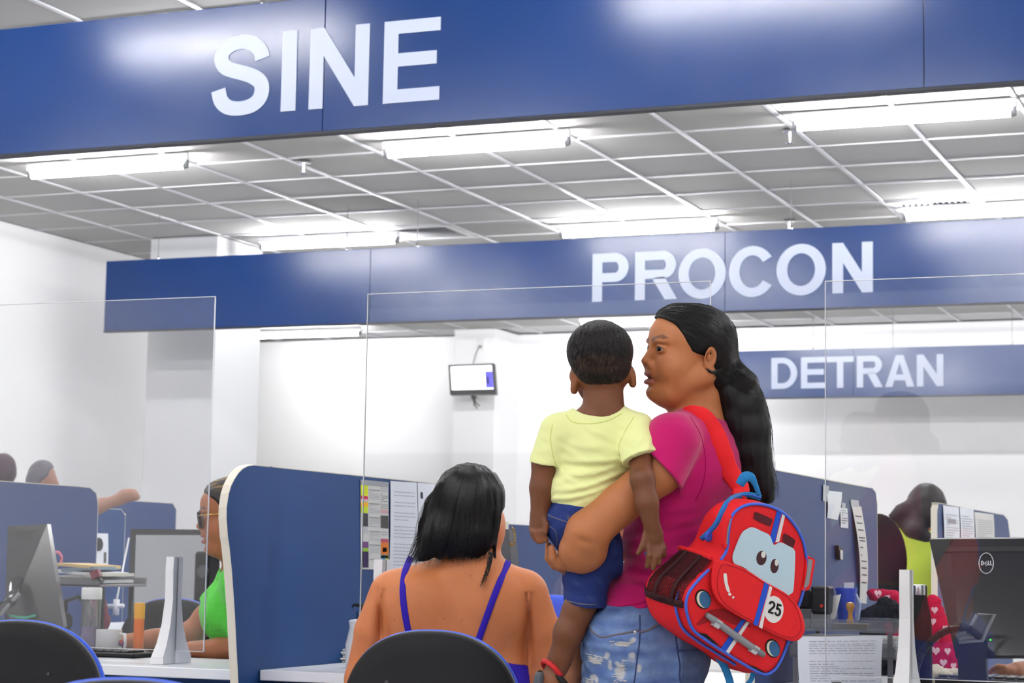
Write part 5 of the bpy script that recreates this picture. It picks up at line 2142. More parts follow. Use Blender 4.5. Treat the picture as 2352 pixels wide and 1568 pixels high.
# hair
xs = axis(930, 0, (1175, 2.6)); ys = axis(1055, 0, (1300, 2.6)); ws = axis(-110, 0, (105, 3.4))
v = Vol(FS, xs, ys, ws)
v.ell((1078, 1142, 0), (83, 79, 86), 10)
v.ell((1068, 1205, -22), (82, 80, 62), 30)
v.ell((1040, 1235, -34), (66, 55, 46), 26)
v.cone((1020, 1235, -36), 34, (968, 1282, -40), 8, 16)
v.cone((1000, 1160, -6), 26, (975, 1270, -30), 10, 18)
v.cone((1085, 1230, -40), 42, (1092, 1270, -40), 14, 16)
v.chain([(1146, 1170, -6, 14), (1139, 1225, -14, 8), (1134, 1288, -26, 4)], 6)
v.cut(lambda X, Y, W: Y - np.interp(X, [940, 960, 1000, 1040, 1075, 1105, 1120, 1128, 1150], [1290, 1288, 1282, 1275, 1273, 1279, 1285, 1292, 1292]), 4)
v.cut(lambda X, Y, W: (X - np.interp(Y, [1050, 1160, 1175, 1200, 1300], [1180, 1165, 1152, 1146, 1142])), 6)
hn3 = waves(81, 12, 20, (1.7, .12, 1.0))
v.disp(lambda P: hn3(P) * 1.3)
hs3 = Skin(v)
hair3 = hs3.obj('hair', HAIR, seated)
hair3['label'] = 'long straight black hair'
curves = []
g = np.random.default_rng(5)
for i in range(1100):
    u0 = g.uniform(-1, 1)
    end = np.array([1050 + 92 * u0 - 14 * (u0 < -.2) + g.normal(0, 5), 1276 + g.normal(0, 7) + (6 if u0 < -.5 else 0)])
    if u0 > .78:
        end[1] = g.uniform(1180, 1290); end[0] = 1140
    st = np.array([1082 + 30 * u0, 1068 + 8 * u0 * u0])
    P = []
    for t in np.linspace(0, 1, 18):
        bul = math.sin(math.pi * min(t * 1.15, 1)) * 34 * u0
        x = st[0] + (end[0] - st[0]) * t + bul * (1 - t * .4)
        y = st[1] + (end[1] - st[1]) * (t ** 1.05)
        p = hs3.front(x, y, .6 + g.uniform(0, .6), None)
        if p[2] == 0.0:
            p = np.array([x, y, P[-1][2] if P else -20.0])
        P.append(p)
    curves.append(np.array(P))
for i in range(60):   # thin ends over the left shoulder
    a = g.uniform(-30, 26)
    P = [(985 + a * .5 - 36 * t ** 1.4 + 5 * math.sin(t * 5 + i), 1185 + 104 * t + g.uniform(-2, 2), -34) for t in np.linspace(0, 1, 12)]
    curves.append(np.array(P))
for i in range(26):   # one lock falling on the back
    P = [(1128 - 4 * t + 3 * math.sin(t * 4 + i) - 18 * t * t, 1262 + 72 * t, -62 - 26 * t) for t in np.linspace(0, 1, 9)]
    curves.append(np.array(P) + (g.normal(0, 2.2), g.normal(0, 3), g.normal(0, 1)))
strands('hair_strands', FS, curves, .8, HAIRS, hair3)

# ------------------------------------------------------------------ 4 the attendant in green
FG = Frame(6.25)
hg = HeadFrame(FG, (553, 1190, 0), math.radians(4), math.radians(9), 7.95)
xs = axis(225, 0, (440, 4), (540, 2.4), (660, 5))
ys = axis(1085, 0, (1270, 2.4), (1540, 3.5), (1700, 10))
ws = axis(-150, 0, (-70, 4), (70, 3.0), (150, 5))
v = Vol(FG, xs, ys, ws)
face(v, hg, fat=.1)
ear(v, hg, 1)
v.cone((552, 1240, 0), 42, (560, 1310, 5), 48, 20)
v.ell((565, 1400, 10), (72, 105, 120), 30)
v.ell((570, 1530, 10), (80, 90, 125), 30)
v.cone((560, 1318, 5), 36, (556, 1335, -95), 40, 25)
v.cone((560, 1318, 5), 36, (556, 1335, 110), 40, 25)
# far arm: elbow out, forearm along the desk to the left
v.chain([(552, 1340, 105, 38), (475, 1420, 110, 32), (440, 1455, 100, 28), (350, 1470, 80, 24), (272, 1474, 60, 17)], 12)
v.ell((250, 1470, 58), (24, 13, 24), 8)
for i in range(4):
    v.chain([(240, 1466 + i * 1.5, 44 + i * 9, 7), (226, 1460 + i * 2, 42 + i * 9, 6.2), (216, 1466 + i * 2, 42 + i * 9, 5)], 2.5)
v.chain([(258, 1464, 40, 7), (244, 1456, 32, 6), (234, 1456, 28, 5)], 3)
# near arm: forearm on the desk
v.chain([(556, 1342, -100, 38), (585, 1430, -105, 34), (575, 1488, -110, 30), (500, 1492, -112, 25), (440, 1490, -105, 18)], 12)
v.ell((420, 1490, -102), (22, 13, 20), 8)
for i in range(4):
    v.chain([(408, 1488, -114 + i * 8, 7), (392, 1488 + i, -114 + i * 8, 6), (382, 1494, -114 + i * 8, 5)], 2.5)
v.chain([(425, 1484, -88, 7), (412, 1480, -84, 6), (402, 1482, -82, 5)], 3)
sk4 = Skin(v)
base_g = FG.wp(565, 1640, 10)
base_g[2] = DESK - 0.2
att = sk4.obj('person', SKIN, None, face_tones(hg, (176, 112, 78), (146, 80, 76), (60, 40, 32)), base_g)
tag(att, 'attendant in a green knit shirt and glasses working behind the clear sheet', 'person')
eyes(FG, hg, att, look=(1, 0, -.3))
xs = axis(430, 0, (680, 3.2)); ys = axis(1255, 0, (1620, 3.2)); ws = axis(-160, 0, (170, 5))
v = Vol(FG, xs, ys, ws)
v.grow = 6
v.ell((560, 1400, 10), (78, 108, 120), 30)
v.ell((520, 1405, -20), (52, 52, 60), 30)
v.ell((570, 1530, 10), (84, 90, 125), 30)
v.cone((560, 1322, 5), 38, (556, 1338, -95), 40, 25)
v.cone((560, 1322, 5), 38, (556, 1338, 110), 40, 25)
v.cone((552, 1340, 105), 42, (480, 1412, 112), 38, 16, cut=[((488, 1404, 112), (-.75, .65, 0))])
v.cone((556, 1342, -100), 44, (585, 1430, -105), 38, 16, cut=[((582, 1420, -105), (.3, .95, 0))])
v.grow = 0
gn = waves(91, 9, 40, (1.4, .6, 1))
v.disp(lambda P: gn(P) * 2.2)
v.cone((552, 1200, 0), 46, (552, 1296, -4), 50, 5, sub=True)
v.shell(6, lambda v: v.cut(lambda X, Y, W: Y - 1600, 3))
Skin(v).obj('knit_shirt', GREEN, att)
# hair drawn back
xs = axis(470, 0, (680, 2.6)); ys = axis(1075, 0, (1290, 2.6)); ws = axis(-80, 0, (80, 3))
v = Vol(FG, xs, ys, ws)
v.hell(hg, (0.5, 0, 4.3), (9.7, 7.9, 8.1), 1.5)
v.hell(hg, (4.6, 0, 7.0), (5.3, 6.4, 5.0), 1.5)
v.hell(hg, (-9.5, 0, 5.0), (3.2, 3.2, 3.2), 1.0)


def gcut(X, Y, W):
    P = hg.loc(np.stack(np.broadcast_arrays(X, Y, W), -1).astype(np.float32))
    al = np.interp(P[..., 2], [-6, -2, .6, 1.2, 1.8, 4.6, 7.5, 9.0, 9.9], [-3, -2, -.8, 2.0, 3.2, 4.6, 6.4, 8.6, 12])
    return (P[..., 0] - al) * hg.k * .8


v.cut(gcut, 3)
gh = waves(95, 10, 20, (.4, 1.2, 1.5))
v.disp(lambda P: gh(P) * 1.1)


def ghtone(V):
    P = hg.loc(V)
    C = np.tile(np.array(lin((26, 20, 18))), (len(V), 1))
    return blend(C, sstep(P[:, 2], 8.5, 11.5) * sstep(gh(V * 1.3), -.4, .8) * .8, (150, 116, 48))


Skin(v).obj('hair', mat('dark_hair_blonde_streaks', (28, 22, 20), .45, .5, attr='tone', bump=.2, bscale=300), att, ghtone)
# glasses
GOLD = mat('gold_metal', (212, 176, 92), 0.25, 0.5, metal=1.0)
FRAME_ = mat('dark_tortoise_frame', (34, 30, 38), 0.25, 0.5)
LENS = acrylic_mat('spectacle_lens', (.62, .66, .75), .03)
gl = root('glasses', 'dark-rimmed glasses with a gold temple on the attendant in green', 'glasses', FG.world(hg.pt(11, 0, 2)))
for s in (-1, 1):
    ring = [hg.pt(11.55 - .06 * (3.4 * math.cos(t)) ** 2 * .15, s * 3.3 + 2.55 * math.cos(t), 1.7 + 2.25 * math.sin(t)) for t in np.linspace(0, 2 * math.pi, 28, endpoint=False)]
    outline_tube('rim', [FG.world(p) for p in ring], 0.0032, FRAME_, gl)
    pydata('lens', [FG.world(p) for p in ring], [tuple(range(28))], LENS, gl)
    tube('temple', [FG.world(hg.pt(*q)) for q in ((11.4, s * 5.8, 3.1), (8.5, s * 7.0, 3.1), (3.0, s * 7.8, 2.7), (0, s * 7.9, 2.4))], 0.0021, GOLD, gl, 6)
tube('bridge', [FG.world(hg.pt(11.6, q, 2.2)) for q in (-.8, 0, .8)], 0.0024, GOLD, gl, 6)

# ------------------------------------------------------------------ 5 people further back
def bust(fr, name_label, u, y, r, hairc, topc, skinc, w_body, turn=0, extra=None, arm=None, hair_long=0, hunch=0):
    k = r / 9.5
    h = hunch * k
    xs = axis(u - 32 * k - (0 if not arm else 0), 0, ((u + 32 * k) if not arm else (u + 250), 1.2 * k))
    ys = axis(y - 12 * k, 0, (y + 75 * k, 1.3 * k))
    ws = axis(-22 * k, 0, (22 * k, 1.3 * k))
    v = Vol(fr, xs, ys, ws)
    v.ell((u, y, 0), (8.2 * k, 10.5 * k, 9.0 * k), 2 * k)
    v.ell((u + turn * 2.5 * k, y + 4 * k, 2 * k), (6.6 * k, 7.5 * k, 6.5 * k), 3 * k)
    if turn:
        v.ell((u + turn * 8.6 * k, y + 3.5 * k, 1 * k), (1.8 * k, 1.6 * k, 1.3 * k), 2 * k)
        v.ell((u + turn * 6.5 * k, y + 8.5 * k, 1 * k), (2.4 * k, 2.2 * k, 2.6 * k), 2 * k)
    v.ell((u - 1 * k, y + 1.5 * k, -8.4 * k), (1.2 * k, 3 * k, 1.2 * k), 1 * k)
    v.cone((u, y + 8 * k, 0), 5 * k, (u, y + 19 * k - h, 0), 5.6 * k, 4 * k)
    v.cone((u, y + 21 * k - h, 0), 6 * k, (u - 15 * k, y + 25 * k - h, 0), 5.5 * k, 6 * k)
    v.cone((u, y + 21 * k - h, 0), 6 * k, (u + 15 * k, y + 25 * k - h, 0), 5.5 * k, 6 * k)
    v.ell((u, y + 38 * k - h, 0), (15 * k, 20 * k, 10 * k), 6 * k)
    v.ell((u, y + 60 * k - h, 0), (15 * k, 20 * k, 11 * k), 6 * k)
    for s in (-1, 1):
        if arm and s == 1:
            v.chain([(u + 15 * k, y + 25 * k - h, 0, 5 * k)] + [(a, b, c, rr) for a, b, c, rr in arm], 3 * k)
        else:
            v.chain([(u + s * 16 * k, y + 25 * k - h, 0, 5 * k), (u + s * 19 * k, y + 45 * k - h, 2 * k, 4.4 * k), (u + s * 15 * k, y + 58 * k - h, 14 * k, 3.6 * k)], 3 * k)
    s_ = Skin(v)
    b = fr.wp(u, y + 72 * k, 0)
    b[2] = max(0.0, b[2] - .02)

    def tone(V):
        C = np.tile(np.array(lin(skinc)), (len(V), 1))
        return C
    o = s_.obj('person', SKIN, None, tone, b)
    tag(o, name_label, 'person')
    # clothes
    v2 = Vol(fr, xs, ys, ws)
    v2.grow = .8 * k
    v2.cone((u, y + 21 * k - h, 0), 6 * k, (u - 15 * k, y + 25 * k - h, 0), 5.5 * k, 6 * k)
    v2.cone((u, y + 21 * k - h, 0), 6 * k, (u + 15 * k, y + 25 * k - h, 0), 5.5 * k, 6 * k)
    v2.ell((u, y + 38 * k - h, 0), (15 * k, 20 * k, 10 * k), 6 * k)
    v2.ell((u, y + 60 * k - h, 0), (15 * k, 20 * k, 11 * k), 6 * k)
    for s in (-1, 1):
        if arm and s == 1:
            a0 = arm[0]
            v2.cone((u + 15 * k, y + 25 * k - h, 0), 5.4 * k, ((u + 15 * k + a0[0]) / 2, (y + 25 * k - h + a0[1]) / 2, a0[2] / 2), 5 * k, 3 * k)
        else:
            v2.cone((u + s * 16 * k, y + 25 * k - h, 0), 5.4 * k, (u + s * 18.5 * k, y + 40 * k - h, 2 * k), 5 * k, 3 * k)
    v2.cone((u, y + 4 * k, 0), 6.2 * k, (u, y + 17.5 * k - h, -1 * k), 6.6 * k, 1 * k, sub=True)
    Skin(v2).obj('shirt', mat('shirt_%d_%d_%d' % topc, topc, .85, .15, var=.05, vscale=12), o)
    v3 = Vol(fr, xs, ys, ws)
    v3.ell((u, y - .8 * k, -.4 * k), (8.8 * k, 10.6 * k, 9.4 * k), 2 * k)
    v3.ell((u - turn * 2 * k, y + 3 * k, -2.5 * k), (7.8 * k, 8 * k, 7.4 * k), 3 * k)
    if turn:
        v3.cut(lambda X, Y, W: (X - fr.img((u, y, 0))[0]) * turn - np.interp(Y, [y - 12 * k, y - 6 * k, y - 1 * k, y + 2 * k, y + 14 * k], [12 * k, 6.5 * k, 4.5 * k, 1.0 * k, -2 * k]), k)
    else:
        v3.cut(lambda X, Y, W: W - 4 * k - 0 * Y, k)
    if extra:
        extra(v3, k)
    hn_ = waves(7, 8, 3 * k, (1.2, .5, 1))
    v3.disp(lambda P: hn_(P) * .16 * k)
    Skin(v3).obj('hair', mat('hair_%d_%d_%d' % hairc, hairc, .5, .4, var=.2, vscale=80), o)
    return o


FB = Frame(9.6)
bust(Frame(10.8), 'blurred person with dark hair at the left picture edge behind the partition', 6, 1080, 34, (54, 30, 46), (70, 40, 96), (120, 78, 62), 0, 0)
bust(FB, 'blurred person, hair greyed for glass haze, resting an arm on the far partition, left', 97, 1098, 36, (86, 82, 92), (56, 78, 140), (150, 112, 96), 0, 1,  # grey hair colour stands in for reflection haze of the glass
     None, [(190, 1185, -10, 20), (232, 1160, -20, 15), (272, 1147, -20, 12), (288, 1138, -20, 14), (304, 1136, -22, 12), (315, 1142, -24, 7)])
FY = Frame(8.8)


def pony(v, k):
    v.chain([(2100, 1160, -20, 20), (2070, 1172, -24, 16), (2052, 1186, -24, 12)], 4)
    v.ell((2110, 1200, -24), (50, 40, 20), 10)
    v.chain([(2100, 1215, -34, 26), (2125, 1235, -36, 16), (2150, 1228, -36, 14), (2110, 1240, -36, 8)], 6)


bust(FY, 'woman in a lime yellow top with dark hair at the far right booth', 2128, 1168, 50, (46, 42, 42), (205, 222, 84), (150, 100, 72), 0, 0, pony, hunch=12)

# ================================================================== CHAIRS
BLUEF = mat('blue_upholstery', (52, 92, 208), 0.85, 0.15, var=.05, vscale=60, bump=.2, bscale=900, sheen=.2)
SHELL = mat('chair_back_shell', (26, 25, 27), 0.7, 0.3, bump=.06, bscale=1200)
RIM = mat('chair_back_rim', (74, 74, 78), 0.5, 0.4)


def sup(a, b, n=2.6, k=72):
    out = []
    for t in np.linspace(0, 2 * math.pi, k, endpoint=False):
        c, s = math.cos(t), math.sin(t)
        out.append((a * math.copysign(abs(c) ** (2 / n), c), b * math.copysign(abs(s) ** (2 / n), s)))
    return out


def make_chair():
    """office chair at the origin, the sitter faces +y; back top at 0.90"""
    r = root('office_chair', 'x', 'chair')
    o_, zc = sup(.195, .19, 2.35), 0.71
    cy = lambda x: -0.245 + 0.55 * x * x          # the back wraps round the sitter

    def layer(bm, prof):
        rings = []
        for y, sc in prof:
            rings.append([bm.verts.new((x * sc, cy(x * sc) + y, zc + z * sc)) for x, z in o_])
        for a, b in zip(rings[:-1], rings[1:]):
            for j in range(len(o_)):
                bm.faces.new((a[j], a[(j + 1) % len(o_)], b[(j + 1) % len(o_)], b[j]))
        for rg, rev in ((rings[0], True), (rings[-1], False)):
            # inner rings so that the curved face is followed
            prev = rg
            y = prof[0][0] if rev else prof[-1][0]
            s0 = prof[0][1] if rev else prof[-1][1]
            for f in (.8, .6, .4, .2, .02):
                nr = [bm.verts.new((x * s0 * f, cy(x * s0 * f) + y, zc + z * s0 * f)) for x, z in o_]
                for j in range(len(o_)):
                    bm.faces.new((prev[j], prev[(j + 1) % len(o_)], nr[(j + 1) % len(o_)], nr[j]))
                prev = nr
            bm.faces.new(prev)
    bm = bmesh.new()
    layer(bm, [(-0.006, .955), (0.0, .985), (0.012, .995)])
    o = bm_obj('back_shell', bm, SHELL, r); sharpen(o, 50)
    bm = bmesh.new()
    layer(bm, [(0.0125, .995), (0.018, 1.0), (0.020, .99)])
    o = bm_obj('back_rim', bm, RIM, r); sharpen(o, 50)
    bm = bmesh.new()
    layer(bm, [(0.021, .99), (0.03, 1.012), (0.045, 1.0), (0.058, .93)])
    o = bm_obj('back_cushion', bm, BLUEF, r); sharpen(o, 60)
    for x, z in ((-.09, .79), (.08, .785)):
        lathe('screw', (x, cy(x) - .0065, z), [(0.004, -.001), (0.004, .0015), (0.002, .002)], DARKGREY, r, 10, (0, -1, 0))
    bm = bmesh.new()
    rings = []
    for z, sc in ((.435, .96), (.44, 1.0), (.475, 1.0), (.49, .93)):
        rings.append([bm.verts.new((x, y, z)) for x, y in sup(.235 * sc, .225 * sc, 3.0)])
    for a, b in zip(rings[:-1], rings[1:]):
        for j in range(72):
            bm.faces.new((a[j], a[(j + 1) % 72], b[(j + 1) % 72], b[j]))
    bm.faces.new(rings[0][::-1]); bm.faces.new(rings[-1])
    o = bm_obj('seat', bm, BLUEF, r); sharpen(o, 50)
    tube('back_bracket', [(0, -.02, .42), (0, -.20, .415), (0, -.262, .46), (0, -.262, .66)], [.018, .018, .016, .014], BLACK, r, 8, 2.0, (1, 0, 0))
    lathe('gas_post', (0, 0, 0), [(.026, .09), (.026, .26), (.018, .262), (.018, .43)], BLACK, r, 16)
    lathe('hub', (0, 0, 0), [(.045, .06), (.045, .10), (.03, .115)], BLACK, r, 16)
    for k in range(5):
        a = k * 2 * math.pi / 5 + .3
        d = np.array([math.cos(a), math.sin(a), 0])
        leg = tube('leg', [d * .03 + (0, 0, .085), d * .17 + (0, 0, .078), d * .29 + (0, 0, .062)], [.022, .018, .014], BLACK, r, 8)
        c = d * .285
        lathe('caster', tuple(c + np.array([-d[1], d[0], 0]) * -.012 + np.array([0, 0, .027])), [(.026, 0), (.027, .004), (.027, .02), (.024, .024)], BLACK, leg, 14, (-d[1], d[0], 0))
    return r


def copy_thing(src, loc, rz, label):
    r = src.copy(); COL.objects.link(r)
    r.location = tuple(loc); r.rotation_euler = (0, 0, rz); r['label'] = label
    for ch in list(src.children):
        c = ch.copy(); COL.objects.link(c); c.parent = r; c.matrix_parent_inverse = ch.matrix_parent_inverse.copy()
        for g_ in ch.children:
            d = g_.copy(); COL.objects.link(d); d.parent = c; d.matrix_parent_inverse = g_.matrix_parent_inverse.copy()
    return r


chair0 = make_chair()
chair0['group'] = 'blue and black office chairs'


def chair_at(u, v_top, d, rz):
    """base position of a chair whose back top is seen at (u, v_top) at distance d"""
    p = at_d(u, v_top, d)
    c, s = math.cos(rz), math.sin(rz)
    off = np.array([-s * -0.225, c * -0.225])     # the back stands 0.225 behind the post
    return (p[0] - off[0], p[1] - off[1], p[2] - 0.90), p


def put(first, u, v_top, d, rz, label):
    loc, p = chair_at(u, v_top, d, rz)
    if first:
        chair0.location = (loc[0], loc[1], 0); chair0.rotation_euler = (0, 0, rz); chair0['label'] = label
        return loc
    copy_thing(chair0, (loc[0], loc[1], 0), rz, label)
    return loc


loc1 = put(True, 990, 1449, 4.30, math.radians(12), 'office chair with black back shell and blue seat under the woman in straps')
loc2 = put(False, 46, 1421, 4.50, math.radians(14), 'empty office chair with black back and blue cushion at the lower left')
loc3 = put(False, 290, 1554, 2.44, math.radians(24), 'nearest office chair, only its blue top edge showing at the bottom')
loc4 = put(False, 400, 1330, 7.1, math.radians(20), 'far dark office chair behind the orange-capped tube and the clear sheet')
loc5 = put(False, 1268, 1338, 9.2, math.radians(200), 'far blue office chair behind the hip of the child')
hb = root('high_back_chair', 'tall black chair back beside the woman in lime yellow', 'chair', at_d(2030, 1560, 8.0))
hb.location[2] = 0
fhc = Frame(8.0)
v = Vol(fhc, axis(1940, 0, (2125, 3)), axis(1160, 0, (1600, 4)), axis(-30, 0, (160, 4)))
v.ell((2018, 1290, 0), (66, 112, 16), 8)
v.ell((2022, 1370, -2), (66, 80, 18), 12)
v.ell((2030, 1470, 70), (72, 20, 80), 10)
Skin(v).obj('back_and_seat', BLACKSOFT, hb)
_p = fhc.wp(2030, 1480, 70)
lathe('gas_post', (_p[0], _p[1], 0), [(.03, .05), (.03, _p[2])], BLACK, hb, 14)
for k in range(5):
    a = k * 2 * math.pi / 5
    tube('leg', [(_p[0], _p[1], .07), (_p[0] + .28 * math.cos(a), _p[1] + .28 * math.sin(a), .03)], [.022, .016], BLACK, hb, 8)

# ================================================================== SMALL THINGS
def plate(name, corners, th, m, parent, toward=None):
    """thin sheet through four or more world points, thickness th away from the viewer"""
    C = [np.asarray(c, float) for c in corners]
    n = np.cross(C[1] - C[0], C[-1] - C[0]); n /= np.linalg.norm(n)
    if n @ FWD < 0:
        n = -n
    return prism(name, C, [c + n * th for c in C], m, parent)


def text_lines(name, P, rows, m, parent, lift=0.0006, seed=0, h=.010, x0=.1, x1=.9):
    """printed lines on a sheet: P(s, t) gives the point at fraction s across and t down, rows = list of t"""
    r_ = random.Random(seed)
    V, F = [], []
    for t in rows:
        s = x0
        end = x1 if r_.random() > .3 else x0 + (x1 - x0) * r_.uniform(.15, .8)
        while s < end:
            L_ = min(r_.uniform(.03, .12), end - s)
            k = len(V)
            V += [P(s, t, lift), P(s + L_, t, lift), P(s + L_, t + h, lift), P(s, t + h, lift)]
            F.append((k, k + 1, k + 2, k + 3))
            s += L_ + .018
    return pydata(name, V, F, m, parent)


def quad_fn(a, b, c, d, bulge=0.0):
    """bilinear sheet: a top left, b top right, c bottom right, d bottom left"""
    a, b, c, d = (np.asarray(x, float) for x in (a, b, c, d))
    n = np.cross(b - a, d - a); n /= np.linalg.norm(n)
    if n @ FWD > 0:
        n = -n

    def f(s, t, lift=0.0):
        return (a * (1 - s) + b * s) * (1 - t) + (d * (1 - s) + c * s) * t + n * (lift + bulge * math.sin(math.pi * t) * 1.0)
    return f


def sheet(name, fn, m, parent, nx=2, ny=8, th=.0006):
    V, F = [], []
    for j in range(ny + 1):
        for i in range(nx + 1):
            V.append(fn(i / nx, j / ny, 0))
    for j in range(ny):
        for i in range(nx):
            k = j * (nx + 1) + i
            F.append((k, k + 1, k + nx + 2, k + nx + 1))
    o = pydata(name, V, F, m, parent)
    md = o.modifiers.new('thickness', 'SOLIDIFY'); md.thickness = th; md.offset = 0
    return o


# ---- wall screen
d_tv = 18.9
scr = root('wall_screen', 'black framed wall screen showing a white page, hung on the far pillar', 'screen', at_y(1085, 905, 18.75))
c4 = [at_y(u, v_, 18.75 + dy) for u, v_, dy in ((1030, 838, 0), (1134, 834, .0), (1139, 904, -.06), (1034, 906, -.06))]
plate('screen_case', c4, .05, BLACK, scr)
f4 = quad_fn(*c4)
SCR_W = mat('lit_screen_page', (250, 250, 252), .5, .3, emit=(255, 255, 255), emit_s=1.6)
SCR_B = mat('lit_screen_blue', (84, 78, 230), .5, .3, emit=(84, 78, 232), emit_s=.75)
SCR_D = mat('screen_dark_mark', (36, 34, 60), .5, .3)
SCR_Y = mat('screen_rule', (206, 200, 120), .5, .3)
def scr_rect(name, s0, t0, s1, t1, m, lf):
    pydata(name, [f4(s0, t0, lf), f4(s1, t0, lf), f4(s1, t1, lf), f4(s0, t1, lf)], [(0, 1, 2, 3)], m, scr)
scr_rect('screen_page', .045, .06, .955, .85, SCR_W, .002)
scr_rect('screen_picture', .80, .26, .955, .80, SCR_B, .004)
scr_rect('screen_figure', .825, .44, .875, .68, SCR_D, .005)
scr_rect('screen_line', .06, .41, .22, .425, SCR_Y, .004)
scr_rect('screen_line', .58, .41, .78, .425, SCR_Y, .004)
pb_ = at_y(1088, 920, 19.05)
tube('wall_arm', [at_y(1086, 900, 18.8), at_y(1089, 915, 18.95), at_y(1091, 912, 19.1)], .018, BLACK, scr, 8)
for k, du in enumerate((-6, 0, 6)):
    tube('cable', [at_y(1080 + k * 5, 903, 18.82), at_y(1090 + du * .3, 922, 18.95), at_y(1095 + du, 938 - abs(du), 19.0)], .006, DARKGREY, scr, 6)
tube('power_cable', [at_y(1087, 834, 18.85), at_y(1092, 815, 19.0), at_y(1098, 800, 19.07), at_y(1106, 796, 19.09)], .006, GREY, scr, 6)
so = root('wall_socket', 'small white wall socket above the wall screen', 'socket', at_y(1106, 800, 19.09))
c_ = at_y(1105, 790, 19.095)
box('cover_plate', (c_[0] - .045, 19.08, c_[2] - .06), (c_[0] + .045, 19.099, c_[2] + .06), WHITE, so, .004)
box('plug', (c_[0] - .015, 19.06, c_[2] - .04), (c_[0] + .02, 19.08, c_[2] - .015), GREY, so, .003)

# ---- notices on the blue wing (plane x = XB)
def wing_pt(u, v_, out=.0015):
    return at_x(u, v_, XB + out)


cal = root('wall_calendar', 'printed calendar with coloured adverts taped to the blue wing', 'calendar', wing_pt(860, 1305))
fc = quad_fn(wing_pt(828, 1101), wing_pt(892, 1107), wing_pt(893, 1308), wing_pt(829, 1307))
sheet('calendar_sheet', fc, PAPER2, cal, 2, 4)
def prt(parent, fn, name, s0, t0, s1, t1, rgb, lf=.0012):
    m = mat('print_%d_%d_%d' % rgb, rgb, .8, .2)
    return pydata(name, [fn(s0, t0, lf), fn(s1, t0, lf), fn(s1, t1, lf), fn(s0, t1, lf)], [(0, 1, 2, 3)], m, parent)
prt(cal, fc, 'printed_header', .0, .0, 1, .055, (168, 170, 176))
for s0, s1, t0, t1, c in ((.0, .25, .06, .18, (224, 232, 52)), (.0, .25, .18, .215, (210, 46, 92)), (.05, .25, .215, .245, (226, 190, 196)), (.0, .25, .25, .30, (244, 190, 40)), (.0, .25, .30, .37, (204, 224, 60)),
                          (.03, .25, .375, .52, (72, 74, 78)), (.06, .24, .53, .60, (204, 206, 210)), (.05, .26, .69, .76, (120, 80, 128)), (.07, .26, .76, .80, (150, 190, 60)), (.05, .26, .80, .98, (60, 46, 84)),
                          (.70, .98, .06, .12, (206, 208, 210)), (.70, .98, .32, .36, (222, 178, 180)), (.70, .98, .385, .53, (84, 84, 82)), (.70, .98, .65, .69, (190, 92, 110)), (.70, .98, .69, .83, (226, 128, 52)), (.76, .92, .75, .80, (246, 190, 60)),
                          (.70, .98, .835, .87, (60, 80, 60)), (.72, .86, .845, .89, (90, 170, 210)), (.88, .97, .845, .89, (210, 214, 60))):
    prt(cal, fc, 'printed_advert', s0, t0, s1, t1, c)
for t in (.10, .255, .41, .565, .72, .88):
    prt(cal, fc, 'month_bar', .28, t, .68, t + .010, (150, 152, 156), .0014)
text_lines('printed_days', lambda s, t, l: fc(.28 + s * .4, t, .0014), [t0 + .018 + k * .017 for t0 in (.10, .255, .41, .565, .72) for k in range(6)], mat('pale_print', (176, 178, 184), .8, .2), cal, .0014, 3, .006, .03, .97)
text_lines('printed_notes', lambda s, t, l: fc(.70 + s * .28, t, .0014), [.14 + k * .02 for k in range(9)] + [.57, .60], INK, cal, .0014, 4, .007, .03, .97)

no1 = root('notice_sheet', 'white printed notice beside the calendar on the blue wing', 'notice', wing_pt(920, 1318))
fn1 = quad_fn(wing_pt(897, 1104, .003), wing_pt(957, 1108, .003), wing_pt(961, 1322, .003), wing_pt(894, 1320, .003), .002)
sheet('paper', fn1, PAPER, no1)
text_lines('printed_text', fn1, [.11 + k * .037 for k in range(22) if k not in (2, 5, 9, 14)], mat('pale_print', (176, 178, 184), .8, .2), no1, .0012, 5, .008, .12, .9)
no2 = root('notice_sheet', 'second white notice, half hidden by the black hair of the seated woman', 'notice', wing_pt(990, 1320))
fn2 = quad_fn(wing_pt(959, 1108, .003), wing_pt(1022, 1113, .003), wing_pt(1026, 1320, .003), wing_pt(962, 1322, .003), .002)
sheet('paper', fn2, PAPER, no2)
text_lines('printed_text', fn2, [.19, .28, .31, .34, .4, .43, .46, .49, .55, .58], mat('pale_print', (176, 178, 184), .8, .2), no2, .0012, 6, .008, .25, .9)
prt(no2, fn2, 'printed_code', .08, .10, .17, .17, (70, 72, 76))
prt(no2, fn2, 'printed_block', .05, .62, .35, .70, (60, 62, 68))

# ---- notes on the partition with taped notes
def cpt(u, v_, out=.002):
    return at_x(u, v_, XC + out)


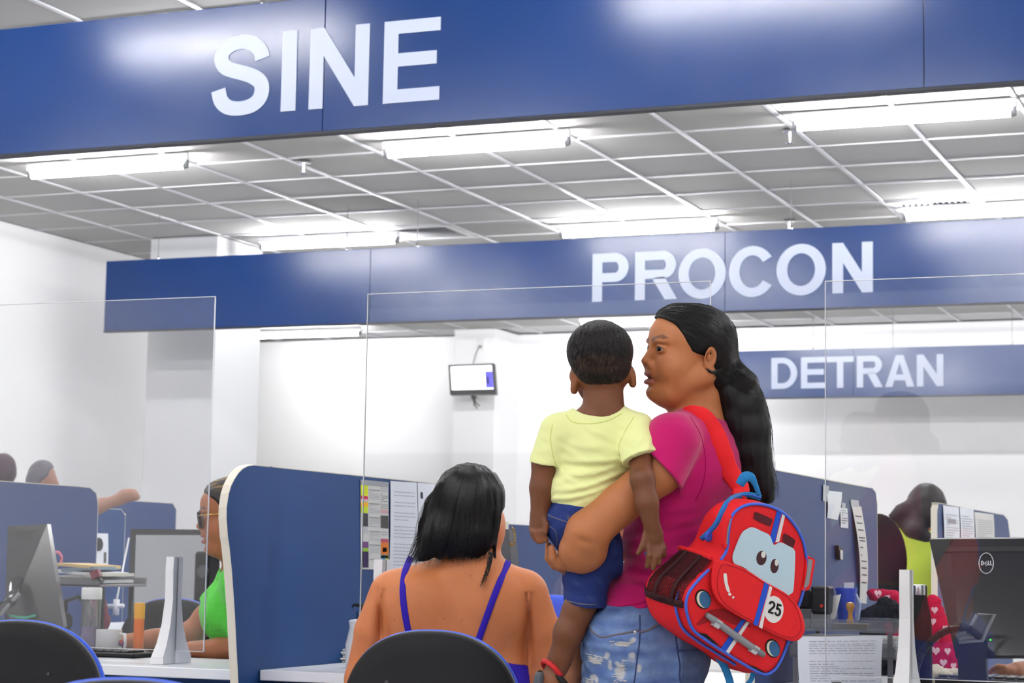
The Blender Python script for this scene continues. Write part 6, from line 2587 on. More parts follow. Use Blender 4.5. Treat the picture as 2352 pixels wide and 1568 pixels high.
tape = mat('clear_tape', (206, 210, 220), .3, .5, alpha=.75)
def note(label, q, bulge=.002, rows=(), seed=1, x0=.12, x1=.88, h=.02, tapes=(), m=PAPER, ink=INK):
    r = root('taped_note', label, 'note', cpt(*q[2]))
    f = quad_fn(*[cpt(u, v_) for u, v_ in q], bulge)
    sheet('paper', f, m, r)
    if rows:
        text_lines('handwriting', f, rows, ink, r, .0012, seed, h, x0, x1)
    for tq in tapes:
        ft = quad_fn(*[cpt(u, v_, .0032) for u, v_ in tq], 0)
        sheet('tape', ft, tape, r, 1, 1, .0003)
    return r
note('torn blank note taped highest on the partition behind the backpack', [(1899, 1126), (1934, 1130), (1924, 1194), (1900, 1189)], .003, tapes=[[(1891, 1112), (1904, 1116), (1902, 1152), (1890, 1150)]])
note('small printed note between the torn note and the long strip', [(1929, 1165), (1946, 1167), (1948, 1213), (1931, 1211)], .001, [.12, .24, .36, .5, .62, .74], 8, .1, .9, .04, [[(1934, 1154), (1942, 1155), (1942, 1168), (1934, 1167)]])
note('long curled strip of paper with handwritten lines on the partition', [(1956, 1160), (1978, 1163), (1990, 1386), (1974, 1384)], .012, [.1, .17, .24, .32, .35, .42, .5, .56, .63, .7, .78], 9, .15, .8, .012, [[(1954, 1147), (1972, 1149), (1974, 1164), (1955, 1162)]], PAPER2, INKDARK)
cl = root('binder_clip', 'dark clip fixed to the partition beside the long paper strip', 'clip', cpt(1930, 1285))
plate('clip_body', [cpt(1926, 1252, .012), cpt(1934, 1256, .012), cpt(1935, 1286, .012), cpt(1928, 1284, .012)], .01, BLACK, cl)
plate('clip_tag', [cpt(1930, 1262, .014), cpt(1936, 1264, .014), cpt(1936, 1285, .014), cpt(1931, 1284, .014)], .001, PAPER2, cl)

# ---- sheets on the far right partition
def ept(u, v_, out=.004):
    return at_x(u, v_, XE + out)


for i, (a, b, lab) in enumerate(((2166, 2202, 'left printed sheet on the far right partition'), (2204, 2236, 'middle printed sheet on the far right partition'), (2238, 2282, 'right greyer sheet on the far right partition'))):
    r = root('notice_sheet', lab, 'notice', ept(a, 1235))
    sl = .13
    f = quad_fn(ept(a, 1160 + (a - 2166) * sl + (6 if i == 2 else 0)), ept(b, 1160 + (b - 2166) * sl + (6 if i == 2 else 0)), ept(b + 2, 1260), ept(a + 3, 1258), .002)
    sheet('paper', f, PAPER if i < 2 else PAPER2, r)
    text_lines('printed_text', f, [.2 + k * .06 for k in range(11)], mat('pale_print', (176, 178, 184), .8, .2), r, .0015, 20 + i, .02, .1, .9)
    if i == 0:
        prt(r, f, 'printed_block', .2, .30, .75, .42, (168, 158, 160))

# ---- sheet of symbols on the left
xq = fpx[1]
def qpt(u, v_, out=.004):
    return at_x(u, v_, xq + out)
sy = root('notice_sheet', 'white sheet with a crossed circle symbol on the left blue partition', 'notice', qpt(232, 1330))
fq = quad_fn(qpt(217, 1224), qpt(248, 1225), qpt(246, 1328), qpt(214, 1325), .004)
sheet('paper', fq, PAPER, sy)
bm = bmesh.new()
bm_tube(bm, [fq(.25 + .22 * math.cos(t), .25 + .115 * math.sin(t), .003) for t in np.linspace(0, 2 * math.pi, 25)], .009, 6)
bm_tube(bm, [fq(.12, .18, .003), fq(.38, .32, .003)], .008, 6)
bm_tube(bm, [fq(.38, .18, .003), fq(.12, .32, .003)], .008, 6)
bm_obj('printed_symbol', bm, INKDARK, sy)
prt(sy, fq, 'printed_symbol', .66, .42, .84, .66, (84, 86, 84), .002)

# ---- left desk
def on_desk(u, v_, z=DESK):
    return at_z(u, v_, z)


def box_px(name, u0, u1, v0, v1, y, dep, m, parent, bevel=.002):
    """upright box seen between picture columns u0..u1 and rows v0..v1, its front at depth y"""
    a, b = at_y(u0, v0, y), at_y(u1, v1, y)
    return box(name, (min(a[0], b[0]), y, min(a[2], b[2])), (max(a[0], b[0]), y + dep, max(a[2], b[2])), m, parent, bevel)


# monitor seen from behind at the left edge
mo = root('computer_monitor', 'dark computer monitor seen from behind at the left picture edge', 'monitor', at_y(70, 1470, 5.45))
mon_c = [at_y(18, 1208, 5.34), at_y(108, 1203, 5.40), at_y(146, 1440, 5.33), at_y(10, 1440, 5.28)]
GLOSSB = mat('glossy_dark_plastic', (46, 46, 48), 0.18, 0.5)
n_ = FWD * .03
prism('monitor_back', mon_c, [c + np.array([-.01, .035, 0]) for c in mon_c], GLOSSB, mo)
fm = quad_fn(*mon_c)
pydata('vent_slot', [fm(.1, .075, .0015), fm(.72, .05, .0015), fm(.72, .075, .0015), fm(.1, .10, .0015)], [(0, 1, 2, 3)], BLACK, mo)
tube('stand_arm', [at_y(40, 1330, 5.3), at_y(20, 1385, 5.2), at_y(-10, 1400, 5.2)], .022, GLOSSB, mo, 8, .5)
tube('stand_arm', [at_y(45, 1362, 5.22), at_y(0, 1412, 5.18)], .006, GREY, mo, 6)
pz = at_y(60, 1450, 5.35)
box('stand_base', (pz[0] - .1, 5.28, DESK), (pz[0] + .1, 5.46, DESK + .012), BLACK, mo, .003)
box('stand_post', (pz[0] - .03, 5.37, DESK + .012), (pz[0] + .03, 5.40, DESK + .15), BLACK, mo, .003)
gc = root('network_cable', 'teal network cable beneath the left monitor', 'cable', at_y(50, 1415, 5.2))
TEAL = mat('teal_cable', (40, 150, 120), .5, .4)
tube('cable', [at_y(22, 1413, 5.22), at_y(40, 1417, 5.2), at_y(60, 1418, 5.2), at_y(82, 1413, 5.22)], .004, TEAL, gc, 8)

# document tray with papers
tr = root('document_tray', 'grey wire document tray loaded with papers beside the left monitor', 'tray', at_y(180, 1352, 5.6))
ta = at_y(118, 1345, 5.58); tb = at_y(228, 1345, 5.58)
CLEARG = mat('smoky_plastic', (120, 118, 122), .3, .5)
box('tray_floor', (ta[0], 5.58, ta[2]), (tb[0], 5.86, ta[2] + .008), CLEARG, tr, .002)
for y in (5.58, 5.856):
    box('tray_rim', (ta[0], y, ta[2]), (tb[0], y + .006, ta[2] + .03), CLEARG, tr, .001)
for x in (ta[0] + .02, tb[0] - .05):
    for y in (5.59, 5.85):
        box('tray_post', (x - .006, y - .005, DESK), (x + .006, y + .005, ta[2]), BLACK, tr)
box('tray_floor', (ta[0], 5.58, DESK + .004), (tb[0] - .03, 5.86, DESK + .012), CLEARG, tr, .002)
for k, (du0, du1, dv, tone_, rot) in enumerate(((122, 222, 0, (214, 214, 214), .02), (120, 215, 6, (190, 192, 198), -.05), (125, 226, 10, (226, 222, 212), .09), (128, 205, 15, (238, 238, 238), -.14), (130, 200, 20, (132, 152, 170), .2), (126, 196, 26, (216, 190, 140), .1))):
    a, b = at_y(du0, 1338 - dv, 5.6), at_y(du1, 1338 - dv, 5.6)
    c = (a + b) / 2 + np.array([0, .11, 0]); c[2] = ta[2] + .012 + .011 * k
    ex = np.array([math.cos(rot), math.sin(rot), .06 * (-1) ** k]) * (b[0] - a[0]) / 2
    o = obox('paper_bundle', c, ex, np.array([-math.sin(rot), math.cos(rot), 0]) * .11, (0, 0, .005), mat('paper_%d' % k, tone_, .8, .2), tr)
rl = root('paper_clip_red', 'maroon binder clip at the corner of the tray papers', 'clip', at_y(220, 1325, 5.59))
rl.name = 'binder_clip'
MAR = mat('maroon_plastic', (118, 34, 50), .5, .4)
obox('clip_body', at_y(220, 1318, 5.585), (.012, .004, .006), (-.003, .012, 0), (-.006, 0, .012), MAR, rl, .001)
obox('clip_arm', at_y(229, 1330, 5.585), (.012, 0, -.008), (0, .006, 0), (.003, 0, .004), BLACK, rl)
pr = root('tape_roll', 'small pink tape roll lying on the tray papers', 'tape', at_y(131, 1290, 5.66))
ring = [at_y(131, 1283, 5.66) + np.array([.018 * math.cos(t), 0, .022 * math.sin(t)]) for t in np.linspace(0, 2 * math.pi, 22, endpoint=False)]
outline_tube('roll', ring, .005, mat('pink_plastic', (214, 120, 140), .5, .4), pr)

# bottle with purple liquid
bt = root('drink_bottle', 'clear drink bottle with white cap and purple liquid on the left desk', 'bottle', on_desk(205, 1478))
bc = at_y(207, 1465, 5.36); bc[2] = DESK
px = 5.9 / FPX
zb = lambda v_: at_y(207, v_, 5.34)[2] - DESK
lathe('bottle_wall', bc, [(.029, .001), (.0305, .006), (.0305, zb(1378)), (.029, zb(1374))], acrylic_mat('bottle_plastic', (.9, .9, .94), .10), bt, 24)
lathe('liquid', bc, [(.028, .004), (.029, .008), (.029, zb(1440)), (.002, zb(1440) + .0005)], mat('purple_liquid', (140, 92, 176), .2, .5), bt, 24)
lathe('cap', bc, [(.0315, zb(1376)), (.032, zb(1374)), (.032, zb(1352)), (.030, zb(1349))], WHITE, bt, 24)
# mug
mg = root('white_mug', 'white mug with a small round logo on the left desk', 'mug', on_desk(252, 1470))
mc = at_y(250, 1468, 5.26); mc[2] = DESK
rm = (at_y(276, 1450, 5.3)[0] - at_y(226, 1450, 5.3)[0]) / 2
zt_ = at_y(250, 1444, 5.3)[2] - DESK
lathe('mug_body', mc, [(rm * .9, .001), (rm, .008), (rm, zt_), (rm * .92, zt_), (rm * .9, .012), (.001, .01)], WHITE, mg, 28)
hc = mc + np.array([rm, 0, zt_ * .5])
tube('mug_handle', [hc + np.array([-.002, 0, zt_ * .34]), hc + np.array([.018, -.002, zt_ * .34]), hc + np.array([.022, -.003, 0]), hc + np.array([.018, -.002, -zt_ * .3]), hc + np.array([-.002, 0, -zt_ * .32])], .005, WHITE, mg, 8)
lg = hc + np.array([.009, -.006, 0])
lathe('logo_disc', lg, [(.010, 0), (.010, .001)], mat('logo_blue', (50, 60, 130), .5, .4), mg, 18, (0, -1, 0))
lathe('logo_band', lg + np.array([0, -.0012, .003]), [(.007, 0), (.007, .0006)], mat('logo_red', (180, 50, 60), .5, .4), mg, 18, (0, -1, 0))
# orange tube
og = root('spray_tube', 'orange spray tube with a yellow cap on the left desk', 'tube', on_desk(318, 1476))
oc = at_y(318, 1470, 5.27); oc[2] = DESK
zo = lambda v_: at_y(318, v_, 5.28)[2] - DESK
lathe('tube_body', oc, [(.0145, .001), (.0155, .005), (.0155, zo(1420))], mat('orange_plastic', (244, 120, 24), .35, .5), og, 22)
lathe('tube_cap', oc, [(.0165, zo(1420)), (.0165, zo(1387)), (.0155, zo(1384)), (.001, zo(1383.5))], mat('amber_plastic', (246, 176, 12), .35, .5), og, 22)
# keyboard
kb = root('keyboard', 'black keyboard on the left desk by the forearm of the attendant', 'keyboard', on_desk(230, 1512))
ka, kb_ = on_desk(312, 1512, DESK), on_desk(90, 1530, DESK)
box('keyboard_base', (ka[0] - .40, ka[1] - .01, DESK + .001), (ka[0], ka[1] + .10, DESK + .016), BLACK, kb, .004)
kme = None
for i in range(13):
    for j in range(4):
        x, y = ka[0] - .385 + i * .029, ka[1] + .006 + j * .023
        if kme is None:
            o = box('key', (-.012, -.011, 0), (.012, .011, .006), DARKGREY, kb, .002); kme = o.data
        else:
            o = bpy.data.objects.new('key', kme); COL.objects.link(o); o.parent = kb; o.matrix_parent_inverse = Matrix.Translation(-kb.location)
        o.location = (x, y, DESK + .016)
# monitor with a grey screen further back
m2 = root('computer_monitor', 'far monitor with a blank grey screen behind the attendant in green', 'monitor', at_y(390, 1430, 7.6))
yy = 7.6
cs = [at_y(300, 1214, yy), at_y(492, 1216, yy), at_y(492, 1432, yy - .03), at_y(293, 1432, yy - .03)]
prism('monitor_case', cs, [c + np.array([0, .04, 0]) for c in cs], BLACK, m2)
fs2 = quad_fn(*cs)
pydata('blank_screen', [fs2(.07, .065, .002), fs2(.95, .06, .002), fs2(.95, .93, .002), fs2(.07, .93, .002)], [(0, 1, 2, 3)], mat('blank_grey_screen', (150, 151, 154), .25, .5), m2)
pst = at_y(390, 1440, yy)
box('stand_post', (pst[0] - .04, yy, DESK), (pst[0] + .04, yy + .03, pst[2]), BLACK, m2)
box('stand_base', (pst[0] - .13, yy - .08, DESK), (pst[0] + .13, yy + .12, DESK + .012), BLACK, m2, .004)
spk = root('desk_speaker', 'small black desk speaker in front of the grey screen', 'speaker', at_y(462, 1350, 7.3))
_a, _b = at_y(446, 1266, 7.3), at_y(480, 1266, 7.3)
box('speaker_case', (_a[0], 7.3, DESK), (_b[0], 7.4, _a[2]), BLACKSOFT, spk, .01)
sc_ = at_y(466, 1312, 7.29)
lathe('speaker_cone', sc_, [(.028, 0), (.026, .004), (.008, .001)], DARKGREY, spk, 18, (0, -1, 0))
dk2 = desk('far white desk behind the attendant in green', at_y(250, 1400, 7.2)[0] - .4, at_y(520, 1400, 7.2)[0], 7.15, 7.95)
rod = root('acrylic_screen', 'far tilted clear sheet with a white foot behind the left desk', 'screen', at_y(268, 1410, 6.6))
q0, q1 = at_y(296, 1236, 6.9), at_y(268, 1378, 6.5)
n2 = ray(268, 1300) * .3
prism('sheet', [q0, q1, q1 + n2, q0 + n2], [p + np.array([0, .004, 0]) for p in (q0, q1, q1 + n2, q0 + n2)], ACRYLIC, rod)
tube('sheet_edge', [q0, q1], .004, ACRYLIC_EDGE, rod, 6)
tube('foot_post', [at_y(268, 1376, 6.5), at_y(266, 1412, 6.5)], .012, WHITE, rod, 8)
tube('foot_bar', [at_y(246, 1392, 6.5), at_y(284, 1391, 6.5)], .008, WHITE, rod, 8)
bg = root('handbag', 'maroon handbag slumped behind the drink bottle', 'bag', at_y(232, 1460, 6.1))
fb = Frame(7.0)
v = Vol(fb, axis(185, 0, (262, 2)), axis(1310, 0, (1460, 2)), axis(-30, 0, (40, 3)))
v.cone((222, 1345, 0), 12, (228, 1425, 0), 26, 10)
v.cone((222, 1345, 0), 10, (216, 1430, 5), 24, 10)
bnz = waves(5, 8, 16)
v.disp(lambda P: bnz(P) * 1.4)
Skin(v).obj('bag_body', mat('maroon_cloth', (112, 58, 68), .8, .2), bg)
tube('bag_handle', [fb.wp(205, 1345, -4), fb.wp(200, 1312, -4), fb.wp(218, 1308, -4), fb.wp(228, 1345, -4)], .006, mat('maroon_cloth2', (92, 44, 54), .8, .2), bg, 6)
hd = root('headset', 'black headset lying behind the drink bottle', 'headset', at_y(180, 1440, 5.7))
tube('headband', [at_y(148, 1420, 5.7), at_y(152, 1380, 5.7), at_y(180, 1370, 5.72), at_y(212, 1400, 5.7), at_y(216, 1440, 5.7)], .008, BLACK, hd, 8)
for u, y_ in ((148, 1428), (216, 1444)):
    lathe('ear_pad', at_y(u, y_, 5.7), [(.03, -.012), (.034, 0), (.03, .012)], BLACKSOFT, hd, 16, (1, 0, 0))

# ---- middle desk
hs_ = root('soap_bottle', 'white pump bottle on the desk in front of the blue wing', 'bottle', on_desk(825, 1515))
hy = 5.12
cb = at_y(826, 1500, hy); cb[2] = DESK
zz = lambda v_: at_y(826, v_, hy)[2] - DESK
rr_ = lambda px_: px_ * 5.3 / FPX
lathe('bottle_body', cb, [(rr_(32), .001), (rr_(34), .006), (rr_(35), zz(1480)), (rr_(30), zz(1458)), (rr_(26), zz(1440)), (rr_(29), zz(1426)), (rr_(24), zz(1423)), (rr_(12), zz(1421))], WHITE, hs_, 28)
lathe('collar', cb, [(rr_(11), zz(1422)), (rr_(11), zz(1404)), (rr_(9), zz(1403))], CHROME, hs_, 20)
tube('pump_stem', [cb + np.array([0, 0, zz(1404)]), cb + np.array([0, 0, zz(1392)])], .004, BLACK, hs_, 8)
tube('pump_spout', [cb + np.array([.012, 0, zz(1391)]), cb + np.array([-.004, 0, zz(1390)]), cb + np.array([-.020, -.004, zz(1389)]), cb + np.array([-.024, -.005, zz(1395)])], [.006, .006, .004, .003], BLACK, hs_, 8)
nb = root('folded_papers', 'untidy stack of folded white papers on the desk by the pump bottle', 'papers', on_desk(780, 1520))
pz0 = at_z(775, 1521, DESK)
for k in range(6):
    w = .055 - .004 * k
    a = .3 + .25 * math.sin(k * 2.1)
    c = np.array([pz0[0] + .02 + .008 * math.sin(k * 1.7), pz0[1] + .05, DESK + .004 + k * .0065])
    obox('folded_paper', c, np.array([math.cos(a), math.sin(a), .02 * (-1) ** k]) * w, np.array([-math.sin(a), math.cos(a), 0]) * .04, np.array([0, 0, .0028]), PAPER2, nb, .001)
c = np.array([pz0[0] + .01, pz0[1] + .05, DESK + .05])
prism('folded_paper', [c + q for q in (np.array([-.03, 0, .012]), np.array([.03, -.01, -.012]), np.array([-.022, -.012, -.014]))], [c + q + np.array([0, .004, 0]) for q in (np.array([-.03, 0, .012]), np.array([.03, -.01, -.012]), np.array([-.022, -.012, -.014]))], PAPER, nb)
c = np.array([pz0[0] - .045, pz0[1] + .02, DESK + .006])
prism('folded_paper', [c + q for q in (np.array([-.02, 0, .010]), np.array([.04, 0, -.004]), np.array([.01, -.01, -.005]))], [c + q + np.array([0, .003, 0]) for q in (np.array([-.02, 0, .010]), np.array([.04, 0, -.004]), np.array([.01, -.01, -.005]))], PAPER, nb)
m3 = root('computer_monitor', 'dark monitor edge showing right of the seated woman', 'monitor', at_y(1150, 1320, 5.5))
cs = [at_y(1098, 1214, 5.5), at_y(1168, 1215, 5.62), at_y(1178, 1330, 5.6), at_y(1100, 1330, 5.48)]
prism('monitor_case', cs, [c + np.array([.004, .05, 0]) for c in cs], DARKGREY, m3)
pq = at_y(1130, 1330, 5.54)
box('stand_post', (pq[0] - .03, 5.53, DESK), (pq[0] + .03, 5.56, pq[2] + .02), BLACK, m3)
box('stand_base', (pq[0] - .1, 5.46, DESK), (pq[0] + .1, 5.6, DESK + .012), BLACK, m3, .003)
ch = root('chain_charm', 'gold bead chain hanging from the dark monitor corner', 'chain', at_y(1180, 1252, 5.5))
for k in range(12):
    t = k / 11 * math.pi * 1.25
    p_ = at_y(1176 + 6 * math.sin(t), 1232 - 20 * math.cos(t), 5.56)
    lathe('bead', p_, [(.001, -.0035), (.003, -.002), (.003, .002), (.001, .0035)], GOLD, ch, 8)

# ---- right desk: trays, stamps, cup, bag, flask
TRX = mat('clear_tray_plastic', (150, 154, 160), .15, .5, alpha=.32)
t3 = root('document_tray', 'two-tier clear document tray on the right desk behind the backpack', 'tray', at_y(1945, 1568, 5.1))
xa, xb = at_y(1812, 1440, 5.1)[0], at_y(2056, 1440, 5.1)[0]
zt1, zt0 = at_y(1945, 1452, 5.1)[2], at_y(1945, 1512, 5.1)[2]
for z in (zt1, zt0):
    box('tray_floor', (xa, 5.1, z), (xb, 5.36, z + .005), TRX, t3, .001)
    for y in (5.1, 5.355):
        box('tray_rim', (xa, y, z), (xb, y + .005, z + .032), TRX, t3, .001)
    for x in (xa, xb - .005):
        box('tray_rim', (x, 5.1, z), (x + .005, 5.36, z + .032), TRX, t3, .001)
for x in (xa + .01, xb - .02):
    for y in (5.105, 5.35):
        box('tray_post', (x, y - .004, DESK), (x + .012, y + .004, zt1), CLEARG, t3)
st = root('loose_papers', 'stack of papers lying in the lower clear tray', 'papers', at_y(1900, 1510, 5.15))
for k in range(7):
    obox('paper_bundle', (xa + .14, 5.23, zt0 + .008 + k * .007), (.13, .005 * (-1) ** k, 0), (0, .11, 0), (0, 0, .003), PAPER if k % 2 else PAPER2, st)
hp = root('hanging_sheet', 'printed sheet hanging upside down over the front of the clear tray', 'paper', at_y(1930, 1568, 5.07))
fh = quad_fn(at_y(1832, 1462, 5.085), at_y(2028, 1460, 5.085), at_y(2024, 1572, 5.06), at_y(1836, 1572, 5.06), .006)
sheet('paper', fh, PAPER, hp, 2, 10)
text_lines('printed_text', fh, [.10, .16, .20, .25, .30, .36, .52, .58, .63, .67, .72, .77, .82, .87, .92], mat('pale_print', (150, 152, 158), .8, .2), hp, .0014, 12, .014, .14, .93)
prt(hp, fh, 'printed_crest', .40, .95, .52, .985, (70, 70, 74), .0014)
sm = root('stamp_machine', 'black self-inking stamp with a red dot on the clear tray', 'stamp', at_y(1870, 1420, 5.15))
zz1 = zt1 + .006
b0, b1 = at_y(1862, 1345, 5.17), at_y(1904, 1410, 5.17)
box('stamp_head', (b0[0], 5.17, b1[2]), (b1[0], 5.23, b0[2]), BLACK, sm, .006, 2)
box('stamp_base', (b0[0] + .003, 5.175, zz1), (b1[0] - .003, 5.225, b1[2]), GREY, sm, .002)
rd = at_y(1887, 1391, 5.169)
lathe('red_dot', rd, [(.0045, 0), (.0045, .001)], mat('red_plastic', (220, 50, 34), .4, .5), sm, 14, (0, -1, 0))
b0, b1 = at_y(1828, 1352, 5.22), at_y(1862, 1398, 5.22)
sm2 = root('stamp_machine', 'second black stamp half hidden by the backpack mirror', 'stamp', at_y(1845, 1420, 5.22))
box('stamp_head', (b0[0], 5.22, b1[2]), (b1[0], 5.27, b0[2]), BLACK, sm2, .005, 2)
box('stamp_base', (b0[0], 5.222, zz1), (b1[0], 5.266, b1[2]), GREY, sm2, .002)
cu = root('pen_cup', 'blue plastic cup on the clear tray', 'cup', at_y(1944, 1420, 5.24))
cc = at_y(1944, 1412, 5.27); cc[2] = zz1
zc_ = at_y(1944, 1350, 5.27)[2] - zz1
CUPB = mat('blue_plastic', (48, 72, 200), .35, .5)
lathe('cup_wall', cc, [(.020, 0), (.021, .004), (.0265, zc_ * .93), (.029, zc_ * .93), (.029, zc_), (.027, zc_), (.020, .008), (.001, .007)], CUPB, cu, 28)
tube('cup_handle', [cc + np.array([.027, -.004, zc_ * .85]), cc + np.array([.038, -.006, zc_ * .6]), cc + np.array([.034, -.006, zc_ * .25]), cc + np.array([.024, -.004, zc_ * .15])], .003, mat('pale_blue_plastic', (170, 186, 226), .4, .5), cu, 8)
tag2 = root('paper_slip', 'small white slip sticking out of the blue cup', 'paper', cc + np.array([0, 0, zc_]))
plate('slip', [at_y(1938, 1338, 5.27), at_y(1962, 1337, 5.27), at_y(1961, 1360, 5.27), at_y(1940, 1360, 5.27)], .0006, PAPER, tag2)
sl2 = root('paper_slip', 'white slip leaning left of the blue cup', 'paper', at_y(1912, 1420, 5.2))
plate('slip', [at_y(1905, 1370, 5.22), at_y(1932, 1364, 5.22), at_y(1918, 1420, 5.2), at_y(1903, 1424, 5.2)], .0006, PAPER2, sl2)
wst = root('wooden_stamp', 'yellow wooden hand stamp on a block in the clear tray', 'stamp', at_y(1952, 1445, 5.14))
WOODY = mat('varnished_wood', (186, 132, 42), .35, .5, var=.12, vscale=40)
wc = at_y(1953, 1440, 5.16); wc[2] = zz1
a_, b_ = at_y(1913, 1440, 5.16)[0], at_y(1994, 1440, 5.16)[0]
box('stamp_block', (a_, 5.145, zz1), (b_, 5.175, zz1 + .016), mat('dark_olive_wood', (104, 82, 28), .4, .5), wst, .002)
zw = lambda v_: at_y(1953, v_, 5.16)[2] - zz1
lathe('stamp_handle', wc, [(.010, .016), (.0065, zw(1415)), (.006, zw(1406)), (.0105, zw(1396)), (.0115, zw(1390)), (.009, zw(1384)), (.002, zw(1382))], WOODY, wst, 20)
# black soft bag with red heart pouch behind
blk = root('soft_bag', 'crumpled black cloth bag behind the clear tray', 'bag', at_y(2010, 1550, 5.5))
fbk = Frame(5.75)
v = Vol(fbk, axis(1955, 0, (2080, 2.2)), axis(1350, 0, (1562, 2.2)), axis(-30, 0, (50, 3)))
v.cone((1990, 1415, 0), 18, (2040, 1400, 5), 26, 12)
v.cone((2030, 1385, 5), 14, (2062, 1420, 5), 20, 12)
v.cone((2000, 1440, 0), 26, (2030, 1540, 5), 34, 14)
v.cut(lambda X, Y, W: Y - 1546, 2)
v.disp(lambda P: bnz(P) * 2.2)
Skin(v).obj('bag_body', mat('black_cloth', (22, 20, 23), .9, .2), blk)
HEARTR = mat('crimson_cloth', (186, 18, 62), .8, .2, var=.08, vscale=30)
HEARTW = mat('pale_pink_print', (238, 196, 204), .8, .2)


def heart(fn, s, t, k, name, parent, asp=1.0):
    pts = []
    for q in np.linspace(0, 2 * math.pi, 26, endpoint=False):
        x = 16 * math.sin(q) ** 3 / 17.0
        y = -(13 * math.cos(q) - 5 * math.cos(2 * q) - 2 * math.cos(3 * q) - math.cos(4 * q)) / 17.0
        pts.append(fn(s + x * k, t + y * k * asp))
    bm = bmesh.new()
    vs = [bm.verts.new(tuple(p)) for p in pts]
    bm.faces.new(vs)
    return bm_obj(name, bm, HEARTW, parent)


def cloth_bag(label, fr, joints, hearts, axes, cutv):
    r = root('heart_bag', label, 'bag', fr.wp(joints[0][0], cutv, 0))
    v = Vol(fr, *axes)
    v.chain(joints, 10)
    v.cut(lambda X, Y, W: Y - cutv, 2)
    v.disp(lambda P: bnz(P) * 1.6)
    s_ = Skin(v)
    o = s_.obj('bag_body', HEARTR, r)
    for u, y, k in hearts:
        heart(lambda s, t: fr.world(s_.front(*fr.img((s, t, -20))[:2], .9, -20)), u, y, k, 'printed_heart', o, 1.2)
    return r


fhb = Frame(6.0)
cloth_bag('crimson pouch with pale hearts behind the clear tray', fhb, [(2006, 1365, 0, 14), (2050, 1372, 4, 16), (2064, 1400, 4, 20), (2050, 1440, 4, 24), (2040, 1530, 4, 30)], [(2018, 1364, 9), (2040, 1372, 6)], (axis(1980, 0, (2095, 2.2)), axis(1340, 0, (1556, 2.4)), axis(-38, 0, (44, 3))), 1541)
fhb2 = Frame(5.7)
cloth_bag('crimson cloth bag with pale hearts beside the steel flask', fhb2, [(2142, 1385, 0, 20), (2150, 1440, -4, 30), (2165, 1500, -8, 42), (2160, 1560, -8, 46)], [(2146, 1400, 8), (2140, 1425, 8), (2150, 1460, 8), (2168, 1440, 7), (2144, 1490, 9), (2170, 1490, 8), (2160, 1516, 9), (2184, 1524, 8)], (axis(2095, 0, (2225, 2.6)), axis(1350, 0, (1580, 2.6)), axis(-66, 0, (40, 3.4))), 1551)
fk = root('steel_flask', 'tall matt black flask with a steel cap on the right desk', 'flask', at_y(2110, 1560, 5.14))
fy = 5.24
fc_ = at_y(2113, 1545, fy); fc_[2] = DESK
zf = lambda v_: at_y(2113, v_, fy)[2] - DESK
rf = lambda px_: px_ * 5.35 / FPX
lathe('flask_body', fc_, [(rf(25), .001), (rf(27), .006), (rf(27), zf(1445)), (rf(25), zf(1415)), (rf(18), zf(1382)), (rf(16), zf(1366))], BLACKSOFT, fk, 28)
lathe('flask_cap', fc_, [(rf(17), zf(1366)), (rf(17), zf(1350)), (rf(16), zf(1344)), (rf(12), zf(1342))], CHROME, fk, 28)
# monitor with the round logo
dm = root('computer_monitor', 'large black monitor with a round silver logo seen from behind at the right edge', 'monitor', at_y(2270, 1560, 5.3))
cs = [at_y(2134, 1238, 5.34), at_y(2420, 1236, 5.34), at_y(2440, 1512, 5.22), at_y(2196, 1512, 5.22)]
prism('monitor_back', cs, [c + np.array([0, .04, .004]) for c in cs], BLACK, dm)
fdm = quad_fn(*cs)
sub_ = [fdm(.17, .01, .004), fdm(.998, .01, .004), fdm(.998, .98, .004), fdm(.06, .98, .004), fdm(.10, .55, .004)]
prism('back_cover', sub_, [p + np.array([0, .006, 0]) for p in sub_], GLOSSB, dm)
pydata('vent_slot', [fdm(.10, .075, .0055), fdm(.99, .075, .0055), fdm(.99, .115, .0055), fdm(.10, .115, .0055)], [(0, 1, 2, 3)], BLACK, dm)
LOGO = mat('silver_logo', (200, 202, 206), .3, .5)
lc = at_y(2266, 1295, 5.30)
ring = [at_y(2266 + 16.5 * math.cos(t), 1295 + 23.5 * math.sin(t), 5.302) for t in np.linspace(0, 2 * math.pi, 40, endpoint=False)]
# place the emblem on the cover
def on_cover(u, v_, lift=.0055):
    # intersect the sight line with the cover plane
    a_, b_, d_ = cs[0], cs[1], cs[3]
    n = np.cross(b_ - a_, d_ - a_); n /= np.linalg.norm(n)
    r_ = ray(u, v_)
    t = ((a_ - CAM) @ n) / (r_ @ n)
    if n @ FWD > 0:
        n = -n
    return CAM + r_ * t + n * lift
ring = [on_cover(2266 + 16.5 * math.cos(t), 1295 + 23.5 * math.sin(t)) for t in np.linspace(0, 2 * math.pi, 40, endpoint=False)]
outline_tube('logo_ring', ring, .0013, LOGO, dm)
for chx, u0, w_ in (('D', 2254.5, .55), ('L', 2270, .5), ('L', 2275, .5)):
    letter_obj('logo_letter', chx, w_, lambda x, y, l, u0=u0: tuple(on_cover(u0 + x * 11, 1300 - y * 10.5, .006 + (.0006 if l else 0))), .0006, LOGO, dm, .2, .18)
# the slanted E of the emblem
for k in range(3):
    p0, p1 = (2262.5 + k * 1.6, 1296.5 - 2.0 + k * 3.4), (2267.5 + k * 1.3, 1290.5 + k * 3.4)
    tube('logo_letter', [on_cover(*p0, .0065), on_cover(*p1, .0065)], .0009, LOGO, dm, 6)
tube('logo_letter', [on_cover(2262, 1294.5, .0065), on_cover(2266.2, 1302, .0065)], .0009, LOGO, dm, 6)
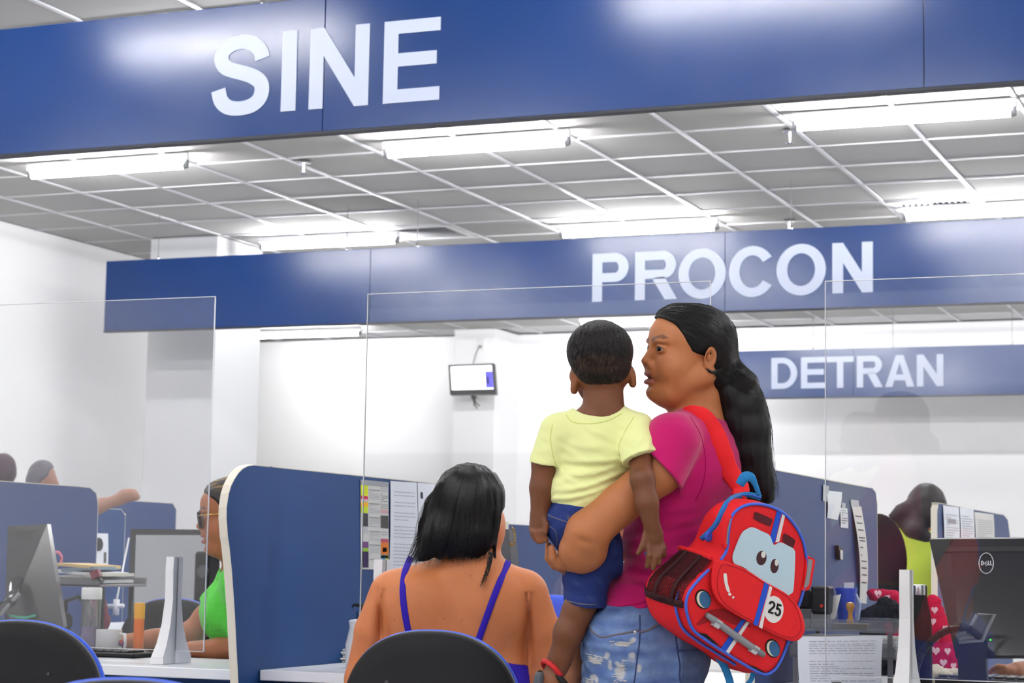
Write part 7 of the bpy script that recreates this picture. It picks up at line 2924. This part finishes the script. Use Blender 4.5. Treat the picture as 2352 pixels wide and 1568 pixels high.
# stand with its cable loop
yS = 5.17
S = lambda u, v_, y=yS: at_y(u, v_, y)
_c = [S(2198, 1470), S(2262, 1470), S(2268, 1584), S(2202, 1584)]
for _q in _c[2:]:
    _q[2] = DESK + .002
prism('stand_column', _c, [q + np.array([0, .03, 0]) for q in _c], BLACK, dm)
outer = [(2243, 1410), (2286, 1410), (2252, 1476), (2196, 1472), (2192, 1458), (2216, 1456)]
tube('cable_clip', [S(u, v_, 5.165) for u, v_ in ((2245, 1412), (2283, 1411), (2256, 1470), (2203, 1474), (2197, 1460), (2222, 1452), (2245, 1412))], .0055, GREY, dm, 8)
cb_ = root('monitor_cable', 'thick black cable bent through the clip of the right monitor', 'cable', S(2110, 1568))
tube('cable', spline([S(2102, 1570, 5.14), S(2106, 1530, 5.14), S(2126, 1486, 5.14), S(2170, 1450, 5.14), S(2216, 1441, 5.14), S(2252, 1462, 5.16)], 40), .009, BLACK, cb_, 10)
for k in range(7):
    a = spline([S(2102, 1570, 5.14), S(2106, 1530, 5.14), S(2126, 1486, 5.14), S(2170, 1450, 5.14), S(2216, 1441, 5.14), S(2252, 1462, 5.16)], 40)
    i = 10 + 4 * k
    if i + 1 < len(a):
        tube('cable_ridge', [a[i], a[i] + (a[i + 1] - a[i]) * .4], .0105, BLACKSOFT, cb_, 10)
nc = root('network_cable', 'green network cable under the right monitor', 'cable', S(2300, 1490))
tube('cable', [S(2262, 1470, 5.28), S(2280, 1484, 5.26), S(2310, 1490, 5.25), S(2345, 1478, 5.25)], .004, TEAL, nc, 8)
pl = root('power_led', 'tiny green light under the right monitor', 'light', S(2275, 1470, 5.2))
lathe('led', S(2275, 1469, 5.2), [(.0022, 0), (.0022, .001)], mat('green_led', (60, 240, 60), .4, .5, emit=(40, 255, 40), emit_s=3), pl, 10, (0, -1, 0))
k2 = root('keyboard', 'black keyboard behind the right monitor stand', 'keyboard', S(2320, 1530))
p_ = at_z(2330, 1530, DESK + .02)
box('keyboard_base', (p_[0] - .10, 5.42, DESK + .001), (p_[0] + .30, 5.56, DESK + .02), BLACK, k2, .004)
for i in range(10):
    for j in range(4):
        o = bpy.data.objects.new('key', kme); COL.objects.link(o); o.parent = k2; o.matrix_parent_inverse = Matrix.Translation(-k2.location)
        o.location = (p_[0] - .08 + i * .029, 5.44 + j * .027, DESK + .02)
cw = root('cloth_pouch', 'cream cloth pouch on the desk before the right monitor', 'pouch', S(2160, 1568, 5.1))
fcw = Frame(5.42)
v = Vol(fcw, axis(2110, 0, (2235, 2.4)), axis(1515, 0, (1620, 2.4)), axis(-50, 0, (20, 3.2)))
v.cone((2145, 1558, -16), 26, (2200, 1560, -16), 24, 10)
v.cone((2132, 1545, -16), 10, (2150, 1536, -10), 12, 8)
v.cut(lambda X, Y, W: Y - 1567, 2)
v.disp(lambda P: bnz(P) * 2.0)
Skin(v).obj('pouch_body', mat('cream_cloth', (218, 208, 184), .85, .2), cw)

# attendant at the right monitor: mostly outside the picture, a hand on the keyboard
FR = Frame(6.15)
v = Vol(FR, axis(2120, 0, (2760, 4)), axis(1120, 0, (1800, 5)), axis(-560, 0, (-90, 4.5), (150, 4)))
hr_f = HeadFrame(FR, (2560, 1205, 36), math.radians(80), 0.1, 7.9)
face(v, hr_f)
ear(v, hr_f, 1)
ear(v, hr_f, -1)
v.cone((2560, 1250, 40), 40, (2560, 1330, 45), 48, 20)
v.cone((2560, 1340, 45), 40, (2450, 1375, 45), 42, 25)
v.cone((2560, 1340, 45), 40, (2670, 1375, 45), 42, 25)
v.ell((2560, 1480, 45), (125, 150, 85), 30)
v.ell((2560, 1680, 45), (130, 150, 90), 30)
v.chain([(2450, 1380, 40, 42), (2436, 1500, -110, 34), (2425, 1535, -190, 32), (2370, 1541, -400, 24), (2332, 1539, -505, 17)], 12)
v.ell((2308, 1538, -518), (24, 11, 20), 8)
for i in range(4):
    v.chain([(2294, 1538, -530 + i * 9, 7), (2282, 1536 + i, -532 + i * 9, 6.4), (2273, 1543 + i, -533 + i * 9, 5)], 2.5)
v.chain([(2306, 1532, -536, 7), (2292, 1530, -542, 6.4), (2284, 1534, -545, 5)], 3)
sr = Skin(v)
bR = FR.wp(2560, 1800, 45); bR[2] = 0
pr5 = sr.obj('person', SKIN, None, lambda V: np.tile(np.array(lin((150, 98, 70))), (len(V), 1)), bR)
eyes(FR, hr_f, pr5)
tag(pr5, 'attendant cut off by the right picture edge, one hand on the keyboard', 'person')
v = Vol(FR, axis(2380, 0, (2760, 5)), axis(1300, 0, (1820, 6)), axis(-140, 0, (160, 6)))
v.grow = 7
v.cone((2560, 1340, 45), 40, (2450, 1375, 45), 42, 25)
v.cone((2560, 1340, 45), 40, (2670, 1375, 45), 42, 25)
v.ell((2560, 1480, 45), (125, 150, 85), 30)
v.ell((2560, 1680, 45), (130, 150, 90), 30)
v.cone((2450, 1380, 40), 44, (2440, 1460, -66), 38, 14)
Skin(v).obj('shirt', mat('navy_shirt', (40, 50, 90), .85, .15), pr5)
v = Vol(FR, axis(2470, 0, (2650, 4)), axis(1090, 0, (1300, 4)), axis(-50, 0, (130, 4.5)))
v.hell(hr_f, (0.5, 0, 4.3), (9.7, 7.9, 8.1), 1.5)
v.hell(hr_f, (4.6, 0, 7.0), (5.3, 6.4, 5.0), 1.5)
v.cut(lambda X, Y, W: (hr_f.loc(np.stack(np.broadcast_arrays(X, Y, W), -1).astype(np.float32))[..., 0] - np.interp(hr_f.loc(np.stack(np.broadcast_arrays(X, Y, W), -1).astype(np.float32))[..., 2], [-6, .6, 1.8, 4.6, 7.5, 9], [-3, -.8, 3, 4.6, 6.4, 9])) * 7, 3)
Skin(v).obj('hair', HAIR, pr5)

# ------------------------------------------------------------------ seats and trousers of the people behind the desks
def trousers(fr, parent, name, hip, fwd, floor_v, m, half=52, r=58):
    """hip: local (u, v, w); fwd: local direction of the thighs"""
    hip = np.array(hip, float)
    f = np.array(fwd, float)
    f /= np.linalg.norm(f)
    side = np.array([f[2], 0, -f[0]])
    knee = hip + f * 330 * (4.8 / fr.d0) + np.array([0, 8, 0])
    ank = knee + np.array([0, floor_v - knee[1] - 30, 0])
    toe = ank + f * 70 + np.array([0, 12, 0])
    pts = np.array([hip, knee, ank, toe])
    lo, hi = pts.min(0) - 140, pts.max(0) + 140
    v = Vol(fr, axis(lo[0], 0, (hi[0], 9)), axis(lo[1], 0, (hi[1], 9)), axis(lo[2], 0, (hi[2], 9)))
    v.ell(hip, (r * 1.9, r * 1.25, r * 1.7), 20, img=False)
    for s in (-1, 1):
        o = side * s * half
        v.cone(hip + o, r * 1.1, knee + o, r * .85, 16, img=False)
        v.cone(knee + o, r * .85, ank + o, r * .55, 16, img=False)
        v.cone(ank + o, r * .5, toe + o, r * .42, 8, img=False)
    return Skin(v).obj(name, m, parent)


NAVYT = mat('navy_trousers', (34, 40, 62), .85, .2, var=.08, vscale=20)
BLKT = mat('black_trousers', (26, 26, 30), .85, .2, var=.08, vscale=20)


def floor_row(fr, u):
    """local v of the floor in the frame's reference plane"""
    p0, p1 = fr.world(np.array([u, 1000.0, 0])), fr.world(np.array([u, 2000.0, 0]))
    return 1000.0 + 1000.0 * p0[2] / (p0[2] - p1[2])


trousers(FG, att, 'trousers', (575, 1640, 10), (-1, 0, .25), floor_row(FG, 575), BLKT, 46, 48)
_b = FG.world(np.array([580.0, 1640, 10]))
copy_thing(chair0, (_b[0], _b[1], 0), math.radians(88), 'office chair under the attendant in green, hidden by the blue wing')
trousers(FR, pr5, 'trousers', (2560, 1660, 60), (.1, 0, -1), floor_row(FR, 2560), NAVYT, 50, 52)
_b = FR.world(np.array([2560.0, 1660, 60]))
copy_thing(chair0, (_b[0], _b[1], 0), math.radians(200), 'office chair under the attendant at the right picture edge')
trousers(FS, seated, 'trousers', (1035, 1765, 50), (0, 0, 1), floor_row(FS, 1035), BLKT, 92, 88)
